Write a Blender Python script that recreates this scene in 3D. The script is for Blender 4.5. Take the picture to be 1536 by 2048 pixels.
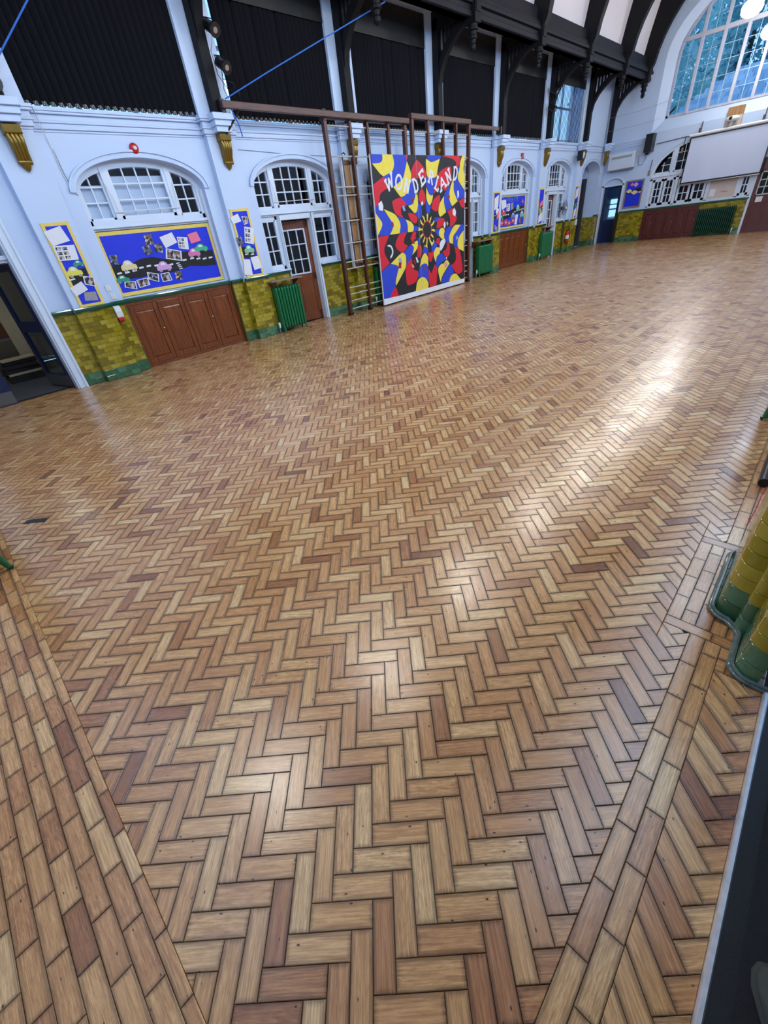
import bpy, bmesh, math, random
import numpy as np
from mathutils import Vector, Matrix

for o in list(bpy.data.objects):
    bpy.data.objects.remove(o)
SC = bpy.context.scene
COL = SC.collection
random.seed(7)

# ------------------------------------------------------------------ camera
CAM_H = 1.8
FOCAL_PX = 806.16
cam = bpy.data.cameras.new('camera')
cam_ob = bpy.data.objects.new('camera', cam)
COL.objects.link(cam_ob)
_yaw, _pitch, _roll = -0.829354605, -0.606433736, -0.133637971
_f = Vector((math.sin(_yaw)*math.cos(_pitch), math.cos(_yaw)*math.cos(_pitch), math.sin(_pitch)))
_r = Vector((math.cos(_yaw), -math.sin(_yaw), 0))
_u = _r.cross(_f)
_r2 = _r*math.cos(_roll) + _u*math.sin(_roll)
_u2 = -_r*math.sin(_roll) + _u*math.cos(_roll)
_m = Matrix((( _r2.x, _u2.x, -_f.x, 0), (_r2.y, _u2.y, -_f.y, 0), (_r2.z, _u2.z, -_f.z, CAM_H), (0, 0, 0, 1)))
cam_ob.matrix_world = _m
cam.sensor_fit = 'VERTICAL'
cam.sensor_height = 36.0
cam.sensor_width = 27.0
cam.lens = FOCAL_PX*36.0/2048.0
cam.clip_start = 0.02
cam.clip_end = 200
SC.camera = cam_ob

# ------------------------------------------------------------------ world, daylight, exposure
W = bpy.data.worlds.new('sky')
SC.world = W
W.use_nodes = True
_bg = W.node_tree.nodes['Background']
_bg.inputs['Color'].default_value = (0.34, 0.62, 1.0, 1)
_bg.inputs['Strength'].default_value = 1.7
SC.view_settings.view_transform = 'Standard'
SC.view_settings.look = 'None'
SC.view_settings.gamma = 1.0
SC.view_settings.use_curve_mapping = False
SC.view_settings.exposure = 0.0
LAMP_STRENGTH = 76.0

def area(name, loc, rot, sx, sy, power, col):
    l = bpy.data.lights.new(name, 'AREA')
    l.shape = 'RECTANGLE'; l.size = sx; l.size_y = sy; l.energy = power; l.color = col
    o = bpy.data.objects.new(name, l); COL.objects.link(o)
    o.location = loc; o.rotation_euler = rot
    return o
# daylight lamps: one inside the near wall's tall window, one along the right wall
area('daylight_near_window', (-4.77, -0.8, 6.0), (math.radians(-92), 0, 0), 5.0, 3.0, 600, (0.22, 0.60, 1.0))
area('daylight_fill_right', (0.30, 11.0, 5.0), (0, math.radians(70), 0), 2.0, 18.0, 1150, (0.52, 0.74, 1.0))  # added fill lamp for daylight; the right wall has no window openings

# ------------------------------------------------------------------ helpers
def lin(c):
    c = c/255.0
    return c/12.92 if c <= 0.04045 else ((c+0.055)/1.055)**2.4
def rgb(r, g, b):
    return (lin(r), lin(g), lin(b), 1.0)
MATS = {}
def pbr(name, col, rough=0.5, metal=0.0, var=0.08, scale=4.0, bump=0.0, bscale=60.0, coat=0.0, emis=None, estr=0.0, spec=0.5):
    m = bpy.data.materials.new(name); m.use_nodes = True
    nt = m.node_tree; N = nt.nodes; Lk = nt.links
    p = N['Principled BSDF']
    p.inputs['Roughness'].default_value = rough
    p.inputs['Metallic'].default_value = metal
    p.inputs['Specular IOR Level'].default_value = spec
    if coat: 
        p.inputs['Coat Weight'].default_value = coat
        p.inputs['Coat Roughness'].default_value = 0.08
    tc = N.new('ShaderNodeTexCoord')
    nz = N.new('ShaderNodeTexNoise'); nz.inputs['Scale'].default_value = scale; nz.inputs['Detail'].default_value = 5
    Lk.new(tc.outputs['Object'], nz.inputs['Vector'])
    mx = N.new('ShaderNodeMix'); mx.data_type = 'RGBA'
    a = [max(0, c*(1-var)) for c in col[:3]]+[1]; b = [min(1, c*(1+var)) for c in col[:3]]+[1]
    mx.inputs[6].default_value = a; mx.inputs[7].default_value = b
    Lk.new(nz.outputs['Fac'], mx.inputs[0]); Lk.new(mx.outputs[2], p.inputs['Base Color'])
    if bump:
        n2 = N.new('ShaderNodeTexNoise'); n2.inputs['Scale'].default_value = bscale; n2.inputs['Detail'].default_value = 4
        Lk.new(tc.outputs['Object'], n2.inputs['Vector'])
        bp = N.new('ShaderNodeBump'); bp.inputs['Strength'].default_value = bump; bp.inputs['Distance'].default_value = 0.01
        Lk.new(n2.outputs['Fac'], bp.inputs['Height']); Lk.new(bp.outputs['Normal'], p.inputs['Normal'])
    if emis:
        p.inputs['Emission Color'].default_value = emis; p.inputs['Emission Strength'].default_value = estr
    MATS[name] = m
    return m
def woodmat(name, c1, c2, rough=0.35, axis=2, scale=1.0, coat=0.0):
    m = bpy.data.materials.new(name); m.use_nodes = True
    nt = m.node_tree; N = nt.nodes; Lk = nt.links
    p = N['Principled BSDF']; p.inputs['Roughness'].default_value = rough
    if coat: p.inputs['Coat Weight'].default_value = coat; p.inputs['Coat Roughness'].default_value = 0.12
    tc = N.new('ShaderNodeTexCoord'); mp = N.new('ShaderNodeMapping')
    s = [14.0*scale]*3; s[axis] = 1.1*scale
    mp.inputs['Scale'].default_value = s
    Lk.new(tc.outputs['Object'], mp.inputs['Vector'])
    nz = N.new('ShaderNodeTexNoise'); nz.inputs['Scale'].default_value = 3.0; nz.inputs['Detail'].default_value = 6; nz.inputs['Distortion'].default_value = 0.6
    Lk.new(mp.outputs['Vector'], nz.inputs['Vector'])
    rp = N.new('ShaderNodeValToRGB')
    rp.color_ramp.elements[0].position = 0.3; rp.color_ramp.elements[0].color = c1
    rp.color_ramp.elements[1].position = 0.7; rp.color_ramp.elements[1].color = c2
    Lk.new(nz.outputs['Fac'], rp.inputs['Fac']); Lk.new(rp.outputs['Color'], p.inputs['Base Color'])
    bp = N.new('ShaderNodeBump'); bp.inputs['Strength'].default_value = 0.15; bp.inputs['Distance'].default_value = 0.004
    Lk.new(nz.outputs['Fac'], bp.inputs['Height']); Lk.new(bp.outputs['Normal'], p.inputs['Normal'])
    MATS[name] = m
    return m
def glassmat(name, tint=(0.9, 0.95, 1.0, 1)):
    m = bpy.data.materials.new(name); m.use_nodes = True
    nt = m.node_tree; N = nt.nodes; Lk = nt.links
    N.remove(N['Principled BSDF'])
    tr = N.new('ShaderNodeBsdfTransparent'); tr.inputs['Color'].default_value = tint
    gl = N.new('ShaderNodeBsdfGlossy'); gl.inputs['Roughness'].default_value = 0.03
    lw = N.new('ShaderNodeLayerWeight'); lw.inputs['Blend'].default_value = 0.5
    pw = N.new('ShaderNodeMath'); pw.operation = 'POWER'; pw.inputs[1].default_value = 5.0
    Lk.new(lw.outputs['Facing'], pw.inputs[0])
    fr = N.new('ShaderNodeMath'); fr.operation = 'MULTIPLY_ADD'; fr.inputs[1].default_value = 0.5; fr.inputs[2].default_value = 0.025
    Lk.new(pw.outputs[0], fr.inputs[0])
    nz = N.new('ShaderNodeTexNoise'); nz.inputs['Scale'].default_value = 6
    bp = N.new('ShaderNodeBump'); bp.inputs['Strength'].default_value = 0.03
    bp.inputs['Strength'].default_value = 0.004
    Lk.new(nz.outputs['Fac'], bp.inputs['Height']); Lk.new(bp.outputs['Normal'], gl.inputs['Normal'])
    mx = N.new('ShaderNodeMixShader')
    Lk.new(fr.outputs[0], mx.inputs[0]); Lk.new(tr.outputs[0], mx.inputs[1]); Lk.new(gl.outputs[0], mx.inputs[2])
    Lk.new(mx.outputs[0], N['Material Output'].inputs['Surface'])
    MATS[name] = m
    return m

M_white = pbr('white_paint', rgb(192, 211, 239), 0.45, var=0.03, scale=1.5, bump=0.04, bscale=25)
M_gloss = pbr('white_gloss_paint', rgb(212, 224, 240), 0.3, var=0.03, scale=3)
M_shade = pbr('cream_plaster', rgb(226, 221, 228), 0.7, var=0.05, scale=1.2, bump=0.05)
M_black = pbr('black_timber', rgb(12, 13, 18), 0.6, var=0.25, scale=6, bump=0.1, bscale=30, spec=0.25)
M_plate = pbr('dark_timber_plate', rgb(20, 20, 29), 0.6, var=0.25, scale=5, bump=0.15, bscale=20, spec=0.3)
M_blind = pbr('black_blind_fabric', rgb(9, 10, 18), 0.85, var=0.2, scale=8, bump=0.1, bscale=300, spec=0.2)
M_gold = pbr('bronze_gold_paint', rgb(126, 100, 34), 0.26, metal=0.5, var=0.25, scale=9)
M_olive = pbr('olive_glazed_tile', rgb(146, 132, 24), 0.14, var=0.3, scale=7, bump=0.1, bscale=18, coat=0.4)
M_olive2 = pbr('olive_glazed_tile_pale', rgb(166, 150, 46), 0.14, var=0.25, scale=7, bump=0.1, bscale=18, coat=0.4)
M_olive3 = pbr('olive_glazed_tile_deep', rgb(118, 104, 16), 0.14, var=0.3, scale=7, bump=0.1, bscale=18, coat=0.4)
M_greent = pbr('green_glazed_tile', rgb(52, 98, 66), 0.14, var=0.3, scale=8, bump=0.1, bscale=18, coat=0.4)
M_greent2 = pbr('green_glazed_tile_pale', rgb(72, 120, 86), 0.14, var=0.3, scale=8, bump=0.1, bscale=18, coat=0.4)
M_grout = pbr('tile_grout', rgb(82, 76, 30), 0.8, var=0.2)
M_rail = pbr('green_glazed_rail', rgb(30, 84, 56), 0.12, var=0.2, scale=6, coat=0.5)
M_rad = pbr('green_radiator_paint', rgb(8, 104, 58), 0.3, var=0.12, scale=6, coat=0.3)
M_store = pbr('store_room_paint', rgb(150, 144, 132), 0.8, var=0.1)
M_radd = pbr('dark_green_radiator_paint', rgb(10, 62, 44), 0.4, var=0.12, scale=6)
M_brown = woodmat('brown_varnished_wood', rgb(84, 34, 4), rgb(136, 70, 20), 0.3, coat=0.3)
M_maroon = woodmat('dark_red_varnished_wood', rgb(66, 22, 20), rgb(100, 40, 34), 0.35, coat=0.2)
M_frame = woodmat('climbing_frame_wood', rgb(50, 22, 10), rgb(92, 46, 24), 0.4)
M_frameh = woodmat('climbing_rail_wood', rgb(54, 26, 14), rgb(92, 48, 28), 0.4, axis=1)
M_plank = woodmat('pale_pine', rgb(136, 96, 56), rgb(180, 138, 88), 0.45)
M_shelf = woodmat('shelf_board', rgb(120, 96, 80), rgb(160, 136, 116), 0.5, axis=1)
M_metal = pbr('brushed_steel', rgb(186, 190, 196), 0.28, metal=0.9, var=0.1, scale=30)
M_rung = pbr('pale_rung', rgb(176, 176, 172), 0.35, metal=0.2, var=0.1, scale=12)
M_blue = pbr('blue_backing_paper', rgb(14, 44, 214), 0.6, var=0.08, scale=3)
M_yellow = pbr('yellow_border_paper', rgb(232, 206, 96), 0.6, var=0.08, scale=10)
M_paper = pbr('white_paper', rgb(226, 228, 234), 0.6, var=0.04, scale=20)
M_grey = pbr('grey_print', rgb(150, 150, 156), 0.6, var=0.45, scale=40)
M_pink = pbr('pink_paper', rgb(240, 120, 150), 0.6, var=0.08, scale=20)
M_road = pbr('black_paper', rgb(20, 20, 24), 0.7, var=0.2, scale=10)
M_glass = glassmat('window_glass')
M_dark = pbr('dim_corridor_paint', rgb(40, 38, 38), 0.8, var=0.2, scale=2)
M_navy = pbr('navy_door_paint', rgb(20, 34, 74), 0.35, var=0.15, scale=4)
M_screen = pbr('screen_fabric', rgb(198, 208, 232), 0.7, var=0.03, scale=2, bump=0.02, bscale=4)
M_blackm = pbr('black_plastic', rgb(18, 18, 20), 0.4, var=0.2, scale=20)
M_red = pbr('red_enamel', rgb(190, 30, 34), 0.35, var=0.1, scale=9)
M_pvc = pbr('white_plastic', rgb(222, 224, 226), 0.4, var=0.03)
M_rope = pbr('blue_rope_fibre', rgb(40, 100, 190), 0.7, var=0.3, scale=60)
M_cable = pbr('grey_cable', rgb(120, 124, 136), 0.6, var=0.1)

def photo_mat(name, seed, tint):
    m = bpy.data.materials.new(name); m.use_nodes = True
    nt = m.node_tree; N = nt.nodes; Lk = nt.links; p = N['Principled BSDF']; p.inputs['Roughness'].default_value = 0.35
    tc = N.new('ShaderNodeTexCoord'); mp = N.new('ShaderNodeMapping'); mp.inputs['Location'].default_value = (seed*3.1, seed*1.7, seed)
    Lk.new(tc.outputs['Object'], mp.inputs['Vector'])
    vo = N.new('ShaderNodeTexVoronoi'); vo.inputs['Scale'].default_value = 22
    Lk.new(mp.outputs['Vector'], vo.inputs['Vector'])
    rp = N.new('ShaderNodeValToRGB'); e = rp.color_ramp.elements
    rp.color_ramp.interpolation = 'CONSTANT'
    e[0].color = rgb(40, 36, 44); e[1].position = 0.35; e[1].color = tint
    x = e.new(0.6); x.color = rgb(190, 184, 184)
    x = e.new(0.8); x.color = rgb(96, 84, 80)
    sep = N.new('ShaderNodeSeparateColor'); Lk.new(vo.outputs['Color'], sep.inputs[0])
    Lk.new(sep.outputs[0], rp.inputs['Fac']); Lk.new(rp.outputs['Color'], p.inputs['Base Color'])
    return m
PHOTO = [photo_mat('photo_print_%s' % n, i, t) for i, (n, t) in enumerate((('warm', rgb(150, 110, 90)), ('cool', rgb(90, 110, 140)), ('mixed', rgb(130, 128, 110))))]

class MB:
    def __init__(s):
        s.v = []; s.f = []; s.m = []
    def add(s, vs, fs, mi=0):
        b = len(s.v); s.v += [tuple(v) for v in vs]
        s.f += [tuple(b+i for i in f) for f in fs]; s.m += [mi]*len(fs)
        return s
    def box(s, x0, x1, y0, y1, z0, z1, mi=0):
        return s.add([(x0,y0,z0),(x1,y0,z0),(x1,y1,z0),(x0,y1,z0),(x0,y0,z1),(x1,y0,z1),(x1,y1,z1),(x0,y1,z1)],
              [(0,3,2,1),(4,5,6,7),(0,1,5,4),(1,2,6,5),(2,3,7,6),(3,0,4,7)], mi)
    def prism(s, pts, axis, a, b, mi=0):
        def P(p, t):
            return (t, p[0], p[1]) if axis == 'x' else (p[0], t, p[1]) if axis == 'y' else (p[0], p[1], t)
        n = len(pts)
        vs = [P(p, a) for p in pts]+[P(p, b) for p in pts]
        fs = [tuple(range(n)), tuple(range(2*n-1, n-1, -1))]+[(i, (i+1) % n, n+(i+1) % n, n+i) for i in range(n)]
        return s.add(vs, fs, mi)
    def tube(s, path, r, n=8, mi=0, closed=False):
        P = [Vector(p) for p in path]; k = len(P); base = len(s.v); rings = []
        for i, p in enumerate(P):
            t = (P[(i+1) % k]-P[i-1]) if closed else (P[min(i+1, k-1)]-P[max(i-1, 0)])
            t.normalize()
            up = Vector((0, 0, 1)) if abs(t.z) < 0.9 else Vector((1, 0, 0))
            a = t.cross(up).normalized(); b = t.cross(a)
            rr = r[i] if isinstance(r, (list, tuple)) else r
            rings.append([tuple(p+(a*math.cos(2*math.pi*j/n)+b*math.sin(2*math.pi*j/n))*rr) for j in range(n)])
        vs = [q for ring in rings for q in ring]
        fs = [(i*n+j, i*n+(j+1) % n, ((i+1) % k)*n+(j+1) % n, ((i+1) % k)*n+j) for i in range(k if closed else k-1) for j in range(n)]
        if not closed:
            fs += [tuple(range(n)), tuple(range(k*n-1, (k-1)*n-1, -1))]
        return s.add(vs, fs, mi)
    def lathe(s, prof, c, axis='z', n=16, mi=0, sx=1, sy=1):
        vs = []
        for r, h in prof:
            for j in range(n):
                a = 2*math.pi*j/n; u, w = r*math.cos(a)*sx, r*math.sin(a)*sy
                vs.append((c[0]+u, c[1]+w, c[2]+h) if axis == 'z' else (c[0]+h, c[1]+u, c[2]+w) if axis == 'x' else (c[0]+u, c[1]+h, c[2]+w))
        k = len(prof)
        fs = [(i*n+j, i*n+(j+1) % n, (i+1)*n+(j+1) % n, (i+1)*n+j) for i in range(k-1) for j in range(n)]
        fs += [tuple(range(n)), tuple(range(k*n-1, (k-1)*n-1, -1))]
        return s.add(vs, fs, mi)
ORG = {}
def tag(o, label=None, cat=None, group=None, kind=None):
    if label: o['label'] = label
    if cat: o['category'] = cat
    if group: o['group'] = group
    if kind: o['kind'] = kind
    return o
def thing(name, loc, label, cat, group=None, kind=None):
    o = bpy.data.objects.new(name, None); COL.objects.link(o); o.empty_display_size = 0.1
    o.location = loc; ORG[o.name] = Vector(loc)
    return tag(o, label, cat, group, kind)
def build(mb, name, mat, parent=None, smooth=None, bevel=0.0, label=None, cat=None, group=None, kind=None, recalc=True):
    vs = np.array(mb.v, dtype=float)
    lo, hi = vs.min(0), vs.max(0); c = (lo+hi)/2
    if parent is None: c[2] = lo[2]
    me = bpy.data.meshes.new(name)
    me.from_pydata((vs-c).tolist(), [], mb.f)
    for m in (mat if isinstance(mat, (list, tuple)) else [mat]): me.materials.append(m)
    if any(mb.m): me.polygons.foreach_set('material_index', mb.m)
    if recalc:
        bm = bmesh.new(); bm.from_mesh(me); bmesh.ops.recalc_face_normals(bm, faces=bm.faces); bm.to_mesh(me); bm.free()
    if smooth is not None:
        me.polygons.foreach_set('use_smooth', [True]*len(me.polygons)); me.set_sharp_from_angle(angle=math.radians(smooth))
    o = bpy.data.objects.new(name, me); COL.objects.link(o)
    ORG[o.name] = Vector(c)
    if parent is not None:
        o.parent = parent; o.location = Vector(c)-ORG[parent.name]
    else:
        o.location = c
    if bevel:
        b = o.modifiers.new('edge', 'BEVEL'); b.width = bevel; b.segments = 2; b.limit_method = 'ANGLE'
    return tag(o, label, cat, group, kind)
def inst(src, name, loc, parent=None):
    """a copy of one mesh object that shares its mesh; loc is the world place of its origin"""
    o = src.copy(); COL.objects.link(o); o.name = name
    for k in list(o.keys()):
        if k in ('label', 'category', 'group', 'kind'): del o[k]
    o.parent = parent
    ORG[o.name] = Vector(loc)
    o.location = Vector(loc)-(ORG[parent.name] if parent is not None else Vector((0, 0, 0)))
    return o
def clip(poly, a, b, c):
    """keep the side a*x+b*y<=c"""
    out = []
    for i, p in enumerate(poly):
        q = poly[(i+1) % len(poly)]
        dp = a*p[0]+b*p[1]-c; dq = a*q[0]+b*q[1]-c
        if dp <= 0: out.append(p)
        if (dp < 0 and dq > 0) or (dp > 0 and dq < 0):
            t = dp/(dp-dq); out.append((p[0]+(q[0]-p[0])*t, p[1]+(q[1]-p[1])*t))
    return out
def clip_convex(poly, conv):
    for i, p in enumerate(conv):          # conv counter-clockwise
        q = conv[(i+1) % len(conv)]
        a, b = q[1]-p[1], -(q[0]-p[0])
        poly = clip(poly, a, b, a*p[0]+b*p[1])
        if len(poly) < 3: return []
    return poly
def parea(p):
    return 0.5*sum(p[i][0]*p[(i+1) % len(p)][1]-p[(i+1) % len(p)][0]*p[i][1] for i in range(len(p)))
def arch(c, a, b, zs, n=24):
    """half ellipse from the right spring to the left one"""
    return [(c+a*math.cos(math.pi*i/n), zs+b*math.sin(math.pi*i/n)) for i in range(n+1)]
ORDN = ['nearest', 'second', 'third', 'fourth', 'fifth', 'sixth', 'seventh', 'eighth']

# ------------------------------------------------------------------ main measures of the hall
XW = -9.48      # face of the left wall
XP = -9.34      # face of its pilasters
XG = -9.72      # plane of its windows
YE = 26.0       # face of the far wall
YN = -0.92      # face of the near wall
XR = 0.36       # face of the right wall
P0, PS = 2.22, 3.42
PIL = [P0+PS*i for i in range(7)]
BAY = [P0+PS*(i+0.5) for i in range(7)]     # BAY[0] lies between PIL[0] and PIL[1]
HW = 1.14       # half width of a bay's arch
ZS, RISE = 2.86, 0.45

# ------------------------------------------------------------------ parquet floor
def parquet_mat():
    m = bpy.data.materials.new('parquet_pine'); m.use_nodes = True
    nt = m.node_tree; N = nt.nodes; Lk = nt.links; p = N['Principled BSDF']
    uv = N.new('ShaderNodeUVMap'); uv.uv_map = 'UVMap'
    at = N.new('ShaderNodeAttribute'); at.attribute_name = 'blk'
    sep = N.new('ShaderNodeSeparateColor'); Lk.new(at.outputs['Color'], sep.inputs[0])
    su = N.new('ShaderNodeSeparateXYZ'); Lk.new(uv.outputs['UV'], su.inputs[0])
    def math_(op, a, b=None, c=None):
        n = N.new('ShaderNodeMath'); n.operation = op
        for i, x in enumerate((a, b, c)):
            if x is None: continue
            if isinstance(x, (int, float)): n.inputs[i].default_value = x
            else: Lk.new(x, n.inputs[i])
        return n.outputs[0]
    # grain runs along the block (u), is fine across it (v); every block has its own offset
    cx = N.new('ShaderNodeCombineXYZ')
    Lk.new(math_('MULTIPLY', su.outputs[0], 0.8), cx.inputs[0])
    Lk.new(math_('MULTIPLY', su.outputs[1], math_('ADD', math_('MULTIPLY', sep.outputs[2], 4.0), 3.0)), cx.inputs[1])
    Lk.new(math_('MULTIPLY', sep.outputs[1], 57.0), cx.inputs[2])
    nz = N.new('ShaderNodeTexNoise'); nz.inputs['Scale'].default_value = 2.4; nz.inputs['Detail'].default_value = 6; nz.inputs['Roughness'].default_value = 0.65; nz.inputs['Distortion'].default_value = 0.5
    Lk.new(cx.outputs[0], nz.inputs['Vector'])
    cy = N.new('ShaderNodeCombineXYZ')
    Lk.new(math_('MULTIPLY', su.outputs[0], 0.35), cy.inputs[0]); Lk.new(math_('MULTIPLY', su.outputs[1], math_('ADD', math_('MULTIPLY', sep.outputs[2], 7.0), 6.0)), cy.inputs[1]); Lk.new(math_('MULTIPLY', sep.outputs[0], 91.0), cy.inputs[2])
    n2 = N.new('ShaderNodeTexNoise'); n2.inputs['Scale'].default_value = 1.6; n2.inputs['Detail'].default_value = 4
    Lk.new(cy.outputs[0], n2.inputs['Vector'])
    tone = N.new('ShaderNodeValToRGB'); e = tone.color_ramp.elements
    e[0].position = 0.0; e[0].color = rgb(150, 98, 60)
    e[1].position = 1.0; e[1].color = rgb(242, 206, 150)
    for pos, c in ((0.04, rgb(184, 128, 82)), (0.18, rgb(210, 156, 102)), (0.55, rgb(222, 172, 114)), (0.86, rgb(232, 186, 128))):
        x = e.new(pos); x.color = c
    Lk.new(sep.outputs[0], tone.inputs['Fac'])
    g1 = N.new('ShaderNodeMix'); g1.data_type = 'RGBA'; g1.blend_type = 'MULTIPLY'
    gr = N.new('ShaderNodeValToRGB'); gr.color_ramp.elements[0].position = 0.34; gr.color_ramp.elements[0].color = (0.52, 0.38, 0.28, 1); gr.color_ramp.elements[1].position = 0.6; gr.color_ramp.elements[1].color = (1.06, 1.04, 1.0, 1)
    Lk.new(nz.outputs['Fac'], gr.inputs['Fac'])
    Lk.new(math_('ADD', math_('MULTIPLY', sep.outputs[1], 0.5), 0.25), g1.inputs[0]); Lk.new(tone.outputs['Color'], g1.inputs[6]); Lk.new(gr.outputs['Color'], g1.inputs[7])
    g2 = N.new('ShaderNodeMix'); g2.data_type = 'RGBA'; g2.blend_type = 'MULTIPLY'; g2.inputs[0].default_value = 0.6
    r2 = N.new('ShaderNodeValToRGB'); r2.color_ramp.elements[0].position = 0.38; r2.color_ramp.elements[0].color = (0.50, 0.38, 0.28, 1); r2.color_ramp.elements[1].position = 0.62; r2.color_ramp.elements[1].color = (1, 1, 1, 1)
    Lk.new(n2.outputs['Fac'], r2.inputs['Fac']); Lk.new(g1.outputs[2], g2.inputs[6]); Lk.new(r2.outputs['Color'], g2.inputs[7])
    # old dirt and varnish along the joints of every block
    du = math_('MULTIPLY', math_('MINIMUM', su.outputs[0], math_('SUBTRACT', 3.0, su.outputs[0])), 1.0)
    dv = math_('MINIMUM', su.outputs[1], math_('SUBTRACT', 1.0, su.outputs[1]))
    d = math_('ADD', math_('MINIMUM', du, dv), math_('MULTIPLY', math_('SUBTRACT', n2.outputs['Fac'], 0.5), 0.10))
    dr = N.new('ShaderNodeMapRange'); dr.inputs['From Min'].default_value = -0.03; dr.interpolation_type = 'SMOOTHSTEP'; dr.inputs['From Max'].default_value = 0.27; dr.inputs['To Min'].default_value = 0.36; dr.inputs['To Max'].default_value = 1.0
    Lk.new(d, dr.inputs['Value'])
    g3 = N.new('ShaderNodeMix'); g3.data_type = 'RGBA'
    g3.inputs[6].default_value = rgb(52, 28, 14)
    Lk.new(dr.outputs[0], g3.inputs[0]); Lk.new(g2.outputs[2], g3.inputs[7])
    # a few knots
    cz = N.new('ShaderNodeCombineXYZ'); Lk.new(math_('MULTIPLY', su.outputs[0], 1.0), cz.inputs[0]); Lk.new(math_('MULTIPLY', su.outputs[1], 2.0), cz.inputs[1]); Lk.new(math_('MULTIPLY', sep.outputs[1], 133.0), cz.inputs[2])
    vo = N.new('ShaderNodeTexVoronoi'); vo.inputs['Scale'].default_value = 0.9; Lk.new(cz.outputs[0], vo.inputs['Vector'])
    kr = N.new('ShaderNodeMapRange'); kr.inputs['From Min'].default_value = 0.05; kr.inputs['From Max'].default_value = 0.09
    Lk.new(vo.outputs['Distance'], kr.inputs['Value'])
    g4 = N.new('ShaderNodeMix'); g4.data_type = 'RGBA'; g4.inputs[6].default_value = rgb(58, 30, 16)
    Lk.new(kr.outputs[0], g4.inputs[0]); Lk.new(g3.outputs[2], g4.inputs[7])
    Lk.new(g4.outputs[2], p.inputs['Base Color'])
    tc = N.new('ShaderNodeTexCoord')
    n3 = N.new('ShaderNodeTexNoise'); n3.inputs['Scale'].default_value = 2.0; n3.inputs['Detail'].default_value = 3
    ge = N.new('ShaderNodeNewGeometry'); Lk.new(ge.outputs['Position'], n3.inputs['Vector'])
    rr = N.new('ShaderNodeMapRange'); rr.inputs['From Min'].default_value = 0.3; rr.inputs['From Max'].default_value = 0.7; rr.inputs['To Min'].default_value = 0.20; rr.inputs['To Max'].default_value = 0.33
    Lk.new(n3.outputs['Fac'], rr.inputs['Value']); Lk.new(rr.outputs[0], p.inputs['Roughness'])
    p.inputs['Specular IOR Level'].default_value = 0.7
    p.inputs['Coat Weight'].default_value = 0.3; p.inputs['Coat Roughness'].default_value = 0.22
    bp = N.new('ShaderNodeBump'); bp.inputs['Strength'].default_value = 0.25; bp.inputs['Distance'].default_value = 0.0012
    Lk.new(n2.outputs['Fac'], bp.inputs['Height']); Lk.new(bp.outputs['Normal'], p.inputs['Normal'])
    return m
M_parq = parquet_mat()
M_bitumen = pbr('floor_joint_bitumen', rgb(34, 22, 14), 0.8, var=0.2)
BW = 0.0685; BL = 3*BW
E1 = np.array((1.0, 1.0))/2**0.5; E2 = np.array((1.0, -1.0))/2**0.5
U0, V0 = -0.0189, -0.3659      # a corner of one block (along E1 and E2), measured at the feet of the camera
GAP = 0.0008; CH = 0.0020; TH = 0.012
class Blocks:
    """flat wooden blocks: polygon in the floor plane with its local frame"""
    def __init__(s): s.items = []
    def add(s, poly, origin, du, dv, L=BL, Wd=BW):
        s.items.append((poly, origin, du, dv, L, Wd))
def inset(poly, d):
    n = len(poly); out = []
    for i in range(n):
        p0, p1, p2 = poly[i-1], poly[i], poly[(i+1) % n]
        a = np.subtract(p1, p0); b = np.subtract(p2, p1)
        la, lb = np.hypot(*a), np.hypot(*b)
        if la < 1e-6 or lb < 1e-6: return None
        na = np.array((-a[1], a[0]))/la; nb = np.array((-b[1], b[0]))/lb
        k = 1+na.dot(nb)
        if k < 0.1: return None
        out.append(tuple(np.array(p1)+(na+nb)*d/k))
    return out
def blocks_mesh(name, items, center):
    V = []; F = []; UV = []; C = []
    for poly, org, du, dv, L, Wd in items:
        top = inset(poly, GAP+CH); edge = inset(poly, GAP)
        if not top or parea(top) <= 0: continue
        n = len(poly); b = len(V)
        dz = random.uniform(-0.0006, 0.0004); tx = random.uniform(-0.004, 0.004); ty = random.uniform(-0.004, 0.004)
        cxy = np.mean(np.array(poly), 0)
        def Z(p, z): return z+dz+(p[0]-cxy[0])*tx+(p[1]-cxy[1])*ty
        V += [(q[0]-center[0], q[1]-center[1], Z(q, 0.0)) for q in top]
        V += [(q[0]-center[0], q[1]-center[1], Z(q, -CH*0.8)) for q in edge]
        V += [(q[0]-center[0], q[1]-center[1], -TH) for q in edge]
        col = (random.random(), random.random(), random.random(), 1.0)
        for q in list(top)+list(edge)+list(edge):
            d = np.subtract(q, org)
            UV.append((3.0*d.dot(du)/L, d.dot(dv)/Wd)); C.append(col)
        F.append(tuple(range(b, b+n)))
        for i in range(n):
            j = (i+1) % n
            F.append((b+i, b+n+i, b+n+j, b+j)); F.append((b+n+i, b+2*n+i, b+2*n+j, b+n+j))
    me = bpy.data.meshes.new(name); me.from_pydata(V, [], F); me.materials.append(M_parq)
    li = np.zeros(len(me.loops), dtype=np.int32); me.loops.foreach_get('vertex_index', li)
    ul = me.uv_layers.new(name='UVMap'); ul.data.foreach_set('uv', np.array(UV, dtype=np.float32)[li].ravel())
    ca = me.attributes.new('blk', 'FLOAT_COLOR', 'POINT'); ca.data.foreach_set('color', np.array(C, dtype=np.float32).ravel())
    return me
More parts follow.
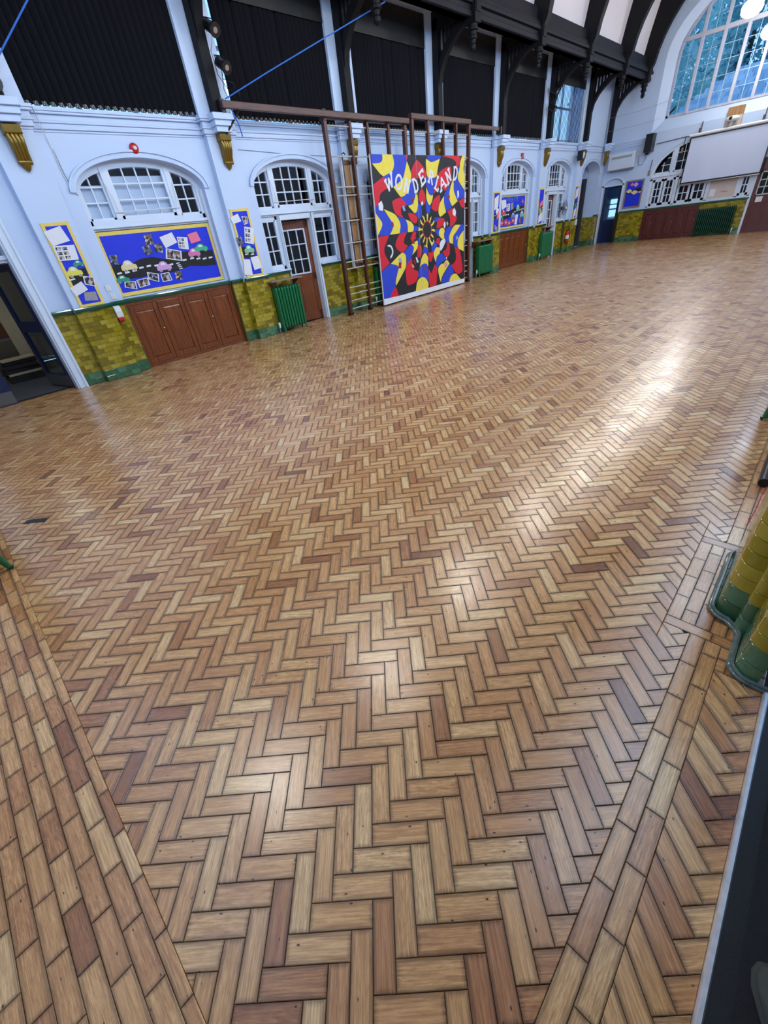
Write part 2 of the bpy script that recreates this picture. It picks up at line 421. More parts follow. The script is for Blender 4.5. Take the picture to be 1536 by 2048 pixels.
def herring(x0, x1, y0, y1, holes=()):
    out = []
    cs = [np.array((x, y)) for x in (x0, x1) for y in (y0, y1)]
    us = [(c.dot(E1)-U0)/BW for c in cs]; vs = [(c.dot(E2)-V0)/BW for c in cs]
    iu0, iu1, iv0, iv1 = int(min(us))-4, int(max(us))+4, int(min(vs))-4, int(max(vs))+4
    for j in range(iv0, iv1):
        for i in range(iu0, iu1):
            k = (i+j) % 6
            if k == 0: rect = (i, j, 3, 1)
            elif k == 3: rect = (i, j, 1, 3)
            else: continue
            a, b, w, h = rect
            cu, cv = U0+(a+w/2)*BW, V0+(b+h/2)*BW
            cc = cu*E1+cv*E2
            if not (x0-0.2 < cc[0] < x1+0.2 and y0-0.2 < cc[1] < y1+0.2): continue
            pts = [(a, b), (a, b+h), (a+w, b+h), (a+w, b)]
            poly = [tuple((U0+p*BW)*E1+(V0+q*BW)*E2) for p, q in pts]
            if parea(poly) < 0: poly.reverse()
            if not (x0+0.15 < cc[0] < x1-0.15 and y0+0.15 < cc[1] < y1-0.15):
                poly = clip(clip(clip(clip(poly, 1, 0, x1), -1, 0, -x0), 0, 1, y1), 0, -1, -y0)
            if len(poly) < 3: continue
            parts = [poly]
            for hx0, hy0, hy1 in holes:      # cut away where a border reaches into the field
                if hy0-0.16 < cc[1] < hy1+0.16 and cc[0] > hx0-0.16:
                    right = clip(poly, -1, 0, -hx0)
                    parts = [clip(poly, 1, 0, hx0)]
                    if len(right) > 2: parts += [clip(right, 0, 1, hy0), clip(right, 0, -1, -hy1)]
            org = (U0+a*BW)*E1+(V0+b*BW)*E2
            for poly in parts:
                if len(poly) < 3 or parea(poly) < 0.0003: continue
                out.append((poly, org, E1, E2, BL, BW) if w == 3 else (poly, org, E2, E1, BL, BW))
    return out
def rows(x0, x1, y0, y1, along, width, length, phase):
    """running bond rows; along = 'x' or 'y'"""
    out = []; r = 0
    lo, hi = (y0, y1) if along == 'x' else (x0, x1)
    a0, a1 = (x0, x1) if along == 'x' else (y0, y1)
    t = lo
    while t < hi-0.01:
        t1 = min(t+width, hi); s = phase+(r % 2)*length*0.5
        s += math.floor((a0-s)/length)*length
        while s < a1-0.005:
            p, q = max(s, a0), min(s+length, a1)
            if q-p > 0.01:
                rc = [(p, t), (q, t), (q, t1), (p, t1)] if along == 'x' else [(t, p), (t1, p), (t1, q), (t, q)]
                if along == 'x': out.append((rc, np.array((s, t)), np.array((1.0, 0)), np.array((0, 1.0)), length, width))
                else: out.append((rc, np.array((t, s)), np.array((0, 1.0)), np.array((1.0, 0)), length, width))
            s += length
        t = t1; r += 1
    return out
SX0, SX1 = 0.0868, 0.2135
field = herring(-9.75, SX0, -0.41, YE+0.05, holes=((-0.031, 1.86, 2.72),))
field += herring(SX1, 0.385, -0.41, 1.70)
border = rows(SX0, SX1, -0.41, 1.86, 'y', (SX1-SX0)/2, 0.207, 0.009)
border += rows(-9.75, 0.385, YN, -0.41, 'x', 0.0670, 0.206, -1.396)
border += rows(-0.031, 0.34, 1.86, 1.86+0.062, 'x', 0.062, 0.2, -0.031) + rows(-0.031, 0.34, 2.72-0.062, 2.72, 'x', 0.062, 0.2, -0.031)
border += rows(-0.031, 0.34, 1.922, 2.658, 'y', 0.062, 0.184, 1.922)
border += rows(SX0, SX1+0.15, 2.72, YE, 'y', 0.0634, 0.207, 2.72) + rows(SX1, 0.385, 1.70, 1.86, 'x', 0.08, 0.2, 0.25)
def screen_area(poly):
    """how large a block shows in the photograph's frame"""
    q = []
    for x, y in poly:
        d = Vector((x, y, -CAM_H)); w = d.dot(_f)
        if w < 0.05: return 0.0
        q.append((768+d.dot(_r2)/w*FOCAL_PX, 1024-d.dot(_u2)/w*FOCAL_PX))
    cx = sum(a for a, b in q)/len(q); cy = sum(b for a, b in q)/len(q)
    if not (-20 < cx < 1556 and -20 < cy < 2068): return 0.0
    return abs(parea(q))
floor = build(MB().box(-9.95, 0.40, YN-0.1, YE+0.1, -0.16, -0.0075), 'floor', M_bitumen, label='herringbone pine parquet floor of the hall', cat='floor', kind='structure')
def lay(items, part, rest):
    items = sorted(items, key=lambda it: -screen_area(it[0]))
    near = [it for it in items[:300] if screen_area(it[0]) > 60]
    far = items[len(near):]
    for it in near:
        c = np.mean(np.array(it[0]), 0)
        o = bpy.data.objects.new(part, blocks_mesh(part, [it], c)); COL.objects.link(o)
        o.parent = floor; o.location = Vector((c[0], c[1], 0))-ORG[floor.name]
    if far:
        o = bpy.data.objects.new(rest, blocks_mesh(rest, far, (0, 0))); COL.objects.link(o)
        o.parent = floor; o.location = -ORG[floor.name]; o['kind'] = 'stuff'
lay(field, 'parquet_block', 'parquet_block_field')
lay(border, 'border_block', 'border_block_field')

# ------------------------------------------------------------------ left wall: shell, pilasters, windows below
wl = MB()
XB = -9.98                                   # back of the left wall
ZC0, ZC1 = 3.60, 3.87                        # cornice
ZTOP = 6.30
PW = 0.35                                    # half width of the piers between the high windows
DTOP = 1.20                                  # top of the tiled dado
# wall between and above the bays' arches
def wall_piece(y0, y1, z0, z1, x1=XW, mi=0):
    if z0 < DTOP < z1:
        wl.box(XB, x1, y0, y1, z0, DTOP, 1); wl.box(XB, x1, y0, y1, DTOP, z1, mi)
    else:
        wl.box(XB, x1, y0, y1, z0, z1, 1 if z1 <= DTOP else mi)
edges = []
for i, c in enumerate(BAY):
    hw = HW if i < 6 else 0.98
    edges.append((c-hw, c+hw))
# solid parts between openings; the doorway to the store lies south of the first pilaster
DOOR_Y0, DOOR_Y1 = -0.42, 1.41
wall_piece(YN-0.1, DOOR_Y0-0.12, 0, ZC1)
wall_piece(DOOR_Y1+0.01, edges[0][0], 0, ZC1)
wl.box(XB, XW, DOOR_Y0-0.12, DOOR_Y1+0.01, 3.0, ZC1)
for i in range(len(edges)):
    y0 = edges[i][1]; y1 = edges[i+1][0] if i+1 < len(edges) else YE+0.4
    wall_piece(y0, y1, 0, ZC1)
for i, c in enumerate(BAY):
    a = edges[i][1]-c
    pts = arch(c, a, RISE, ZS, 28)
    pts = pts+[(c-a, ZC1), (c+a, ZC1)]
    wl.prism(pts, 'x', XB, XW)
for p in PIL:
    wl.box(XW-0.02, XP, p-0.3, p+0.3, 0, DTOP, 1)
    wl.box(XW-0.02, XP, p-0.3, p+0.3, DTOP, ZC0+0.02, 0)
    wl.box(XB, XP, p-PW, p+PW, ZC1-0.02, ZTOP, 0)        # pier between the high windows
wl.box(XB, -9.45, YN-0.1, PIL[0]-PW, ZC1-0.02, ZTOP)
wl.box(XB, -9.45, PIL[6]+PW, YE+0.4, ZC1-0.02, ZTOP)
wl.box(XB+0.01, -9.44, YN-0.12, YE+0.38, 6.05, ZTOP+0.3)
# tiled wall under the windows of the door bays
for i in (1, 2, 3, 5):
    c = BAY[i]
    s = -1 if i == 3 else 1
    for a, b in ((-HW, -0.60), (0.40, HW)):
        lo, hi = sorted((c+s*a, c+s*b))
        wl.box(XB, -9.60, lo, hi, 0, DTOP, 1)
wall_left = build(wl, 'wall_left', [M_white, M_grout], kind='structure', label='long white left wall with olive tiled dado and arched bays', cat='wall')

# tiles, row by row; the near ones are single pieces, the far ones one field
TW, THH = 0.150, 0.0746
tile_meshes = {}
def tile_shape(w, h, d=0.007, b=0.004):
    m = MB()
    vs = [(0, -w/2, -h/2), (0, w/2, -h/2), (0, w/2, h/2), (0, -w/2, h/2)]
    e = 0.0015
    o = [(d-b*0.6, s*(w/2-e), t*(h/2-e)) for s, t in ((-1, -1), (1, -1), (1, 1), (-1, 1))]
    f = [(d, s*(w/2-e-b), t*(h/2-e-b)) for s, t in ((-1, -1), (1, -1), (1, 1), (-1, 1))]
    k = [(0, s*(w/2-e), t*(h/2-e)) for s, t in ((-1, -1), (1, -1), (1, 1), (-1, 1))]
    m.v = k+o+f
    m.f = [(8, 9, 10, 11)]+[(i, (i+1) % 4, 4+(i+1) % 4, 4+i) for i in range(4)]+[(4+i, 4+(i+1) % 4, 8+(i+1) % 4, 8+i) for i in range(4)]
    return m
def tile_rows():
    z = 0.0
    out = [(0.005, 0.1, True), (0.1, 0.2, True)]
    z = 0.2
    while z < DTOP-0.03:
        out.append((z, min(z+THH, DTOP), False)); z += THH
    return out
far_tiles = {'x': MB(), 'y': MB()}
FT_M = [M_olive, M_olive2, M_olive3, M_greent, M_greent2]
near_count = [0]
farT = MB()
def put_tile(orient, x, y, z, w, h, green, near, jit=True):
    """orient 'x': faces +x at plane x; 'y': faces -y at plane y (far wall and pilaster sides)"""
    mi = (3 if random.random() < 0.6 else 4) if green else random.choice((0, 0, 0, 1, 2, 2, 1))
    key = (round(w, 3), round(h, 3))
    if key not in tile_meshes: tile_meshes[key] = tile_shape(*key)
    t = tile_meshes[key]
    tilt = random.uniform(-0.03, 0.03) if jit else 0; tilt2 = random.uniform(-0.03, 0.03) if jit else 0
    vs = []
    for a, b, c in t.v:
        a2 = a+b*tilt+c*tilt2
        if a <= 0: a2 = a
        vs.append((x+a2, y+b, z+c) if orient == 'x' else (x+b, y-a2, z+c))
    if near:
        m = MB(); m.v = vs; m.f = list(t.f); m.m = [0]*len(t.f)
        build(m, 'tile', FT_M[mi], wall_left)
    else:
        farT.add(vs, t.f, mi)
def tile_wall(orient, plane, lo, hi, near, zmax=DTOP):
    for r, (z0, z1, green) in enumerate(tile_rows()):
        if z0 >= zmax: break
        s = lo-(r % 2)*TW*0.5
        while s < hi-0.004:
            a, b = max(s, lo), min(s+TW, hi)
            if b-a > 0.012:
                m = (a+b)/2
                if orient == 'x': put_tile('x', plane, m, (z0+z1)/2, b-a, z1-z0, green, near)
                else: put_tile('y', m, plane, (z0+z1)/2, b-a, z1-z0, green, near)
            s += TW
tile_wall('x', XW, DOOR_Y1+0.18, PIL[0]-0.3, True)
tile_wall('x', XP, PIL[0]-0.3, PIL[0]+0.3, True)
tile_wall('x', XW, PIL[0]+0.3, edges[0][0]-0.02, True)
tile_wall('x', XW, edges[0][1]+0.02, PIL[1]-0.3, True)
tile_wall('x', XP, PIL[1]-0.3, PIL[1]+0.3, True)
for i, p in enumerate(PIL):
    tile_wall('y', p-0.3, XW, XP, False)
    if i > 1: tile_wall('x', XP, p-0.3, p+0.3, False)
    if i > 0:
        tile_wall('x', XW, p+0.3, edges[i][0] if i < 7 else YE, False)
    if i > 1: tile_wall('x', XW, edges[i-1][1], p-0.3, False)
for i in (1, 2, 3, 5):
    c = BAY[i]; s = -1 if i == 3 else 1
    for a, b in ((-HW, -0.64), (0.44, HW)):
        lo, hi = sorted((c+s*a, c+s*b)); tile_wall('x', -9.60, lo, hi, False)
tile_wall('x', XW, edges[6][1], YE, False)

# green glazed dado rail, follows wall and pilasters, broken at the door openings
tr = MB()
def rail(y0, y1, x):
    tr.box(XB if False else x-0.02, x+0.035, y0, y1, DTOP, DTOP+0.028); tr.box(x-0.02, x+0.055, y0, y1, DTOP+0.022, DTOP+0.05)
    tr.tube([(x+0.03, y0, DTOP+0.05), (x+0.03, y1, DTOP+0.05)], 0.018, 8)
rail(DOOR_Y1+0.18, PIL[0]-0.3, XW)
for i, p in enumerate(PIL):
    rail(p-0.3, p+0.3, XP); 
    rail(p+0.3, edges[i][0] if i < 7 else YE, XW)
    if i > 0: rail(edges[i-1][1], p-0.3, XW)
for i in (1, 2, 3, 5):
    c = BAY[i]; s = -1 if i == 3 else 1
    for a, b in ((-HW, -0.60), (0.40, HW)):
        lo, hi = sorted((c+s*a, c+s*b)); rail(lo, hi, -9.60)
for i in (0, 4): rail(edges[i][0], edges[i][1], -9.56)
rail(edges[6][1], YE, XW)
build(tr, 'trim_1', M_rail, smooth=40, kind='structure', label='green glazed dado rail along the left wall', cat='trim')

# cornice with breaks over the pilasters
cn = MB()
def corn(y0, y1, x):
    for z0, z1, d in ((3.60, 3.63, 0.015), (3.63, 3.70, 0.04), (3.70, 3.73, 0.06), (3.73, 3.80, 0.045), (3.80, 3.83, 0.085), (3.83, 3.87, 0.10)):
        cn.box(x-0.06, x+d, y0-(d if x == XP else 0), y1+(d if x == XP else 0), z0, z1)
corn(YN-0.1, YE, XW)
for p in PIL: corn(p-0.3, p+0.3, XP)
for p in PIL+[25.4]:                           # blocks that carry the truss posts
    cn.box(XP, XP+0.20, p-0.16, p+0.16, 3.64, 3.72); cn.box(XP, XP+0.24, p-0.19, p+0.19, 3.72, 3.80); cn.box(XP, XP+0.28, p-0.22, p+0.22, 3.80, 3.89)
build(cn, 'trim_2', M_white, bevel=0.006, kind='structure', label='moulded white cornice under the high windows', cat='trim')

# raised architrave round each arch
for i, c in enumerate(BAY):
    m = MB(); a = edges[i][1]-c
    o1 = arch(c, a+0.10, RISE+0.10, ZS, 32); i1 = arch(c, a, RISE, ZS, 32)
    m.prism(o1+i1[::-1], 'x', XW-0.01, XW+0.022)
    o2 = arch(c, a+0.10, RISE+0.10, ZS, 32); i2 = arch(c, a+0.07, RISE+0.07, ZS, 32)
    m.prism(o2+i2[::-1], 'x', XW-0.01, XW+0.045)
    build(m, 'trim_%d' % (3+i), M_white, smooth=30, kind='structure', label='moulded arch round the %s bay of the left wall' % ORDN[i], cat='trim')

# ---- windows in the arches
def pane_set(win, polys, x, mat=M_glass):
    for p in polys:
        m = MB(); m.prism(p, 'x', x-0.003, x+0.003); build(m, 'pane', mat, win)
def glazed(win, y0, y1, z0, z1, nc, nr, x, frame=0.045, bar=0.022, depth=0.05, conv=None, barmat=None):
    """a rectangular light with frame, bars and panes; conv limits it to an arch"""
    bm = barmat or M_gloss
    fr = MB()
    rects = [(y0, y0+frame, z0, z1), (y1-frame, y1, z0, z1), (y0, y1, z0, z0+frame), (y0, y1, z1-frame, z1)]
    def lim(r):
        a, b, c, d = r; p = [(a, c), (b, c), (b, d), (a, d)]
        return clip_convex(p, conv) if conv else p
    for k, r in enumerate(rects):
        if conv and k == 3: continue
        p = lim(r)
        if len(p) > 2: fr.prism(p, 'x', x-depth/2, x+depth/2)
    if fr.v: build(fr, 'sash_frame', bm, win, label='white painted sash frame')
    iw = (y1-y0-2*frame)/nc; ih = (z1-z0-2*frame)/nr
    for j in range(1, nc):
        p = lim((y0+frame+iw*j-bar/2, y0+frame+iw*j+bar/2, z0+frame, z1-(0 if conv else frame)))
        if len(p) > 2: m = MB(); m.prism(p, 'x', x-0.015, x+0.018); build(m, 'glazing_bar', bm, win)
    for j in range(1, nr):
        p = lim((y0+frame, y1-frame, z0+frame+ih*j-bar/2, z0+frame+ih*j+bar/2))
        if len(p) > 2: m = MB(); m.prism(p, 'x', x-0.014, x+0.017); build(m, 'glazing_bar', bm, win)
    ps = []
    for a in range(nc):
        for b in range(nr):
            top = z0+frame+ih*(b+1)+(frame if conv and b == nr-1 else 0)
            p = lim((y0+frame+iw*a, y0+frame+iw*(a+1), z0+frame+ih*b, top))
            if len(p) > 2 and abs(parea(p)) > 0.002: ps.append(p)
    pane_set(win, ps, x)
def mouldbox(m, x0, x1, y0, y1, z0, z1, mi=0): m.box(x0, x1, y0, y1, z0, z1, mi)
wn = 0
for i, c in enumerate(BAY[:6]):
    wn += 1
    win = thing('window_%d' % wn, (XG, c, 2.40), 'arched white fanlight of small panes in the %s bay of the left wall' % ORDN[i], 'window', kind='structure')
    f = MB()
    a_o, a_i = HW-0.0, HW-0.10
    o = arch(c, a_o, RISE, ZS, 32); n = arch(c, a_i, RISE-0.10, ZS, 32)
    f.prism(o+n[::-1], 'x', XG-0.05, XG+0.06)
    for s in (-1, 1):
        y0, y1 = sorted((c+s*a_o, c+s*a_i)); f.box(XG-0.05, XG+0.06, y0, y1, 2.40, ZS)
        y0, y1 = sorted((c+s*a_o, c+s*(a_o-0.05))); f.box(XG, XG+0.12, y0, y1, 1.25 if i in (0, 4) else 1.30, ZS)
    f.box(XG-0.05, XG+0.06, c-a_o, c+a_o, 2.40, 2.48)
    for s in (-1, 1): f.box(XG-0.05, XG+0.07, c+s*0.56-0.05, c+s*0.56+0.05, 2.48, 3.21)
    build(f, 'frame', M_gloss, win, label='white painted window frame')
    t = MB()                                  # transom moulding under the fanlight
    t.box(XG-0.08, XG+0.08, c-a_o, c+a_o, 2.33, 2.41); t.box(XG-0.05, XG+0.13, c-a_o, c+a_o, 2.36, 2.385); t.box(XG-0.05, XG+0.10, c-a_o, c+a_o, 2.385, 2.41)
    build(t, 'transom', M_gloss, win, label='moulded white transom')
    conv = arch(c, a_i+0.005, RISE-0.095, ZS, 32)
    conv = conv+[(c-a_i-0.005, 2.3), (c+a_i+0.005, 2.3)]
    for y0, y1, nc in ((c-a_i, c-0.61, 2), (c-0.51, c+0.51, 4), (c+0.61, c+a_i, 2)):
        glazed(win, y0, y1, 2.48, 3.26 if nc == 4 else 3.20, nc, 3, XG+(0.03 if nc == 4 else 0), frame=0.05 if nc == 4 else 0.035, conv=conv)
    g = MB()                                  # opening gear of the hopper light
    g.tube([(XG+0.09, c-0.60, 2.58), (XG+0.09, c+0.60, 2.60)], 0.008, 6)
    for s in (-1, 1): g.tube([(XG+0.09, c+s*0.54, 2.58), (XG+0.12, c+s*0.57, 2.80), (XG+0.08, c+s*0.60, 2.98)], 0.007, 6)
    build(g, 'window_stay', M_pvc, win, smooth=40, label='thin white opening rods')
# paper taped behind the panes of the first fanlight
for (y0, y1, z0, z1) in ((BAY[0]-1.03, BAY[0]-0.62, 2.5, 2.98), (BAY[0]-0.50, BAY[0]+0.50, 2.5, 3.10)):
    m = MB(); m.box(XG-0.06, XG-0.055, y0, y1, z0, z1)
    build(m, 'paper_sheet', M_paper, label='white paper sheet behind the %s panes of the nearest fanlight' % ('left' if z1 < 3 else 'middle'), cat='paper')

# ---- door bays
dn = 0
for i in (1, 2, 3, 5):
    c = BAY[i]; s = -1 if i == 3 else 1
    wn += 1
    win = thing('window_%d' % wn, (XG, c, 1.26), 'white side lights with small panes beside the door in the %s bay' % ORDN[i], 'window', kind='structure')
    f = MB()
    for a, b in ((-HW, -0.60), (0.40, HW)):
        lo, hi = sorted((c+s*a, c+s*b))
        f.box(XG-0.05, XG+0.04, lo, hi, 1.25, 1.36); f.box(-9.60-0.06, -9.60+0.09, lo-0.01, hi+0.01, 1.255, 1.285)
        f.box(XG-0.05, XG+0.04, lo, lo+0.07, 1.25, 2.34); f.box(XG-0.05, XG+0.04, hi-0.07, hi, 1.25, 2.34); f.box(XG-0.05, XG+0.04, lo, hi, 2.26, 2.34)
    build(f, 'frame', M_gloss, win, bevel=0.006, label='white painted window frame')
    for a, b in ((-HW+0.06, -0.66), (0.46, HW-0.06)):
        lo, hi = sorted((c+s*a, c+s*b)); glazed(win, lo, hi, 1.36, 2.26, 2, 3, XG+0.01, frame=0.03)
    d0, d1 = sorted((c-s*0.54, c+s*0.34))
    tm = MB()
    for y0, y1 in ((d0-0.07, d0), (d1, d1+0.10)):
        tm.box(XG-0.10, XG+0.10, y0, y1, 0, 2.34); tm.box(XG+0.05, XG+0.14, y0+0.02, y1-0.02, 0, 2.34)
    tm.box(XG-0.10, XG+0.10, d0-0.06, d1+0.10, 2.24, 2.34)
    dn += 1
    build(tm, 'trim_%d' % (10+dn), M_gloss, bevel=0.008, kind='structure', label='white door lining in the %s bay' % ORDN[i], cat='trim')
    # the leaf, ajar, hinged on its far side
    hinge = Vector((XG-0.06, d1, 0)); ang = math.radians(13 if i != 5 else 4)
    root = thing('door_%d' % dn, (hinge.x, hinge.y, 0.01), 'brown panelled door with nine panes standing ajar in the %s bay' % ORDN[i], 'door', kind='structure')
    wd = d1-d0
    def tw(v):                                # local (t = thickness, w = from hinge, z) to world
        t, w, z = v
        return (hinge.x-w*math.sin(ang)-t*math.cos(ang), hinge.y-w*math.cos(ang)+t*math.sin(ang), z)
    def dpart(name, boxes, mat, **k):
        m = MB()
        for b in boxes: m.box(*b)
        m.v = [tw(v) for v in m.v]
        return build(m, name, mat, root, **k)
    H_ = 2.22
    dpart('rail', [(0, 0.045, 0, wd, 2.06, H_), (0, 0.045, 0, wd, 0.95, 1.10), (0, 0.045, 0, wd, 0.01, 0.22)], M_brown)
    dpart('stile', [(0, 0.045, 0, 0.12, 0.01, H_)], M_brown); dpart('stile', [(0, 0.045, wd-0.10, wd, 0.01, H_)], M_brown)
    dpart('panel', [(0.01, 0.03, 0.12, wd/2-0.03, 0.22, 0.95)], M_brown); dpart('panel', [(0.01, 0.03, wd/2+0.03, wd-0.10, 0.22, 0.95)], M_brown)
    dpart('stile', [(0, 0.045, wd/2-0.04, wd/2+0.04, 0.22, 0.95)], M_brown)
    g0, g1 = 0.12, wd-0.10
    dpart('glazing_frame', [(-0.012, 0.03, g0, g0+0.03, 1.10, 2.06), (-0.012, 0.03, g1-0.03, g1, 1.10, 2.06), (-0.012, 0.03, g0, g1, 1.10, 1.13), (-0.012, 0.03, g0, g1, 2.03, 2.06)], M_gloss, label='white glazing frame')
    for k in (1, 2):
        y = g0+(g1-g0)*k/3; dpart('glazing_bar', [(-0.010, 0.03, y-0.011, y+0.011, 1.13, 2.03)], M_gloss)
        z = 1.10+0.96*k/3; dpart('glazing_bar', [(-0.009, 0.029, g0+0.03, g1-0.03, z-0.011, z+0.011)], M_gloss)
    for a in range(3):
        for b in range(3):
            w_ = (g1-g0)/3; z_ = 0.96/3
            dpart('pane', [(0.012, 0.016, g0+w_*a+0.01, g0+w_*(a+1)-0.01, 1.10+z_*b+0.01, 1.10+z_*(b+1)-0.01)], M_glass)
    dpart('door_handle', [(-0.05, -0.03, wd-0.09, wd-0.06, 1.0, 1.05), (-0.05, 0, wd-0.08, wd-0.07, 1.02, 1.03), (-0.05, -0.035, wd-0.09, wd-0.20, 1.015, 1.035)], M_metal, label='small metal door handle')
wn_used = wn

# ---- dim corridor behind the left wall
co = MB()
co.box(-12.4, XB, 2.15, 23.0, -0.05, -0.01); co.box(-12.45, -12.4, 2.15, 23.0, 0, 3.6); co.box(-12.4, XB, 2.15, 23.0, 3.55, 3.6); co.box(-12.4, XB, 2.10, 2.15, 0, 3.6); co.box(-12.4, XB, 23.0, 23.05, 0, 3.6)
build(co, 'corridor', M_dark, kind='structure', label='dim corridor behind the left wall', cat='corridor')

# ---- cupboards under the board bays
def cupboard(name, y0, y1, z1, x, nd, label, mat=M_brown, facing='x', ypl=None, group='low panelled cupboards'):
    def T(m):
        if facing == 'y':                       # turn: local (x,y) -> far wall (x along, y depth)
            m.v = [(v[1], ypl-(v[0]-x), v[2]) for v in m.v]
        return m
    loc = (x, (y0+y1)/2, 0) if facing == 'x' else ((y0+y1)/2, ypl, 0)
    root = thing(name, loc, label, 'cupboard', group)
    b = MB(); b.box(x-0.15, x-0.02, y0+0.001, y1-0.001, 0.0, z1-0.001); b.box(x-0.03, x+0.012, y0+0.05, y1-0.05, 0, 0.05)
    b.box(x-0.03, x+0.012, y0, y0+0.05, 0, z1); b.box(x-0.03, x+0.012, y1-0.05, y1, 0, z1); b.box(x-0.03, x+0.012, y0+0.05, y1-0.05, z1-0.06, z1)
    build(T(b), 'carcass', mat, root, bevel=0.004)
    w = (y1-y0-0.10)/nd
    for k in range(nd):
        a, c_ = y0+0.05+w*k+0.004, y0+0.05+w*(k+1)-0.004
        d = MB(); d.box(x-0.018, x-0.006, a+0.002, c_-0.002, 0.057, z1-0.067)
        st = 0.085
        for r in ((a, a+st, 0.055, z1-0.065), (c_-st, c_, 0.055, z1-0.065), (a+st, c_-st, 0.055, 0.055+0.11), (a+st, c_-st, z1-0.065-0.11, z1-0.065)):
            d.box(x-0.02, x+0.010, *r)
        dd = build(T(d), 'door', mat, root, bevel=0.004)
        pnl = MB(); p0, p1, q0, q1 = a+st+0.03, c_-st-0.03, 0.055+0.14, z1-0.065-0.14
        pnl.v = [(x-0.006, a+st, 0.165), (x-0.006, c_-st, 0.165), (x-0.006, c_-st, z1-0.175), (x-0.006, a+st, z1-0.175), (x+0.008, p0, q0), (x+0.008, p1, q0), (x+0.008, p1, q1), (x+0.008, p0, q1)]
        pnl.f = [(4, 5, 6, 7)]+[(n_, (n_+1) % 4, 4+(n_+1) % 4, 4+n_) for n_ in range(4)]; pnl.m = [0]*5
        build(T(pnl), 'raised_panel', mat, dd)
        if k % 2 == 0:
            kn = MB(); kn.lathe([(0.006, 0), (0.006, 0.015), (0.014, 0.02), (0.016, 0.03), (0.008, 0.038)], (x+0.01, c_-0.035, 0.66), 'x', 10)
            build(T(kn), 'knob', M_metal, dd, smooth=50, label='small brass knob')
    return root
cupboard('cupboard', edges[0][0], edges[0][1], DTOP, -9.56, 4, 'low brown panelled cupboard with four doors under the nearest car display')
cupboard('cupboard', edges[4][0], edges[4][1], DTOP, -9.56, 5, 'low brown panelled cupboard beyond the climbing frame, under the far car display')
# white wall between cupboard and fanlight in those bays
bk = MB()
for i in (0, 4): bk.box(XB, XG+0.0, edges[i][0], edges[i][1], DTOP, 2.36)
bk.box(XG, -9.58, edges[0][0], edges[0][1], DTOP+0.03, DTOP+0.09); bk.box(XG, -9.58, edges[4][0], edges[4][1], DTOP+0.03, DTOP+0.09)
build(bk, 'wall_left_infill', M_white, kind='structure', label='white panel wall behind the two wide display boards', cat='wall')

# ------------------------------------------------------------------ high blinds of the left wall
XBL = -9.43
def blind(i, ang_deg, skip=()):
    y0, y1 = PIL[i]+PW+0.01, PIL[i+1]-PW-0.01
    if i == 1: y0 += 0.12                      # the near edge of this blind hangs clear of the pier
    root = thing('vertical_blind', (XBL, (y0+y1)/2, 3.88), 'black vertical louvre blind in the %s high window of the left wall%s' % (ORDN[i], ', slats turned open' if ang_deg < 0 else ''), 'blind', 'vertical blinds of the high windows')
    hr = MB(); hr.box(XBL-0.06, XBL+0.03, y0, y1, 5.95, 6.03)
    build(hr, 'head_rail', M_blackm, root)
    n = 24; pitch = (y1-y0)/n
    for k in range(n):
        yc = y0+pitch*(k+0.5); w = pitch*(1.25 if ang_deg > 0 else 0.95)
        aa = math.radians(ang_deg)+random.uniform(-0.05, 0.05)
        if k in skip: w = pitch*0.66; aa = 0.05; yc -= pitch*0.10
        ca, sa = math.cos(aa), math.sin(aa)
        sec = []
        for t in (-0.5, -0.2, 0.2, 0.5):       # gently curved cross-section
            b_ = 0.016*(1-4*t*t)
            sec.append((XBL+sa*w*t+ca*b_, yc+ca*w*t-sa*b_))
        m = MB(); th = 0.0016
        ring = [(x+th, y) for x, y in sec]+[(x-th, y) for x, y in sec[::-1]]
        m.prism(ring, 'z', 3.905, 5.96)
        sl = build(m, 'slat', M_blind, root)
        wt = MB(); wt.box(XBL+0.012, XBL+0.020, yc-0.042, yc+0.042, 3.885, 3.935)
        build(wt, 'weight', M_blackm, sl)
    ch = MB()
    for k in range(n):
        yc = y0+pitch*(k+0.5)
        ch.tube([(XBL+0.026, yc-0.022, 3.895), (XBL+0.034, yc-0.006, 3.935), (XBL+0.034, yc+0.004, 3.93), (XBL+0.028, yc+0.014, 3.89)], 0.003, 4)
    build(ch, 'link_chain', M_pvc, root, label='white bead chain linking the slats')
    pl = MB(); pl.box(XBL+0.045, XBL+0.06, y0, y1, 5.46, 6.05)  # plain black board covering the upper end of the slats
    build(pl, 'top_board', M_blackm, root, label='black board across the top of the blind')
for i, (ang, skip) in enumerate(((30, ()), (30, (3, 7, 12)), (28, (9, 12, 18, 21)), (26, ()), (26, (16,)), (-25, ()))):
    blind(i, ang, skip)
# glazed high windows behind the blinds
for i in range(6):
    wn += 1
    y0, y1 = PIL[i]+PW, PIL[i+1]-PW
    win = thing('window_%d' % wn, (-9.88, (y0+y1)/2, 3.87), 'tall high window behind the %s black blind' % ORDN[i], 'window', kind='structure')
    f = MB()
    f.box(-9.92, -9.84, y0, y1, 3.87, 3.95); f.box(-9.92, -9.84, y0, y0+0.06, 3.87, 6.05); f.box(-9.92, -9.84, y1-0.06, y1, 3.87, 6.05)
    for k in (1, 2): f.box(-9.92, -9.85, y0+(y1-y0)*k/3-0.03, y0+(y1-y0)*k/3+0.03, 3.95, 6.05)
    f.box(-9.92, -9.85, y0, y1, 4.95, 5.0)
    build(f, 'frame', M_gloss, win)
    for k in range(3):
        for z0, z1 in ((3.95, 4.95), (5.0, 6.05)):
            m = MB(); m.box(-9.885, -9.88, y0+(y1-y0)*k/3+0.03, y0+(y1-y0)*(k+1)/3-0.03, z0, z1); build(m, 'pane', M_glass, win)

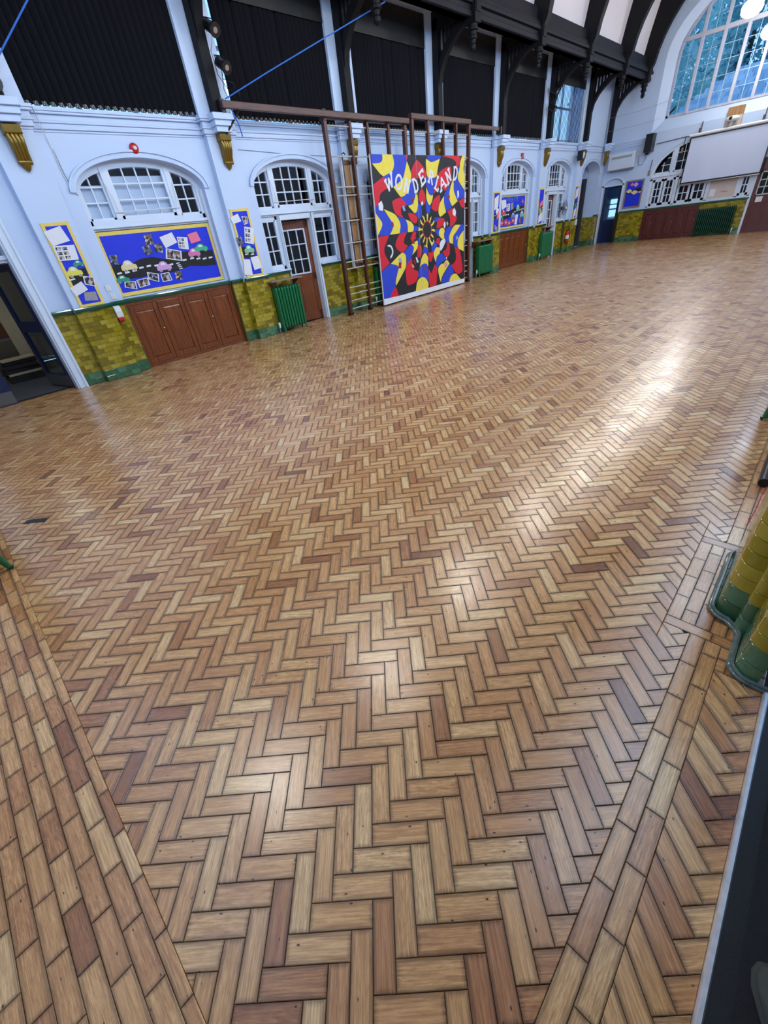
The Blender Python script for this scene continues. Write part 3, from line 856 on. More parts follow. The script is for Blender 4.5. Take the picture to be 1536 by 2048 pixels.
# ------------------------------------------------------------------ corbels
def corbel(y, n_):
    root = thing('corbel', (XP, y, 3.11), 'fluted gold corbel under the %s truss of the left wall' % ORDN[n_], 'corbel', 'gold corbels')
    b = MB(); b.prism([(XP, 3.62), (XP+0.17, 3.62), (XP+0.16, 3.53), (XP+0.15, 3.52), (XP, 3.52)], 'y', y-0.115, y+0.115)
    build(b, 'abacus', M_gold, root, bevel=0.006)
    prof = [(0.15, 3.52), (0.165, 3.46), (0.155, 3.38), (0.125, 3.30), (0.105, 3.24), (0.10, 3.22)]
    for k in (-1.5, -0.5, 0.5, 1.5):
        m = MB()
        m.tube([(XP+d-0.035, y+k*0.052*(1-(3.52-z)*0.9), z) for d, z in prof], [0.030, 0.030, 0.028, 0.025, 0.022, 0.020], 8)
        build(m, 'flute', M_gold, root, smooth=60)
    bk = MB(); bk.prism([(XP, 3.52), (XP+0.125, 3.52), (XP+0.13, 3.44), (XP+0.09, 3.30), (XP+0.07, 3.2), (XP, 3.2)], 'y', y-0.09, y+0.09)
    build(bk, 'console', M_gold, root)
    c = MB(); c.tube([(XP+0.055, y-0.085, 3.215), (XP+0.055, y+0.085, 3.215)], 0.034, 10)
    build(c, 'roll', M_gold, root, smooth=50)
    t = MB(); t.lathe([(0.062, 0.10), (0.055, 0.06), (0.032, 0.02), (0.006, 0.0)], (XP+0.035, y, 3.105), 'z', 10)
    build(t, 'tip', M_gold, root, smooth=60)
TRUSS = PIL+[25.4]
for k, y in enumerate(TRUSS): corbel(y, k)

# ------------------------------------------------------------------ roof trusses, plate, ceiling
CX = -4.62
def ceil_x(z):                                # inner face of the sloping ceiling on the left side
    zs = [6.2, 7.0, 7.8, 8.8, 9.9, 10.7, 11.0]; xs = [-8.40, -8.27, -8.10, -7.70, -6.9, -5.7, CX]
    return float(np.interp(z, zs, xs))
CEIL = [(-8.40, 6.2), (-8.27, 7.0), (-8.10, 7.8), (-7.70, 8.8), (-6.9, 9.9), (-5.7, 10.7), (CX, 11.0)]
RIB = [(CX-3.33*math.cos(t), 5.75+3.15*math.sin(t)) for t in np.linspace(0.0, math.pi/2, 14)]
mirror = lambda pts: [(2*CX-x, z) for x, z in pts][::-1]
def truss(y, n_):
    root = thing('roof_truss', (-9.30, y, 3.89), 'black timber roof truss with curved brace and pendant, %s along the left wall' % ORDN[n_], 'truss', 'black roof trusses')
    m = MB(); m.box(XP+0.001, -9.16, y-0.10, y+0.10, 3.89, 6.1)
    build(m, 'post', M_black, root, bevel=0.01)
    low = [(-9.21, 3.95), (-9.20, 4.35), (-9.185, 4.65), (-9.10, 5.02), (-8.96, 5.25), (-8.78, 5.42), (-8.55, 5.57), (-8.30, 5.68)]
    up = [(-8.30, 5.80), (-8.62, 5.70), (-8.86, 5.57), (-9.02, 5.42), (-9.13, 5.22), (-9.22, 5.0), (-9.28, 4.6), (-9.28, 3.95)]
    m = MB(); m.prism(low+up, 'y', y-0.075, y+0.075)
    build(m, 'curved_brace', M_black, root, smooth=35)
    m = MB(); m.box(XP+0.002, -8.0, y-0.10, y+0.10, 5.76, 5.98)
    build(m, 'hammer_beam', M_black, root, bevel=0.012)
    for k in range(5):
        x = -9.14+0.115*k; zb = float(np.interp(x, [-9.28, -9.13, -9.02, -8.86, -8.62], [5.0, 5.22, 5.42, 5.57, 5.70]))-0.03
        m = MB(); m.box(x-0.025, x+0.025, y-0.03, y+0.03, zb, 5.78); build(m, 'spandrel_bar', M_black, root)
    m = MB(); m.box(-8.34, -8.02, y-0.12, y+0.12, 5.60, 6.2); build(m, 'pendant_post', M_black, root, bevel=0.01)
    m = MB(); m.lathe([(0.11, 0.46), (0.11, 0.40), (0.13, 0.39), (0.13, 0.35), (0.09, 0.33), (0.09, 0.27), (0.11, 0.25), (0.11, 0.21), (0.075, 0.19), (0.06, 0.13), (0.08, 0.10), (0.07, 0.04), (0.02, 0.0)], (-8.17, y, 5.15), 'z', 10)
    build(m, 'pendant', M_black, root, smooth=30)
    rib = [(-8.05, 5.9)]+RIB[1:]
    out = [(x-0.02 if x < CX else x, z+0.02) for x, z in CEIL]
    m = MB(); m.prism(rib+out[::-1], 'y', y-0.11, y+0.11)
    build(m, 'arched_rib', M_black, root, smooth=25)
    m = MB(); m.prism(mirror(rib+out[::-1]), 'y', y-0.11, y+0.11)
    build(m, 'arched_rib', M_black, root, smooth=25)
for k, y in enumerate(TRUSS): truss(y, k)
def plate(sx):
    m = MB()
    def B(x0, x1, z0, z1):
        a, b = (x0, x1) if sx > 0 else sorted((2*CX-x0, 2*CX-x1)); m.box(a, b, YN, YE, z0, z1)
    B(-8.44, -8.20, 5.70, 6.36); B(-8.44, -8.13, 5.70, 5.80); B(-8.44, -8.16, 5.80, 5.90); B(-8.44, -8.08, 5.90, 5.98); B(-8.44, -8.12, 5.98, 6.06); B(-8.44, -8.16, 6.06, 6.12); B(-8.44, -8.22, 6.30, 6.36)
    return m
build(plate(1), 'wall_plate', M_plate, bevel=0.012, label='long moulded dark timber plate carried by the left trusses', cat='beam')
build(plate(-1), 'wall_plate', M_plate, bevel=0.012, label='long moulded dark timber plate high over the right wall', cat='beam')
ce = MB()
pts = CEIL+mirror(CEIL)[1:]
outp = [(x+(-0.15 if x < CX else 0.15 if x > CX else 0), z+0.15) for x, z in pts]
ce.prism(pts+outp[::-1], 'y', YN-0.1, YE+0.5)
for a, b in ((-9.98, -8.38), (2*CX+8.38, XR+0.5)): ce.box(a, b, YN-0.1, YE+0.5, 6.18, 6.28)
build(ce, 'ceiling', M_shade, kind='structure', label='high pale plaster ceiling between black ribs', cat='ceiling')

# ------------------------------------------------------------------ far wall with the great window
GX, GHW = -4.765, 2.555            # window centre and half width
GZ0, GZS, GB = 4.40, 6.2, 1.8
YG = YE+0.24
we = MB()
Y0, Y1 = YE, YE+0.40
ow = GHW+0.38
# lower openings: door, wide arch, second door
D1 = (-9.36, -8.52); D2 = (-3.38, -2.30)
AX, AHW, AZS, AR = -5.40, 1.96, 2.50, 1.10
def wp(x0, x1, z0, z1):
    if z0 < DTOP < z1: we.box(x0, x1, Y0, Y1, z0, DTOP, 1); we.box(x0, x1, Y0, Y1, DTOP, z1)
    else: we.box(x0, x1, Y0, Y1, z0, z1, 1 if z1 <= DTOP else 0)
wp(-10.2, D1[0], 0, 3.6); wp(D1[1], AX-AHW, 0, 3.6); 
we.prism([(D1[0], 2.34)]+[(x, z) for x, z in arch((D1[0]+D1[1])/2, 0.42, 0.24, 2.34, 16)][::-1]+[(D1[1], 2.34), (D1[1], 3.6), (D1[0], 3.6)], 'y', Y0, Y1)
pts = arch(AX, AHW, AR, AZS, 30)
we.prism(pts+[(AX-AHW, 3.99), (AX+AHW, 3.99)], 'y', Y0, Y1)
wp(-10.2, AX-AHW, 3.6, 3.99)
we.box(-5.12, AX+AHW, Y0+0.02, Y1, 0, 1.24, 1); wp(AX+AHW, D2[0], 0, 3.99); wp(D2[1], XR+0.5, 0, 3.99); wp(D2[0], D2[1], 2.5, 3.99)
# beside and over the great window, with its splayed reveal
we.box(-10.2, GX-ow, Y0, Y1, 3.99, 6.2); we.box(GX+ow, XR+0.5, Y0, Y1, 3.99, 6.2)
oa = arch(GX, ow, 2.02, 6.2, 36); ia = arch(GX, GHW, GB, GZS, 36)
we.prism(oa+[(-10.2, 6.2), (-10.2, 11.6), (XR+0.5, 11.6), (XR+0.5, 6.2)], 'y', Y0, Y1)
outer = [(GX+ow, 3.99)]+oa+[(GX-ow, 3.99)]; inner = [(GX+GHW, GZ0)]+ia+[(GX-GHW, GZ0)]
n = len(outer)
we.add([(x, YE, z) for x, z in outer]+[(x, YG, z) for x, z in inner], [(i, i+1, n+i+1, n+i) for i in range(n-1)]+[(n-1, 0, n, 2*n-1)])
wall_far = build(we, 'wall_far', [M_white, M_grout], smooth=20, kind='structure', label='white far wall with great arched window and tiled dado', cat='wall')
tile_wall('y', YE, D1[1]+0.06, AX-AHW, False)
tile_wall('y', YE, AX+AHW, D2[0]-0.05, False); tile_wall('y', YE+0.02, -5.12, AX+AHW, False)
# cornice at the far wall
cn2 = MB()
for z0, z1, d in ((3.60, 3.66, 0.03), (3.66, 3.74, 0.07), (3.74, 3.82, 0.10), (3.82, 3.87, 0.13)):
    cn2.box(-9.6, GX-ow-0.02, YE-d, YE+0.02, z0, z1)
build(cn2, 'trim_20', M_white, bevel=0.006, kind='structure', label='white cornice band on the far wall', cat='trim')
dr2 = MB()
for a, b in ((D1[1]+0.06, AX-AHW), (AX-AHW, AX+AHW), (AX+AHW, D2[0]-0.05)):
    dr2.box(a, b, YE-0.035, YE+0.05, DTOP, DTOP+0.06)
build(dr2, 'trim_21', M_rail, bevel=0.01, kind='structure', label='green dado rail on the far wall', cat='trim')

# great window: stone mullions, transom, leaded panes
M_stone = pbr('painted_stone', rgb(186, 188, 204), 0.6, var=0.06, scale=3)
M_lead = pbr('pale_lead_cames', rgb(176, 206, 226), 0.5, metal=0.3, var=0.1)
wn += 1
win = thing('window_%d' % wn, (GX, YG, GZ0), 'great arched window of seven leaded lights above the projection screen', 'window', kind='structure')
conv = [(x, z) for x, z in ia]+[(GX-GHW, GZ0), (GX+GHW, GZ0)]
LW = 2*GHW/7
f = MB()
ia2 = arch(GX, GHW-0.07, GB-0.07, GZS, 36)
f.prism(ia+ia2[::-1], 'y', YG-0.03, YG+0.10)
f.box(GX-GHW, GX+GHW, YG-0.03, YG+0.10, GZ0, GZ0+0.07)
for s in (-1, 1): a, b = sorted((GX+s*GHW, GX+s*(GHW-0.07))); f.box(a, b, YG-0.03, YG+0.1, GZ0, GZS)
build(f, 'frame', M_stone, win, smooth=25)
for k in range(1, 7):
    x = GX-GHW+LW*k
    m = MB(); m.prism(clip_convex([(x-0.055, GZ0), (x+0.055, GZ0), (x+0.055, 8.2), (x-0.055, 8.2)], conv), 'y', YG-0.05, YG+0.10); build(m, 'mullion', M_stone, win, bevel=0.015)
m = MB(); m.prism(clip_convex([(GX-GHW, 6.60), (GX+GHW, 6.60), (GX+GHW, 6.73), (GX-GHW, 6.73)], conv), 'y', YG-0.045, YG+0.095); build(m, 'transom', M_stone, win)
zs = [GZ0+0.07+0.465*k for k in range(9)]
for k in range(7):
    x0, x1 = GX-GHW+LW*k+0.05, GX-GHW+LW*(k+1)-0.05
    rows_ = [4.47, 4.88, 5.33, 5.78, 6.21, 6.60]+[6.73, 7.15, 7.6, 8.0]
    for r in range(len(rows_)-1):
        if rows_[r] == 6.60: continue
        for h in range(2):
            a, b = x0+(x1-x0)*h/2, x0+(x1-x0)*(h+1)/2
            p = clip_convex([(a, rows_[r]), (b, rows_[r]), (b, rows_[r+1]), (a, rows_[r+1])], conv)
            if len(p) > 2 and abs(parea(p)) > 0.003:
                m = MB(); m.prism(p, 'y', YG+0.03, YG+0.036); build(m, 'pane', M_glass, win)
    xm = (x0+x1)/2
    p = clip_convex([(xm-0.008, GZ0), (xm+0.008, GZ0), (xm+0.008, 8.0), (xm-0.008, 8.0)], conv)
    m = MB(); m.prism(p, 'y', YG+0.02, YG+0.045); build(m, 'came', M_lead, win)
    for z in rows_[1:]:
        p = clip_convex([(x0, z-0.008), (x1, z-0.008), (x1, z+0.008), (x0, z+0.008)], conv)
        if len(p) > 2 and z not in (6.60, 6.73): m = MB(); m.prism(p, 'y', YG+0.021, YG+0.044); build(m, 'came', M_lead, win)

# wide arch on the far wall: fanlight and casements, all turned to face the hall
class Turn:
    pass
def far_glazed(win, x0, x1, z0, z1, nc, nr, frame=0.05, conv=None, y=YE+0.10, bar=0.024):
    pre = set(o.name for o in win.children)
    glazed_y(win, x0, x1, z0, z1, nc, nr, y, frame, bar, conv)
def glazed_y(win, x0, x1, z0, z1, nc, nr, y, frame, bar, conv, mat=M_gloss):
    def lim(r):
        a, b, c, d = r; p = [(a, c), (b, c), (b, d), (a, d)]
        return clip_convex(p, conv) if conv else p
    fr = MB()
    for k, r in enumerate(((x0, x0+frame, z0, z1), (x1-frame, x1, z0, z1), (x0, x1, z0, z0+frame), (x0, x1, z1-frame, z1))):
        if conv and k == 3: continue
        p = lim(r)
        if len(p) > 2: fr.prism(p, 'y', y-0.03, y+0.03)
    build(fr, 'sash_frame', mat, win)
    iw = (x1-x0-2*frame)/nc; ih = (z1-z0-2*frame)/nr
    for j in range(1, nc):
        p = lim((x0+frame+iw*j-bar/2, x0+frame+iw*j+bar/2, z0+frame, z1-(0 if conv else frame)))
        if len(p) > 2: m = MB(); m.prism(p, 'y', y-0.022, y+0.015); build(m, 'glazing_bar', mat, win)
    for j in range(1, nr):
        p = lim((x0+frame, x1-frame, z0+frame+ih*j-bar/2, z0+frame+ih*j+bar/2))
        if len(p) > 2: m = MB(); m.prism(p, 'y', y-0.021, y+0.014); build(m, 'glazing_bar', mat, win)
    for a in range(nc):
        for b in range(nr):
            p = lim((x0+frame+iw*a, x0+frame+iw*(a+1), z0+frame+ih*b, z0+frame+ih*(b+1)+(frame if conv and b == nr-1 else 0)))
            if len(p) > 2 and abs(parea(p)) > 0.002: m = MB(); m.prism(p, 'y', y-0.003, y+0.003); build(m, 'pane', M_glass, win)
wn += 1
win = thing('window_%d' % wn, (AX, YE+0.1, 2.40), 'wide arched white window half hidden by the projection screen', 'window', kind='structure')
f = MB()
aa = arch(AX, AHW, AR, AZS, 30); ab = arch(AX, AHW-0.09, AR-0.09, AZS, 30)
f.prism(aa+ab[::-1], 'y', YE+0.04, YE+0.16)
f.box(AX-AHW, AX+AHW, YE+0.02, YE+0.16, 2.36, 2.50); f.box(AX-AHW, AX+AHW, YE-0.02, YE+0.10, 2.38, 2.43)
for x in (AX-1.18, AX-0.02+0.02, AX+1.18): f.box(x-0.06, x+0.06, YE+0.05, YE+0.15, 2.5, 3.42 if abs(x-AX) > 0.5 else 3.5)
build(f, 'frame', M_gloss, win, bevel=0.006)
cv = arch(AX, AHW-0.085, AR-0.085, AZS, 30)+[(AX-AHW, 2.4), (AX+AHW, 2.4)]
for x0, x1, nc in ((AX-AHW+0.09, AX-1.24, 2), (AX-1.12, AX-0.06, 4), (AX+0.06, AX+1.12, 4), (AX+1.24, AX+AHW-0.09, 2)):
    glazed_y(win, x0, x1, 2.50, 3.50 if nc == 4 else 3.3, nc, 3, YE+0.10, 0.05, 0.024, cv)
wn += 1
win = thing('window_%d' % wn, (AX, YE+0.08, 1.26), 'row of white casements with small panes above the dark red cupboard', 'window', kind='structure')
f = MB()
f.box(AX-AHW, AX+AHW, YE+0.03, YE+0.14, 1.24, 1.34); f.box(AX-AHW, AX+AHW, YE+0.03, YE+0.14, 2.28, 2.38)
for x in (-7.30, -6.27, -5.02, -3.95, -3.50): f.box(x-0.06, x+0.06, YE+0.03, YE+0.15, 1.3, 2.34)
build(f, 'frame', M_gloss, win, bevel=0.006)
for x0, x1 in ((-7.22, -6.80), (-6.76, -6.34), (-6.18, -5.68), (-5.60, -5.10), (-3.90, -3.55)):
    glazed_y(win, x0, x1, 1.34, 2.30, 2, 3, YE+0.06, 0.085, 0.03, None)
wi = MB(); wi.box(-4.99, -3.98, YE+0.05, YE+0.13, 1.26, 2.36)
M_beige = pbr('beige_board', rgb(206, 190, 180), 0.7, var=0.04)
build(wi, 'wall_far_panel', M_beige, kind='structure', label='beige board panel under the right half of the projection screen', cat='wall')
# dim rooms behind the far wall
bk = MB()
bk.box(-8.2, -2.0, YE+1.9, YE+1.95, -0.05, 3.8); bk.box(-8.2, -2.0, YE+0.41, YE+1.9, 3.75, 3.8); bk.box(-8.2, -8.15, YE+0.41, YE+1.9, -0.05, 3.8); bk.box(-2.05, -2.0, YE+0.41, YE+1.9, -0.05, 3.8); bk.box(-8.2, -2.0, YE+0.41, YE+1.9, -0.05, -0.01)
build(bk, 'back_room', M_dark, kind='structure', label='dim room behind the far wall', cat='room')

# cupboard and big radiator below
cupboard('cupboard', -7.36, -5.12, DTOP, -9.56, 5, 'wide dark red panelled cupboard on the far wall', M_maroon, 'y', YE-0.01)
# far left door with fan head, navy leaf folded open, bright passage behind
dn += 1
root = thing('door_%d' % dn, ((D1[0]+D1[1])/2, YE+0.1, 0), 'navy half-glazed door in the far left corner', 'door', kind='structure')
f = MB()
f.box(D1[0]-0.08, D1[0], YE-0.03, YE+0.12, 0, 2.36); f.box(D1[1], D1[1]+0.05, YE-0.03, YE+0.12, 1.26, 2.36); f.box(D1[0]-0.08, D1[1]+0.05, YE-0.03, YE+0.12, 2.30, 2.36)
o = arch((D1[0]+D1[1])/2, 0.50, 0.30, 2.36, 16); q = arch((D1[0]+D1[1])/2, 0.42, 0.23, 2.36, 16); f.prism(o+q[::-1], 'y', YE-0.03, YE+0.10)
build(f, 'door_frame', M_gloss, root, smooth=25, label='white door frame with arched head')
f = MB(); f.prism(arch((D1[0]+D1[1])/2, 0.42, 0.24, 2.34, 16), 'y', YE+0.10, YE+0.14); build(f, 'tympanum', M_white, root, label='white arched panel over the door')
for nm, b in (('stile', (D1[0], D1[0]+0.12, 0.0, 2.30)), ('stile', (D1[1]-0.16, D1[1], 0.0, 2.30)), ('rail', (D1[0]+0.12, D1[1]-0.16, 0.0, 0.95)), ('rail', (D1[0]+0.12, D1[1]-0.16, 2.22, 2.30))):
    m = MB(); m.box(b[0], b[1], YE+0.13, YE+0.18, b[2], b[3]); build(m, nm, M_navy, root, bevel=0.006)
for z0, z1 in ((0.95, 1.58), (1.60, 2.22)):
    m = MB(); m.box(D1[0]+0.12, D1[1]-0.16, YE+0.15, YE+0.156, z0, z1); build(m, 'pane', M_glass, root)
m = MB(); m.box(D1[0]+0.12, D1[1]-0.16, YE+0.135, YE+0.175, 1.57, 1.61); build(m, 'glazing_bar', M_navy, root)
m = MB(); m.box(D1[1]-0.02, D1[1]+0.03, YE-0.30, YE+0.10, 0.0, 1.22); build(m, 'door_edge', M_blackm, root, label='dark edge of the folded leaf')
# white window frame seen through the glass of that door: passage with its own window
pz = MB(); pz.box(-10.1, -8.25, YE+2.6, YE+2.65, 0, 0.9); pz.box(-10.1, -8.25, YE+2.6, YE+2.65, 1.85, 3.0); pz.box(-10.1, -8.25, YE+0.4, YE+2.6, -0.05, -0.01); pz.box(-10.1, -10.05, YE+0.4, YE+2.6, 0, 3.0); pz.box(-8.3, -8.25, YE+0.4, YE+2.6, 0, 3.0)
build(pz, 'passage', pbr('passage_paint', rgb(96, 116, 146), 0.6), kind='structure', label='blue passage seen through the navy door', cat='passage')
pf = MB()
for z in (0.92, 1.36, 1.82): pf.box(-10.0, -8.3, YE+2.56, YE+2.62, z-0.03, z+0.03)
for x in (-9.9, -9.35, -8.8): pf.box(x-0.03, x+0.03, YE+2.56, YE+2.62, 0.9, 1.85)
wn += 1
build(pf, 'window_%d' % wn, M_gloss, kind='structure', label='passage window seen through the navy door', cat='window')
# right hand dark red door with a glazed top
dn += 1
root = thing('door_%d' % dn, ((D2[0]+D2[1])/2, YE+0.08, 0), 'dark red half-glazed door right of the long radiator', 'door', kind='structure')
f = MB(); f.box(D2[0]-0.08, D2[0]+0.0, YE-0.03, YE+0.12, 0, 2.56); f.box(D2[1], D2[1]+0.08, YE-0.03, YE+0.12, 0, 2.56)
build(f, 'door_frame', M_gloss, root, label='white door frame')
f = MB(); f.box(D2[0], D2[1], YE+0.0, YE+0.10, 2.12, 2.5); build(f, 'overpanel', M_maroon, root)
for nm, b in (('stile', (D2[0], D2[0]+0.13, 0.0, 2.12)), ('stile', (D2[1]-0.13, D2[1], 0.0, 2.12)), ('rail', (D2[0]+0.13, D2[1]-0.13, 0, 0.22)), ('rail', (D2[0]+0.13, D2[1]-0.13, 1.0, 1.28)), ('rail', (D2[0]+0.13, D2[1]-0.13, 2.04, 2.12))):
    m = MB(); m.box(b[0], b[1], YE+0.02, YE+0.07, b[2], b[3]); build(m, nm, M_maroon, root, bevel=0.005)
for a, b in ((D2[0]+0.13, -2.87), (-2.81, D2[1]-0.13)):
    m = MB(); m.box(a, b, YE+0.035, YE+0.055, 0.22, 1.0); build(m, 'panel', M_maroon, root)
m = MB(); m.box(-2.87, -2.81, YE+0.02, YE+0.07, 0.22, 1.0); build(m, 'stile', M_maroon, root)
glazed_y(root, D2[0]+0.12, D2[1]-0.12, 1.28, 2.05, 4, 3, YE+0.03, 0.035, 0.03, None, pbr('cream_glazing_paint', rgb(196, 196, 186), 0.4))
nt_ = MB(); nt_.box(-3.20, -2.98, YE+0.012, YE+0.018, 1.05, 1.23); build(nt_, 'door_notice', M_paper, root, label='small white notice fixed on the door')

# ------------------------------------------------------------------ deep arched recess at the far end of the left wall
c = BAY[6]
rc = MB()
rc.box(-11.2, -11.15, c-1.3, YE, 0, 3.6); rc.box(-11.15, XB, c+0.98, c+1.03, 0, 3.6); rc.box(-11.15, XB, c-1.03, c-0.98, 0, 3.6); rc.box(-11.15, XB, c-1.0, c+1.0, 3.31, 3.36); rc.box(-11.15, XB, c-1.0, c+1.0, -0.05, -0.005)
build(rc, 'wall_recess', M_white, kind='structure', label='white walls of the deep arched recess in the far corner', cat='wall')
for lo, hi, pl in ((XB-0.6, XW, c+0.98),): tile_wall('y', pl, lo, hi, False)
dn += 1
root = thing('door_%d' % dn, (-10.5, c+0.95, 0), 'tall dark door inside the arched recess', 'door', kind='structure')
m = MB(); m.box(-10.95, -10.02, c+0.93, c+0.975, 0.0, 2.75); build(m, 'leaf', pbr('dark_grey_door', rgb(64, 62, 64), 0.5), root)
for z0, z1 in ((0.2, 0.95), (1.15, 2.0), (2.1, 2.6)):
    m = MB(); m.box(-10.85, -10.12, c+0.92, c+0.93, z0, z1); build(m, 'panel', pbr('dark_grey_panel', rgb(52, 50, 52), 0.5), root)
m = MB(); m.box(XW-0.30, XW+0.01, edges[6][0]+0.005, edges[6][0]+0.07, 0, 1.30); build(m, 'door_edge', M_blackm, root, label='black door edge by the recess')

# ------------------------------------------------------------------ store room doorway by the first pilaster
XD = -9.66
tm = MB()
tm.box(XD-0.10, XW+0.03, DOOR_Y1, DOOR_Y1+0.17, 0, 3.05); tm.box(XW, XW+0.06, DOOR_Y1+0.03, DOOR_Y1+0.07, 0, 3.05); tm.box(XW, XW+0.05, DOOR_Y1+0.13, DOOR_Y1+0.175, 0, 3.05)
tm.box(XD-0.10, XW+0.03, DOOR_Y0-0.17, DOOR_Y0, 0, 3.05)
tm.box(XD-0.10, XW+0.03, DOOR_Y0, DOOR_Y1, 2.96, 3.06)
tm.box(XD-0.08, XD+0.10, DOOR_Y0, DOOR_Y1, 2.03, 2.13); tm.box(XD-0.08, XD+0.14, DOOR_Y0, DOOR_Y1, 2.07, 2.10)
build(tm, 'trim_30', M_gloss, bevel=0.008, kind='structure', label='white double door frame of the store at the left edge', cat='trim')
wn += 1
win = thing('window_%d' % wn, (XD, 0.5, 2.13), 'grey fanlight over the store doorway', 'window', kind='structure')
for a, b in ((DOOR_Y0, 0.48), (0.52, DOOR_Y1)):
    m = MB(); m.box(XD-0.003, XD+0.003, a, b, 2.13, 2.96); build(m, 'pane', M_glass, win)
m = MB(); m.box(XD-0.03, XD+0.03, 0.48, 0.52, 2.13, 2.96); build(m, 'mullion', M_gloss, win)
M_kick = pbr('grey_kick_plate', rgb(96, 92, 94), 0.45, metal=0.3)
def store_leaf(name, label, hinge, ang, wd, sgn):
    root = thing(name, (hinge[0], hinge[1], 0.01), label, 'door', kind='structure')
    def tw(v):
        t, w, z = v
        return (hinge[0]-w*math.sin(ang)-sgn*0-t*math.cos(ang), hinge[1]-sgn*w*math.cos(ang)+t*math.sin(ang)*sgn, z)
    def dp(nm, bs, mat, **k):
        m = MB()
        for b in bs: m.box(*b)
        m.v = [tw(v) for v in m.v]; build(m, nm, mat, root, **k)
    dp('stile', [(0, 0.045, 0, 0.11, 0.01, 2.02)], M_navy); dp('stile', [(0, 0.045, wd-0.11, wd, 0.01, 2.02)], M_navy)
    dp('rail', [(0, 0.045, 0.11, wd-0.11, 1.92, 2.02)], M_navy); dp('rail', [(0, 0.045, 0.11, wd-0.11, 0.98, 1.16)], M_navy); dp('rail', [(0, 0.045, 0.11, wd-0.11, 0.01, 0.24)], M_navy)
    dp('kick_plate', [(-0.004, 0, 0.01, wd-0.01, 0.02, 0.22)], M_kick, label='grey metal kick plate')
    dp('pane', [(0.018, 0.024, 0.11, wd-0.11, 1.16, 1.92)], M_glass); dp('pane', [(0.018, 0.024, 0.11, wd-0.11, 0.24, 0.98)], M_glass)
dn += 1; store_leaf('door_%d' % dn, 'navy glazed store door folded open beside the first pilaster', (XD-0.03, DOOR_Y1-0.01), math.radians(76), 0.90, 1)
dn += 1; store_leaf('door_%d' % dn, 'navy store door with grey kick plate at the left edge', (XD-0.03, DOOR_Y0+0.01), math.radians(0), 0.91, -1)
st = MB()
st.box(-14.0, XB+0.32, -1.4, 2.08, -0.06, -0.012, 1); st.box(-14.05, -14.0, -1.4, 2.08, 0, 3.3); st.box(-14.0, XB, 2.05, 2.10, 0, 3.3); st.box(-14.0, XB, -1.45, -1.4, 0, 3.3); st.box(-14.0, XB, -1.4, 2.08, 3.25, 3.3)
build(st, 'store_room', [M_store, pbr('store_lino', rgb(72, 78, 86), 0.5, var=0.25, scale=3)], kind='structure', label='grey store room behind the navy doors', cat='room')
lm = MB(); lm.box(-12.3, -11.1, 0.3, 0.6, 3.19, 3.25)
build(lm, 'store_fill_light', pbr('store_fill_glow', rgb(240, 240, 230), 0.5, emis=(1, 0.95, 0.85, 1), estr=9.0), label='unseen glowing strip added to light the store room', cat='light')  # glowing strip added out of view to brighten the store
M_offcut = pbr('pale_offcut', rgb(196, 184, 150), 0.6, var=0.12, scale=14)
M_offdark = pbr('black_offcut', rgb(34, 32, 34), 0.6, var=0.3, scale=14)
names_ = ('topmost pale', 'upper black', 'thick black', 'long black', 'lower pale', 'bottom black', 'grey-white', 'leaning pale', 'short pale', 'outermost cream')
for k, (cx, cy, z0, a, ln, w_, t_, mt) in enumerate((
        (-12.05, 1.02, 0.405, 0.10, 0.62, 0.40, 0.025, M_offcut), (-12.05, 1.03, 0.335, 0.02, 0.58, 0.40, 0.060, M_offdark), (-12.02, 1.02, 0.250, -0.05, 0.60, 0.40, 0.075, M_offdark), (-12.04, 1.00, 0.175, 0.06, 0.64, 0.40, 0.065, M_offdark), (-12.02, 1.01, 0.125, 0.0, 0.58, 0.42, 0.045, M_offcut), (-12.03, 1.00, -0.012, -0.03, 0.62, 0.42, 0.125, M_offdark),
        (-12.20, 0.50, 0.36, 1.25, 0.95, 0.20, 0.03, M_paper), (-12.10, 0.45, 0.24, 1.20, 1.0, 0.16, 0.08, M_offcut), (-12.00, 0.42, 0.12, 1.18, 1.0, 0.16, 0.09, M_offcut), (-11.90, 0.40, -0.012, 1.15, 1.0, 0.16, 0.11, M_offcut))):
    m = MB(); m.box(-w_/2, w_/2, -ln/2, ln/2, 0, t_)
    m.v = [(cx+x*math.cos(a)-y*math.sin(a), cy+x*math.sin(a)+y*math.cos(a), z0+z) for x, y, z in m.v]
    build(m, 'timber_offcut', mt, bevel=0.004, label='%s board in the pile of offcuts inside the store' % names_[k], cat='board', group='pile of boards in the store')
root = thing('store_table', (-13.0, 0.9, 0), 'grey topped table at the back of the store room', 'table')
m = MB(); m.box(-13.6, -12.6, -0.6, 1.6, 0.72, 0.76); build(m, 'table_top', pbr('grey_laminate', rgb(110, 114, 120), 0.5), root)
for x in (-13.5, -12.7):
    for y in (-0.5, 1.5):
        m = MB(); m.box(x-0.025, x+0.025, y-0.025, y+0.025, -0.012, 0.72); build(m, 'leg', M_blackm, root)
bx = MB(); bx.box(-13.2, -12.8, 0.75, 1.2, 0.76, 1.05); build(bx, 'brown_box', pbr('brown_cardboard', rgb(104, 62, 40), 0.7), bevel=0.01, label='brown box on the store table', cat='box')
bx = MB(); bx.box(-12.52, -12.47, 1.16, 1.42, 0.0, 2.1); build(bx, 'plywood_sheet', M_offcut, label='tall pale sheet standing inside the store', cat='board')

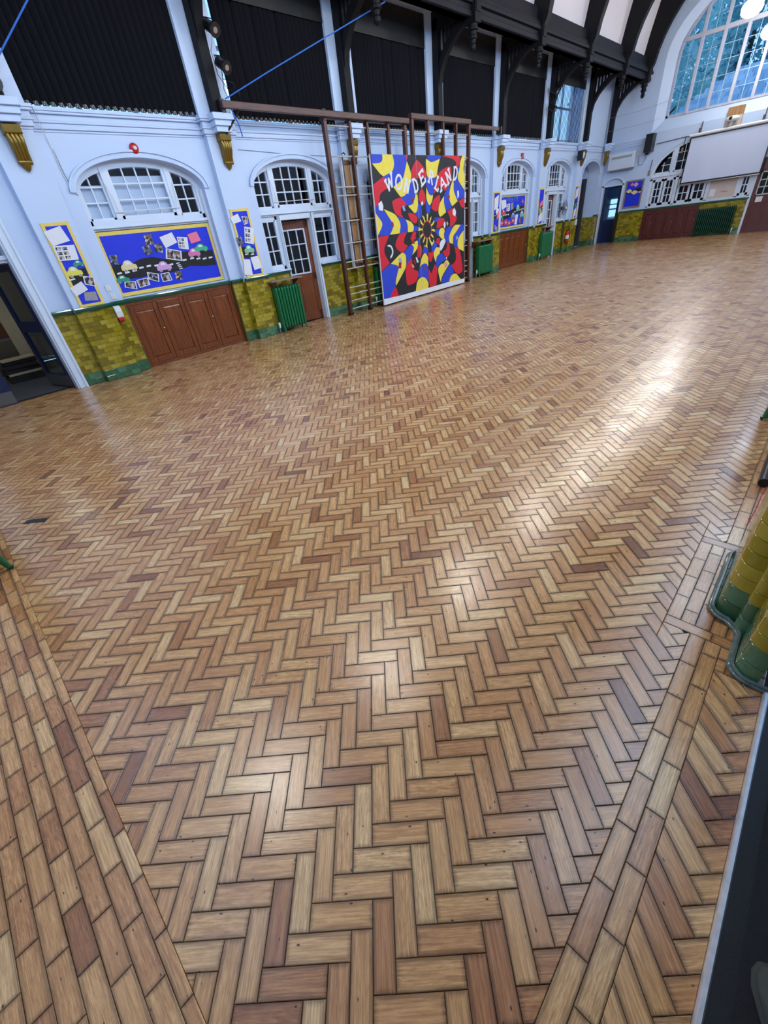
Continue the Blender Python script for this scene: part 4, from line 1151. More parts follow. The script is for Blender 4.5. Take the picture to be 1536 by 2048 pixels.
# ------------------------------------------------------------------ near wall with its window opening, right wall with doorway
wnr = MB()
wnr.box(-10.2, XR+0.8, YN-0.3, YN, 0, 4.4); wnr.box(-10.2, GX-GHW, YN-0.3, YN, 4.4, 8.2); wnr.box(GX+GHW, XR+0.8, YN-0.3, YN, 4.4, 8.2); wnr.box(-10.2, XR+0.8, YN-0.3, YN, 8.2, 11.6)
build(wnr, 'wall_near', M_white, kind='structure', label='near wall behind the camera with a high window', cat='wall')
wr = MB()
wr.box(XR, XR+0.4, 2.75, YE+0.4, 0, ZTOP); wr.box(XR, XR+0.4, YN-0.2, 1.70, 2.6, ZTOP); wr.box(XR, XR+0.4, 1.70, 2.75, DTOP, ZTOP); wr.box(XR, XR+0.4, YN-0.2, -0.62, 0, 2.6)
build(wr, 'wall_right', M_white, kind='structure', label='right wall of the hall with the doorway beside the camera', cat='wall')
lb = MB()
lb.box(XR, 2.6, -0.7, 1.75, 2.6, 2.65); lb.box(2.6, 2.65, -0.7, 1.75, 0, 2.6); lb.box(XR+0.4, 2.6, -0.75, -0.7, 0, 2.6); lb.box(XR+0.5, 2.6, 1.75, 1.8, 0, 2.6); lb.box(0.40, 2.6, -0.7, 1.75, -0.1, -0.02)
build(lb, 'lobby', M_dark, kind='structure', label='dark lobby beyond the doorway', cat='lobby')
# black entrance mat with a bright metal edge
root = thing('entrance_mat', (0.9, 0.6, 0), 'black rubber mat in the doorway with a bright metal edge', 'mat')
M_rub = pbr('black_rubber', rgb(22, 23, 27), 0.55, var=0.35, scale=20, bump=0.1, bscale=150)
m = MB(); m.box(0.405, 2.0, -0.62, 1.69, -0.018, 0.012); build(m, 'mat_border', M_rub, root)
m = MB(); m.box(0.455, 1.95, -0.55, 1.50, 0.010, 0.018); build(m, 'mat_pile', pbr('charcoal_pile', rgb(30, 31, 36), 0.9, var=0.4, scale=60, bump=0.3, bscale=400), root)
m = MB(); m.prism([(0.385, 0.0), (0.387, 0.014), (0.391, 0.019), (0.400, 0.019), (0.405, 0.012), (0.405, -0.015), (0.385, -0.015)], 'y', -0.62, 1.70); build(m, 'metal_edging', pbr('scuffed_aluminium', rgb(222, 222, 224), 0.35, metal=0.5, var=0.25, scale=40), root, label='bright scuffed aluminium edge strip')

# tiled pier on the right: rounded nibs built of stacked glazed tiles with a moulded base
root = thing('tiled_pier', (0.3, 2.1, 0), 'olive and green tiled pier with rounded edges at the right edge', 'pier')
def corner(cx, cy, r, a0, a1, n=6):
    return [(cx+r*math.cos(a0+(a1-a0)*k/n), cy+r*math.sin(a0+(a1-a0)*k/n)) for k in range(n+1)]
def nib(x0, y0, y1, xb, r):
    """plan outline, from the back along the near side, round the front, to the far side"""
    return [(xb, y0)]+corner(x0+r, y0+r, r, -math.pi/2, -math.pi, 6)+corner(x0+r, y1-r, r, math.pi, math.pi/2, 6)+[(xb, y1)]
def cutpath(path, s0, s1):
    out = []; s = 0
    for a, b in zip(path, path[1:]):
        d = math.dist(a, b)
        if d < 1e-9: continue
        lo, hi = max(s0, s), min(s1, s+d)
        if lo < hi:
            for t in (lo, hi):
                q = (a[0]+(b[0]-a[0])*(t-s)/d, a[1]+(b[1]-a[1])*(t-s)/d)
                if not out or math.dist(out[-1], q) > 1e-5: out.append(q)
        s += d
    return out
def offs(path, d):
    res = []
    for i, p in enumerate(path):
        a = path[max(i-1, 0)]; b = path[min(i+1, len(path)-1)]
        t = (b[0]-a[0], b[1]-a[1]); l = math.hypot(*t) or 1
        res.append((p[0]+t[1]/l*(-d)*-1*-1, p[1]-t[0]/l*(-d)*-1*-1))
    return res
NB = [nib(0.145, 2.06, 2.62, 0.359, 0.075), nib(0.275, 1.72, 2.00, 0.359, 0.065), nib(0.235, 1.985, 2.09, 0.359, 0.035)]
for q, path in enumerate(NB):
    core = MB(); core.prism(path, 'z', 0, DTOP); build(core, 'pier_core', M_grout, root)
    L_ = sum(math.dist(a, b) for a, b in zip(path, path[1:]))
    front = [p for p in path]
    for r, (z0, z1, green) in enumerate(tile_rows()):
        if z0 > 0.9: break
        step = L_/2 if q != 0 else L_/4
        s = -(r % 2)*step*0.5
        while s < L_-0.01:
            seg = cutpath(path, max(s, 0)+0.0012, min(s+step, L_)-0.0012)
            s += step
            if len(seg) < 2: continue
            o = offs(seg, 0.008); o2 = offs(seg, 0.0045)
            k = len(seg); e = 0.0035
            m = MB()
            m.v = [(x, y, z0+0.001) for x, y in seg]+[(x, y, z0+0.001) for x, y in o2]+[(x, y, z0+e) for x, y in o]+[(x, y, z1-e) for x, y in o]+[(x, y, z1-0.001) for x, y in o2]+[(x, y, z1-0.001) for x, y in seg]
            for lv in range(5):
                for j in range(k-1): m.f.append((lv*k+j, lv*k+j+1, (lv+1)*k+j+1, (lv+1)*k+j))
            m.f.append(tuple(lv*k for lv in range(6))); m.f.append(tuple(lv*k+k-1 for lv in range(6)))
            m.m = [0]*len(m.f)
            build(m, 'tile', (M_greent if random.random() < .6 else M_greent2) if green else random.choice((M_olive, M_olive, M_olive2)), root, smooth=40)
bs = [(0.42, 1.695)]+corner(0.25+0.075, 1.695+0.075, 0.075, -math.pi/2, -math.pi)+[(0.25, 1.95), (0.235, 1.99), (0.20, 2.02)]+corner(0.115+0.075, 2.03+0.075, 0.075, -math.pi/2, -math.pi)+corner(0.115+0.075, 2.65-0.075, 0.075, math.pi, math.pi/2)+[(0.42, 2.65)]
m = MB(); m.tube([(x+0.004, y+0.004, 0.010) for x, y in bs], 0.012, 8); m.tube([(x+0.010, y+0.008, 0.026) for x, y in bs], 0.008, 6)
build(m, 'base_moulding', pbr('chipped_green_glaze', rgb(92, 108, 102), 0.10, var=0.75, scale=34, coat=0.6), root, smooth=50, label='chipped grey-green base moulding')
m = MB(); m.tube([(0.155, 3.53, 0.035), (0.15, 4.0, 0.035), (0.15, 4.62, 0.035)], 0.034, 10)
build(m, 'pipe_lagging', M_blackm, smooth=50, label='black foam pipe lagging lying along the right wall', cat='pipe')
m = MB(); m.tube([(0.185, 3.62, 0.02), (0.17, 3.45, 0.004), (0.165, 3.2, 0.003), (0.15, 2.98, 0.003)], 0.003, 5)
build(m, 'red_cord', M_red, label='thin red cord on the floor by the tiled pier', cat='cord')
# shoe of somebody standing on the mat
root = thing('shoe', (0.56, 0.58, 0.018), 'grey suede shoe on the black mat in the bottom right corner', 'shoe')
M_suede = pbr('grey_suede', rgb(70, 74, 68), 0.9, var=0.2, scale=40, bump=0.2, bscale=200)
def shoe_ring(t, w, z, h):                     # t along the shoe from the heel
    ax = math.radians(116); ux, uy = math.cos(ax), math.sin(ax); px, py = -uy, ux
    pts_ = []
    for j in range(12):
        a = 2*math.pi*j/12
        sx_, sz_ = math.cos(a)*w, max(math.sin(a), -0.35)*h
        pts_.append((0.63+ux*t+px*sx_, 0.46+uy*t+py*sx_, z+sz_))
    return pts_
def shoe_body(rs):
    m = MB(); vs = []
    for r in rs: vs += shoe_ring(*r)
    n_ = len(rs)
    fs = [(i*12+j, i*12+(j+1) % 12, (i+1)*12+(j+1) % 12, (i+1)*12+j) for i in range(n_-1) for j in range(12)]+[tuple(range(12)), tuple(range(n_*12-1, (n_-1)*12-1, -1))]
    return m.add(vs, fs)
build(shoe_body([(0.0, 0.026, 0.065, 0.05), (0.02, 0.036, 0.068, 0.060), (0.08, 0.038, 0.07, 0.058), (0.13, 0.038, 0.062, 0.048), (0.19, 0.046, 0.055, 0.036), (0.24, 0.046, 0.050, 0.028), (0.275, 0.036, 0.046, 0.020), (0.295, 0.016, 0.044, 0.010)]), 'upper', M_suede, root, smooth=80)
build(shoe_body([(-0.005, 0.022, 0.032, 0.012), (0.01, 0.038, 0.032, 0.014), (0.08, 0.040, 0.032, 0.014), (0.19, 0.050, 0.032, 0.014), (0.25, 0.050, 0.032, 0.014), (0.285, 0.038, 0.032, 0.014), (0.305, 0.018, 0.032, 0.012)]), 'sole', pbr('dark_grey_sole', rgb(62, 64, 60), 0.8), root, smooth=60)
lc = MB()
for t in (0.15, 0.175, 0.20): 
    r_ = shoe_ring(t, 0.030, 0.085-0.10*(t-0.15), 0.016); lc.tube([r_[1], r_[2], r_[3], r_[4], r_[5]], 0.003, 5)
build(lc, 'laces', M_blackm, root)

# ------------------------------------------------------------------ radiators
def radiator(label, n, pitch, z0, z1, depth, origin, along, mat, valve=True, group='green column radiators'):
    """origin = floor point under the middle of the first section; along = unit direction of the row"""
    ox, oy = origin; ax, ay = along; nx, ny = (ay, -ax)
    def W_(t, d, z): return (ox+ax*t+nx*d, oy+ay*t+ny*d, z)
    root = thing('radiator', (ox+ax*pitch*(n-1)/2, oy+ay*pitch*(n-1)/2, 0), label, 'radiator', group)
    def section(foot):
        m = MB(); h = z1-z0; rx = pitch*0.42
        prof = [(z0, 0.15, 0.55), (z0+0.012, 0.6, 0.85), (z0+0.035, 0.95, 1.0), (z0+0.06, 1.0, 1.0), (z1-0.06, 1.0, 1.0), (z1-0.035, 0.95, 1.0), (z1-0.012, 0.6, 0.85), (z1, 0.15, 0.55)]
        vs = []; k = 14
        for z, sx_, sd in prof:
            for j in range(k):
                a = 2*math.pi*j/k; ca, sa = math.cos(a), math.sin(a)
                vs.append(W_(math.copysign(abs(ca)**0.7, ca)*rx*sx_, math.copysign(abs(sa)**0.6, sa)*depth/2*sd, z))
        fs = [(i*k+j, i*k+(j+1) % k, (i+1)*k+(j+1) % k, (i+1)*k+j) for i in range(len(prof)-1) for j in range(k)]+[tuple(range(k)), tuple(range(len(vs)-1, len(vs)-1-k, -1))]
        return m.add(vs, fs)
    first = build(section(False), 'section', mat, root, smooth=50)
    c0 = ORG[first.name].copy()
    for i in range(1, n):
        inst(first, 'section', c0+Vector((ax*pitch*i, ay*pitch*i, 0)), root)
    for t in (0, pitch*(n-1)):
        for d in (-depth*0.42, depth*0.42):
            sgn = 1 if d > 0 else -1; m = MB()
            m.tube([W_(t, d*0.8, z0+0.05), W_(t, d*1.0, z0-0.02), W_(t, d*1.1, 0.02), W_(t, d*1.1+sgn*0.02, 0.008)], [0.030, 0.024, 0.018, 0.024], 8)
            build(m, 'foot', mat, root, smooth=50)
    hb = MB(); hb.tube([W_(-pitch*0.5, 0, z0+0.06), W_(pitch*(n-0.5), 0, z0+0.06)], 0.024, 10); hb.tube([W_(-pitch*0.5, 0, z1-0.06), W_(pitch*(n-0.5), 0, z1-0.06)], 0.024, 10)
    build(hb, 'connecting_tube', mat, root, smooth=50)
    if valve:
        m = MB(); m.tube([W_(-pitch*0.5, 0.0, z0+0.06), W_(-pitch*0.5-0.05, 0.0, z0+0.06), W_(-pitch*0.5-0.05, 0.0, 0.01)], 0.011, 8)
        build(m, 'supply_pipe', M_metal, root, smooth=50, label='bare metal supply pipe')
        m = MB(); q = W_(-pitch*0.5-0.05, depth*0.1, z0+0.06); m.lathe([(0.018, -0.02), (0.024, 0), (0.027, 0.03), (0.027, 0.085), (0.02, 0.10)], q, 'z', 10)
        build(m, 'valve', M_pvc, root, smooth=50, label='white thermostatic valve')
    return root
radiator('green column radiator with wooden shelf beside the nearest brown door', 9, 0.081, 0.09, 0.985, 0.20, (-9.27, 5.98), (0, 1), M_rad)
radiator('green column radiator half hidden behind the painted backdrop', 9, 0.081, 0.09, 0.985, 0.20, (-9.30, 9.42), (0, 1), M_rad)
radiator('green column radiator just beyond the climbing frame', 11, 0.085, 0.09, 0.985, 0.20, (-9.28, 14.66), (0, 1), M_rad)
radiator('green column radiator in front of the far dark door', 11, 0.085, 0.09, 0.985, 0.20, (-9.22, 19.42), (0, 1), M_rad)
radiator('long dark green radiator on the far wall', 19, 0.072, 0.07, 1.02, 0.20, (-3.76, YE-0.15), (-1, 0), M_radd)
radiator('green radiator cut by the left edge of the picture', 12, 0.085, 0.10, 0.985, 0.20, (-3.80, -0.53), (-1, 0), M_rad)
radiator('green radiator cut by the right edge of the picture', 12, 0.085, 0.10, 0.985, 0.20, (0.10, 4.82), (0, 1), M_rad, valve=False)
# shelves over them
def shelf(y0, y1, x0, x1, z, label):
    root = thing('radiator_shelf', ((x0+x1)/2, (y0+y1)/2, z), label, 'shelf', 'radiator shelves')
    m = MB(); m.box(x0, x1, y0, y1, z, z+0.025); build(m, 'board', M_shelf, root, bevel=0.004)
    for y in (y0+0.06, y1-0.06):
        m = MB(); m.prism([(x0, z), (x1-0.05, z), (x0, z-0.16)], 'y', y-0.012, y+0.012); build(m, 'bracket', M_brown, root)
shelf(5.86, 6.74, XW+0.012, -9.12, 1.095, 'grey-brown shelf over the radiator by the nearest brown door')
shelf(9.37, 10.2, XW+0.012, -9.14, 1.095, 'shelf over the radiator behind the painted backdrop')
shelf(14.50, 15.58, XW+0.012, -9.12, 1.095, 'shelf over the radiator just beyond the climbing frame')
shelf(19.64, 20.34, XW+0.012, -9.12, 1.13, 'pale shelf over the radiator in front of the far dark door')

# ------------------------------------------------------------------ climbing frames, beam, plank
def climb(label, posts, ztop, x, rungs, gaps):
    root = thing('climbing_frame', (x, sum(posts)/len(posts), 0), label, 'climbing frame', 'wooden gym climbing frames')
    for k, y in enumerate(posts):
        w = 0.045 if k in (0, len(posts)-1) else 0.032
        m = MB(); m.box(x-0.05, x+0.05, y-w, y+w, 0.0, ztop); build(m, 'post', M_frame, root, bevel=0.008)
        m = MB(); m.box(x-0.06, x+0.06, y-w-0.01, y+w+0.01, 0.0, 0.06); build(m, 'post_shoe', M_blackm, root)
    m = MB(); m.box(x-0.06, x+0.06, posts[0]-0.05, posts[-1]+0.05, ztop, ztop+0.11); build(m, 'top_rail', M_frameh, root, bevel=0.008)
    for z in rungs:
        m = MB(); m.tube([(x, posts[0], z), (x, posts[-1], z)], 0.016, 8); build(m, 'rung', M_rung, root, smooth=50)
    return root
RZ = [3.82, 3.30, 2.74, 2.58, 2.08, 1.62, 1.22, 1.07, 0.64, 0.49, 0.33, 0.14]
climb('brown wooden climbing frame left of and behind the painted backdrop', [8.10, 8.86, 9.42, 10.16, 10.80], 3.92, -9.10, RZ, None)
climb('brown wooden climbing frame behind the right half of the painted backdrop', [11.10, 11.76, 12.45, 13.07, 13.73], 4.05, -9.10, RZ, None)
root = thing('gym_beam', (-9.02, 10.6, 3.93), 'long brown horizontal beam across the high windows, carrying the climbing frames', 'beam')
m = MB(); m.box(-9.035, -8.975, 5.62, 10.88, 3.93, 4.04); build(m, 'beam', M_frameh, root, bevel=0.01)
m = MB(); m.box(-9.12, -9.07, 13.78, 15.6, 3.97, 4.06); build(m, 'beam_extension', M_frameh, root, bevel=0.008)
for y in (5.66, 8.1, 15.5):
    m = MB(); m.box(-9.20, -9.035, y-0.04, y+0.04, 3.89, 4.07); build(m, 'bracket', M_blackm, root)
m = MB(); m.tube([(-9.19, 5.66, 3.60), (-9.10, 5.8, 3.75), (-9.02, 5.98, 3.95)], 0.018, 6); build(m, 'strut', M_blackm, root)
root = thing('gym_plank', (-9.22, 8.72, 1.08), 'pine plank with blue and white edges hung on the climbing frame', 'plank')
PY0, PY1 = 8.55, 8.88
m = MB(); m.box(-9.26, -9.21, PY0+0.08, PY1-0.05, 1.12, 3.26); build(m, 'board', M_plank, root, bevel=0.004)
m = MB(); m.box(-9.27, -9.17, PY0+0.02, PY0+0.055, 1.08, 3.30); build(m, 'edge_strip', M_navy, root, label='dark blue edge strip')
m = MB(); m.box(-9.27, -9.18, PY0, PY0+0.02, 1.08, 3.30); m.box(-9.27, -9.18, PY1-0.03, PY1, 1.08, 3.30); build(m, 'edge_strip', M_pvc, root, label='white edge strip')
for z in (1.12, 1.62, 2.10, 2.60, 3.20):
    m = MB(); m.box(-9.205, -9.18, PY0+0.05, PY1-0.03, z-0.03, z+0.03); build(m, 'cross_batten', M_frameh, root)
m = MB()
for y in (PY0+0.05, PY1-0.05): m.tube([(-9.20, y, 3.28), (-9.18, y, 3.36), (-9.12, y, 3.37), (-9.08, y, 3.33)], 0.012, 6)
build(m, 'hook', M_blackm, root, label='black steel hooks')

# ------------------------------------------------------------------ wall fittings
def disc(name, label, cat, x, y, z, r, d, mat, inner=None):
    root = thing(name, (x, y, z-r), label, cat)
    m = MB(); m.lathe([(r, 0), (r, d*0.5), (r*0.92, d*0.7), (r*0.6, d)], (x, y, z), 'x', 18); build(m, 'casing', mat, root, smooth=40)
    if inner:
        m = MB(); m.lathe([(r*0.40, d*0.9), (r*0.36, d*1.15), (r*0.12, d*1.3)], (x, y, z), 'x', 14); build(m, 'centre', inner, root, smooth=40)
disc('fire_bell', 'round red fire bell above the nearest arch', 'bell', XW, 3.97, 3.43, 0.075, 0.06, M_red, M_pvc)
root = thing('fire_bell', (XW, 17.75, 3.36), 'small square red alarm above the far car display', 'alarm')
m = MB(); m.box(XW, XW+0.06, 17.68, 17.82, 3.36, 3.52); build(m, 'casing', M_red, root, bevel=0.01)
m = MB(); m.box(XW+0.06, XW+0.07, 17.71, 17.79, 3.40, 3.48); build(m, 'lens', pbr('grey_lens', rgb(150, 130, 130), 0.3), root)
def switch(y, z, label, x=XW+0.001):
    root = thing('wall_switch', (x, y, z), label, 'switch')
    m = MB(); m.box(x, x+0.012, y-0.045, y+0.045, z, z+0.09); build(m, 'plate', M_pvc, root, bevel=0.004)
    m = MB(); m.box(x+0.012, x+0.02, y-0.014, y+0.014, z+0.025, z+0.065); build(m, 'rocker', M_pvc, root)
switch(2.63, 1.44, 'white switch plate above the dado by the nearest car display', )
switch(2.66, 1.30, 'lower white socket plate above the dado by the nearest car display')
root = thing('soap_dispenser', (XW, 2.61, 0.93), 'white dispenser with red base on the tiles beside the cupboard', 'dispenser')
m = MB(); m.prism([(XW+0.007, 1.20), (XW+0.07, 1.19), (XW+0.10, 1.10), (XW+0.09, 1.00), (XW+0.007, 1.00)], 'y', 2.55, 2.67); build(m, 'cover', M_pvc, root, bevel=0.012)
m = MB(); m.prism([(XW+0.007, 1.0), (XW+0.09, 1.0), (XW+0.085, 0.94), (XW+0.007, 0.92)], 'y', 2.555, 2.665); build(m, 'base', M_red, root, bevel=0.01, label='bright red base')
def cable(name, pts_, r, mat, label, cat='cable'):
    m = MB(); m.tube(pts_, r, 6); return build(m, name, mat, smooth=60, label=label, cat=cat)
cable('wall_cable', [(XW+0.18, 2.63, 3.86), (XW+0.06, 2.68, 3.60), (XW+0.012, 2.70, 3.45), (XW+0.012, 2.70, 3.1), (XW+0.012, 2.74, 2.85)], 0.008, M_pvc, 'white cable dropping from the cornice beside the nearest arch')
cable('wall_cable', [(XW+0.012, 2.71, 3.40), (XW+0.012, 2.72, 3.1), (XW+0.012, 2.76, 2.84), (XW+0.012, 2.80, 2.83)], 0.005, M_cable, 'grey cable curving to the spring of the nearest arch')
cable('wall_cable', [(XW+0.012, 5.95, 3.45), (XW+0.01, 6.6, 3.42), (XW+0.012, 7.4, 3.38), (XW+0.012, 8.6, 3.36)], 0.004, M_cable, 'thin dark cable sagging across the wall over the second arch')
# spot lamps and loudspeakers on the trusses
def spot(y, z, x, label, tilt=0.5):
    root = thing('stage_spotlight', (x, y, z), label, 'spotlight', 'black stage spotlights')
    m = MB(); m.lathe([(0.05, -0.14), (0.075, -0.12), (0.08, 0.05), (0.10, 0.14), (0.095, 0.15)], (0, 0, 0), 'x', 14)
    ca, sa = math.cos(tilt), math.sin(tilt)
    m.v = [(x+a*ca+c_*sa, y+b, z-a*sa+c_*ca) for a, b, c_ in m.v]; build(m, 'housing', M_blackm, root, smooth=40)
    m = MB(); m.lathe([(0.088, 0.145), (0.02, 0.152)], (0, 0, 0), 'x', 14); m.v = [(x+a*ca+c_*sa, y+b, z-a*sa+c_*ca) for a, b, c_ in m.v]
    build(m, 'lens', M_metal, root, smooth=40)
    m = MB(); m.tube([(x, y-0.09, z), (x-0.05, y-0.09, z+0.12), (x-0.05, y+0.09, z+0.12), (x, y+0.09, z)], 0.008, 6); m.tube([(x-0.05, y, z+0.12), (x-0.14, y, z+0.14)], 0.012, 6); build(m, 'yoke', M_blackm, root)
spot(5.80, 4.96, -9.06, 'upper black spotlight on the second truss'); spot(5.86, 4.52, -9.06, 'lower black spotlight on the second truss')
spot(19.06, 5.15, -9.10, 'upper black spotlight on the sixth truss'); spot(19.02, 4.70, -9.10, 'lower black spotlight on the sixth truss')
spot(2.22, 4.02, -9.14, 'black spotlight on the ledge at the left edge', 0.1)
for k, pts_ in enumerate(([(-9.08, 5.84, 4.5), (-9.1, 5.80, 4.2), (-9.12, 5.9, 4.02), (-9.05, 6.02, 4.0)], [(-9.06, 5.84, 4.95), (-9.16, 5.76, 4.7), (-9.15, 5.78, 4.4), (-9.1, 5.9, 4.2), (-9.08, 6.02, 4.25)], [(-9.06, 5.9, 4.55), (-9.1, 5.82, 4.35), (-9.02, 5.98, 4.28), (-9.08, 6.1, 4.15)])):
    cable('lamp_cable', pts_, 0.006, M_blackm, ('black cable hanging below the lower spotlight of the second truss', 'long black cable looping behind the spotlights of the second truss', 'short black cable loop beside the spotlights of the second truss')[k])
def speaker(x, y, z, w, d, h, label, facing='x'):
    root = thing('loudspeaker', (x, y, z), label, 'loudspeaker')
    m = MB(); m.box(x-d/2, x+d/2, y-w/2, y+w/2, z, z+h); build(m, 'cabinet', M_blackm, root, bevel=0.015)
    for zz, r in ((z+h*0.32, w*0.2), (z+h*0.62, w*0.3)):
        m = MB()
        if facing == 'x': m.lathe([(r, 0), (r*0.9, 0.008), (r*0.35, -0.0), (r*0.3, 0.02)], (x+d/2, y, zz), 'x', 14)
        else: m.lathe([(r*0.8, 0.0), (r*0.8, -0.012), (r*0.4, -0.03)], (x, y-d/2, zz), 'y', 14)
        build(m, 'driver', M_pvc, root, smooth=40, label='grey speaker cone')
    m = MB(); m.box(x-d/2-0.10, x-d/2, y-0.02, y+0.02, z+h*0.4, z+h*0.5) if facing == 'x' else m.box(x-0.16, x-0.04, y+d/2-0.02, y+d/2+0.14, z-0.06, z+0.02)
    build(m, 'bracket', M_blackm, root)
speaker(-9.16, 22.25, 3.28, 0.26, 0.22, 0.32, 'small black loudspeaker beside the seventh corbel')
speaker(-7.60, 25.72, 3.33, 0.42, 0.30, 0.62, 'black loudspeaker beside the projection screen', 'y')
# ropes
cable('blue_rope', [(-9.02, 5.72, 4.06), (-8.75, 6.6, 4.42), (-8.5, 7.97, 4.96), (-8.35, 9.55, 5.58)], 0.011, M_rope, 'blue rope running up from the beam end to the third truss', 'rope')
cable('blue_rope', [(-9.06, 5.80, 4.02), (-9.05, 5.84, 3.9), (-9.03, 5.90, 3.72), (-9.03, 5.92, 3.56)], 0.012, M_rope, 'blue rope end hanging over the cornice at the second truss', 'rope')
cable('blue_rope', [(-9.08, 2.30, 4.16), (-9.0, 2.46, 4.30), (-8.99, 3.05, 4.84), (-8.95, 3.9, 5.62)], 0.011, M_rope, 'blue rope in the top left corner', 'rope')

# ------------------------------------------------------------------ far wall fittings
k_ = 25.74/26.0
SY = 25.74
root = thing('projection_screen', (-4.72, SY, 1.99), 'white pull-down projection screen below the great window', 'screen')
m = MB(); m.tube([(-6.10, SY, 3.60), (-3.22, SY, 3.60)], 0.055, 14); build(m, 'roller_case', M_pvc, root, smooth=50, label='white roller case')
m = MB()
ys = [SY+0.012*math.sin(u*0.8) for u in range(25)]
xs_ = [-6.03+(2.72)*u/24 for u in range(25)]
for u in range(24): m.add([(xs_[u], ys[u], 2.02), (xs_[u+1], ys[u+1], 2.02), (xs_[u+1], ys[u+1]*0+SY, 3.58), (xs_[u], SY, 3.58), (xs_[u], ys[u]+0.004, 2.02), (xs_[u+1], ys[u+1]+0.004, 2.02), (xs_[u+1], SY+0.004, 3.58), (xs_[u], SY+0.004, 3.58)], [(0, 1, 2, 3), (7, 6, 5, 4)])
build(m, 'screen_sheet', M_screen, root, recalc=False)
m = MB()
for a, b, z0, z1 in ((-6.06, -6.01, 2.02, 3.56), (-3.33, -3.28, 2.02, 3.56), (-6.06, -3.28, 2.0, 2.05), (-6.06, -3.28, 3.51, 3.56)): m.box(a, b, SY-0.008, SY-0.002-0.0, z0, z1)
for v in range(len(m.v)): m.v[v] = (m.v[v][0], m.v[v][1]-0.012, m.v[v][2])
build(m, 'black_border', M_blackm, root)
m = MB(); m.tube([(-6.16, SY, 1.985), (-3.30, SY, 1.985)], 0.018, 10); build(m, 'bottom_bar', M_metal, root, smooth=50)
for x in (-5.80, -3.75):
    m = MB(); m.box(x-0.02, x+0.02, SY-0.02, YE, 3.62, 3.80); m.box(x-0.012, x+0.012, YE-0.05, YE, 3.7, 4.02); build(m, 'hanger', M_frameh, root)
root = thing('projector_board', (-4.74, YE-0.02, 3.6), 'square plywood board under the great window', 'board')
m = MB(); m.box(-5.02, -4.47, YE-0.03, YE-0.01, 3.62, 4.26); build(m, 'board', M_plank, root, bevel=0.004)
m = MB(); m.box(-5.00, -4.49, YE-0.034, YE-0.03, 3.63, 3.98); build(m, 'paint_patch', M_beige, root, label='cream painted lower half')
root = thing('projector', (-4.76, 25.8, 3.70), 'white rounded projector fixed on the plywood board', 'projector')
m = MB(); m.lathe([(0.05, 0.0), (0.20, 0.02), (0.24, 0.07), (0.22, 0.13), (0.12, 0.17), (0.03, 0.18)], (-4.76, 25.78, 3.80), 'z', 18, sy=0.7); build(m, 'shell', M_pvc, root, smooth=60)
m = MB(); m.lathe([(0.06, 0), (0.055, -0.06), (0.03, -0.07)], (-4.80, 25.66, 3.90), 'y', 12); build(m, 'lens', M_blackm, root, smooth=40)
m = MB(); m.box(-4.83, -4.72, 25.78, 25.964, 3.66, 3.80); build(m, 'mount', M_beige, root, bevel=0.01)
root = thing('fan_heater', (-8.70, 25.8, 2.88), 'big white wall heater above the navy door', 'heater')
m = MB(); m.box(-9.26, -8.12, 25.72, YE-0.01, 2.90, 3.50); build(m, 'casing', M_gloss, root, bevel=0.03)
m = MB(); m.box(-9.12, -8.26, 25.712, 25.722, 3.30, 3.38); build(m, 'grille', M_cable, root, label='grey outlet grille')
for k in range(4):
    m = MB(); m.box(-9.12, -8.26, 25.70, 25.716, 3.305+0.02*k, 3.312+0.02*k); build(m, 'slat', M_pvc, root)
m = MB(); m.box(-9.20, -8.18, 25.76, YE-0.01, 2.86, 2.90); build(m, 'drip_tray', M_cable, root)
cable('wall_cable', [(-8.05, YE-0.02, 3.3), (-8.0, YE-0.02, 2.95), (-7.85, YE-0.02, 2.93), (-7.75, YE-0.02, 3.1), (-7.70, YE-0.05, 3.35)], 0.01, M_cable, 'grey cable loop between wall heater and loudspeaker')
cable('string_wire', [(-9.30, 25.2, 4.74), (-8.3, 25.7, 4.80), (-7.3, 25.95, 4.93)], 0.005, M_cable, 'upper thin wire strung across the far left corner', 'wire')
cable('string_wire', [(-9.30, 25.0, 4.28), (-8.3, 25.6, 4.33), (-7.5, 25.95, 4.42)], 0.005, M_cable, 'lower thin wire strung across the far left corner', 'wire')
cable('wall_conduit', [(-7.4, YE-0.02, 3.58), (-6.4, YE-0.02, 3.62), (-6.1, YE-0.02, 3.62)], 0.014, M_maroon, 'dark red conduit running to the screen roller', 'conduit')
for x, z, t in ((-7.45, 2.50, 'beside the far noticeboard'), (-6.32, 3.10, 'left of the screen case')):
    root = thing('window_pole_hook', (x, YE-0.04, z), 'thin dark pole hook on the far wall %s' % t, 'hook')
    m = MB(); m.tube([(x, YE-0.03, z+0.15), (x+0.03, YE-0.04, z+0.55)], 0.014, 6); build(m, 'rod', M_blackm, root)
    m = MB(); m.box(x-0.04, x+0.03, YE-0.05, YE-0.005, z, z+0.18); build(m, 'wood_block', M_shelf, root)
nt = MB(); nt.box(-4.90, -4.70, YE+0.035, YE+0.045, 1.42, 1.68); build(nt, 'notice', M_paper, label='white notice on the beige panel above the long radiator', cat='notice')
nt = MB(); nt.box(-4.46, -4.26, YE+0.0, YE+0.045, 1.56, 1.60); nt.box(-4.40, -4.32, YE+0.0, YE+0.045, 1.60, 1.72); build(nt, 'small_wall_box', M_beige, bevel=0.006, label='small cream bracket on the beige panel above the long radiator', cat='bracket')

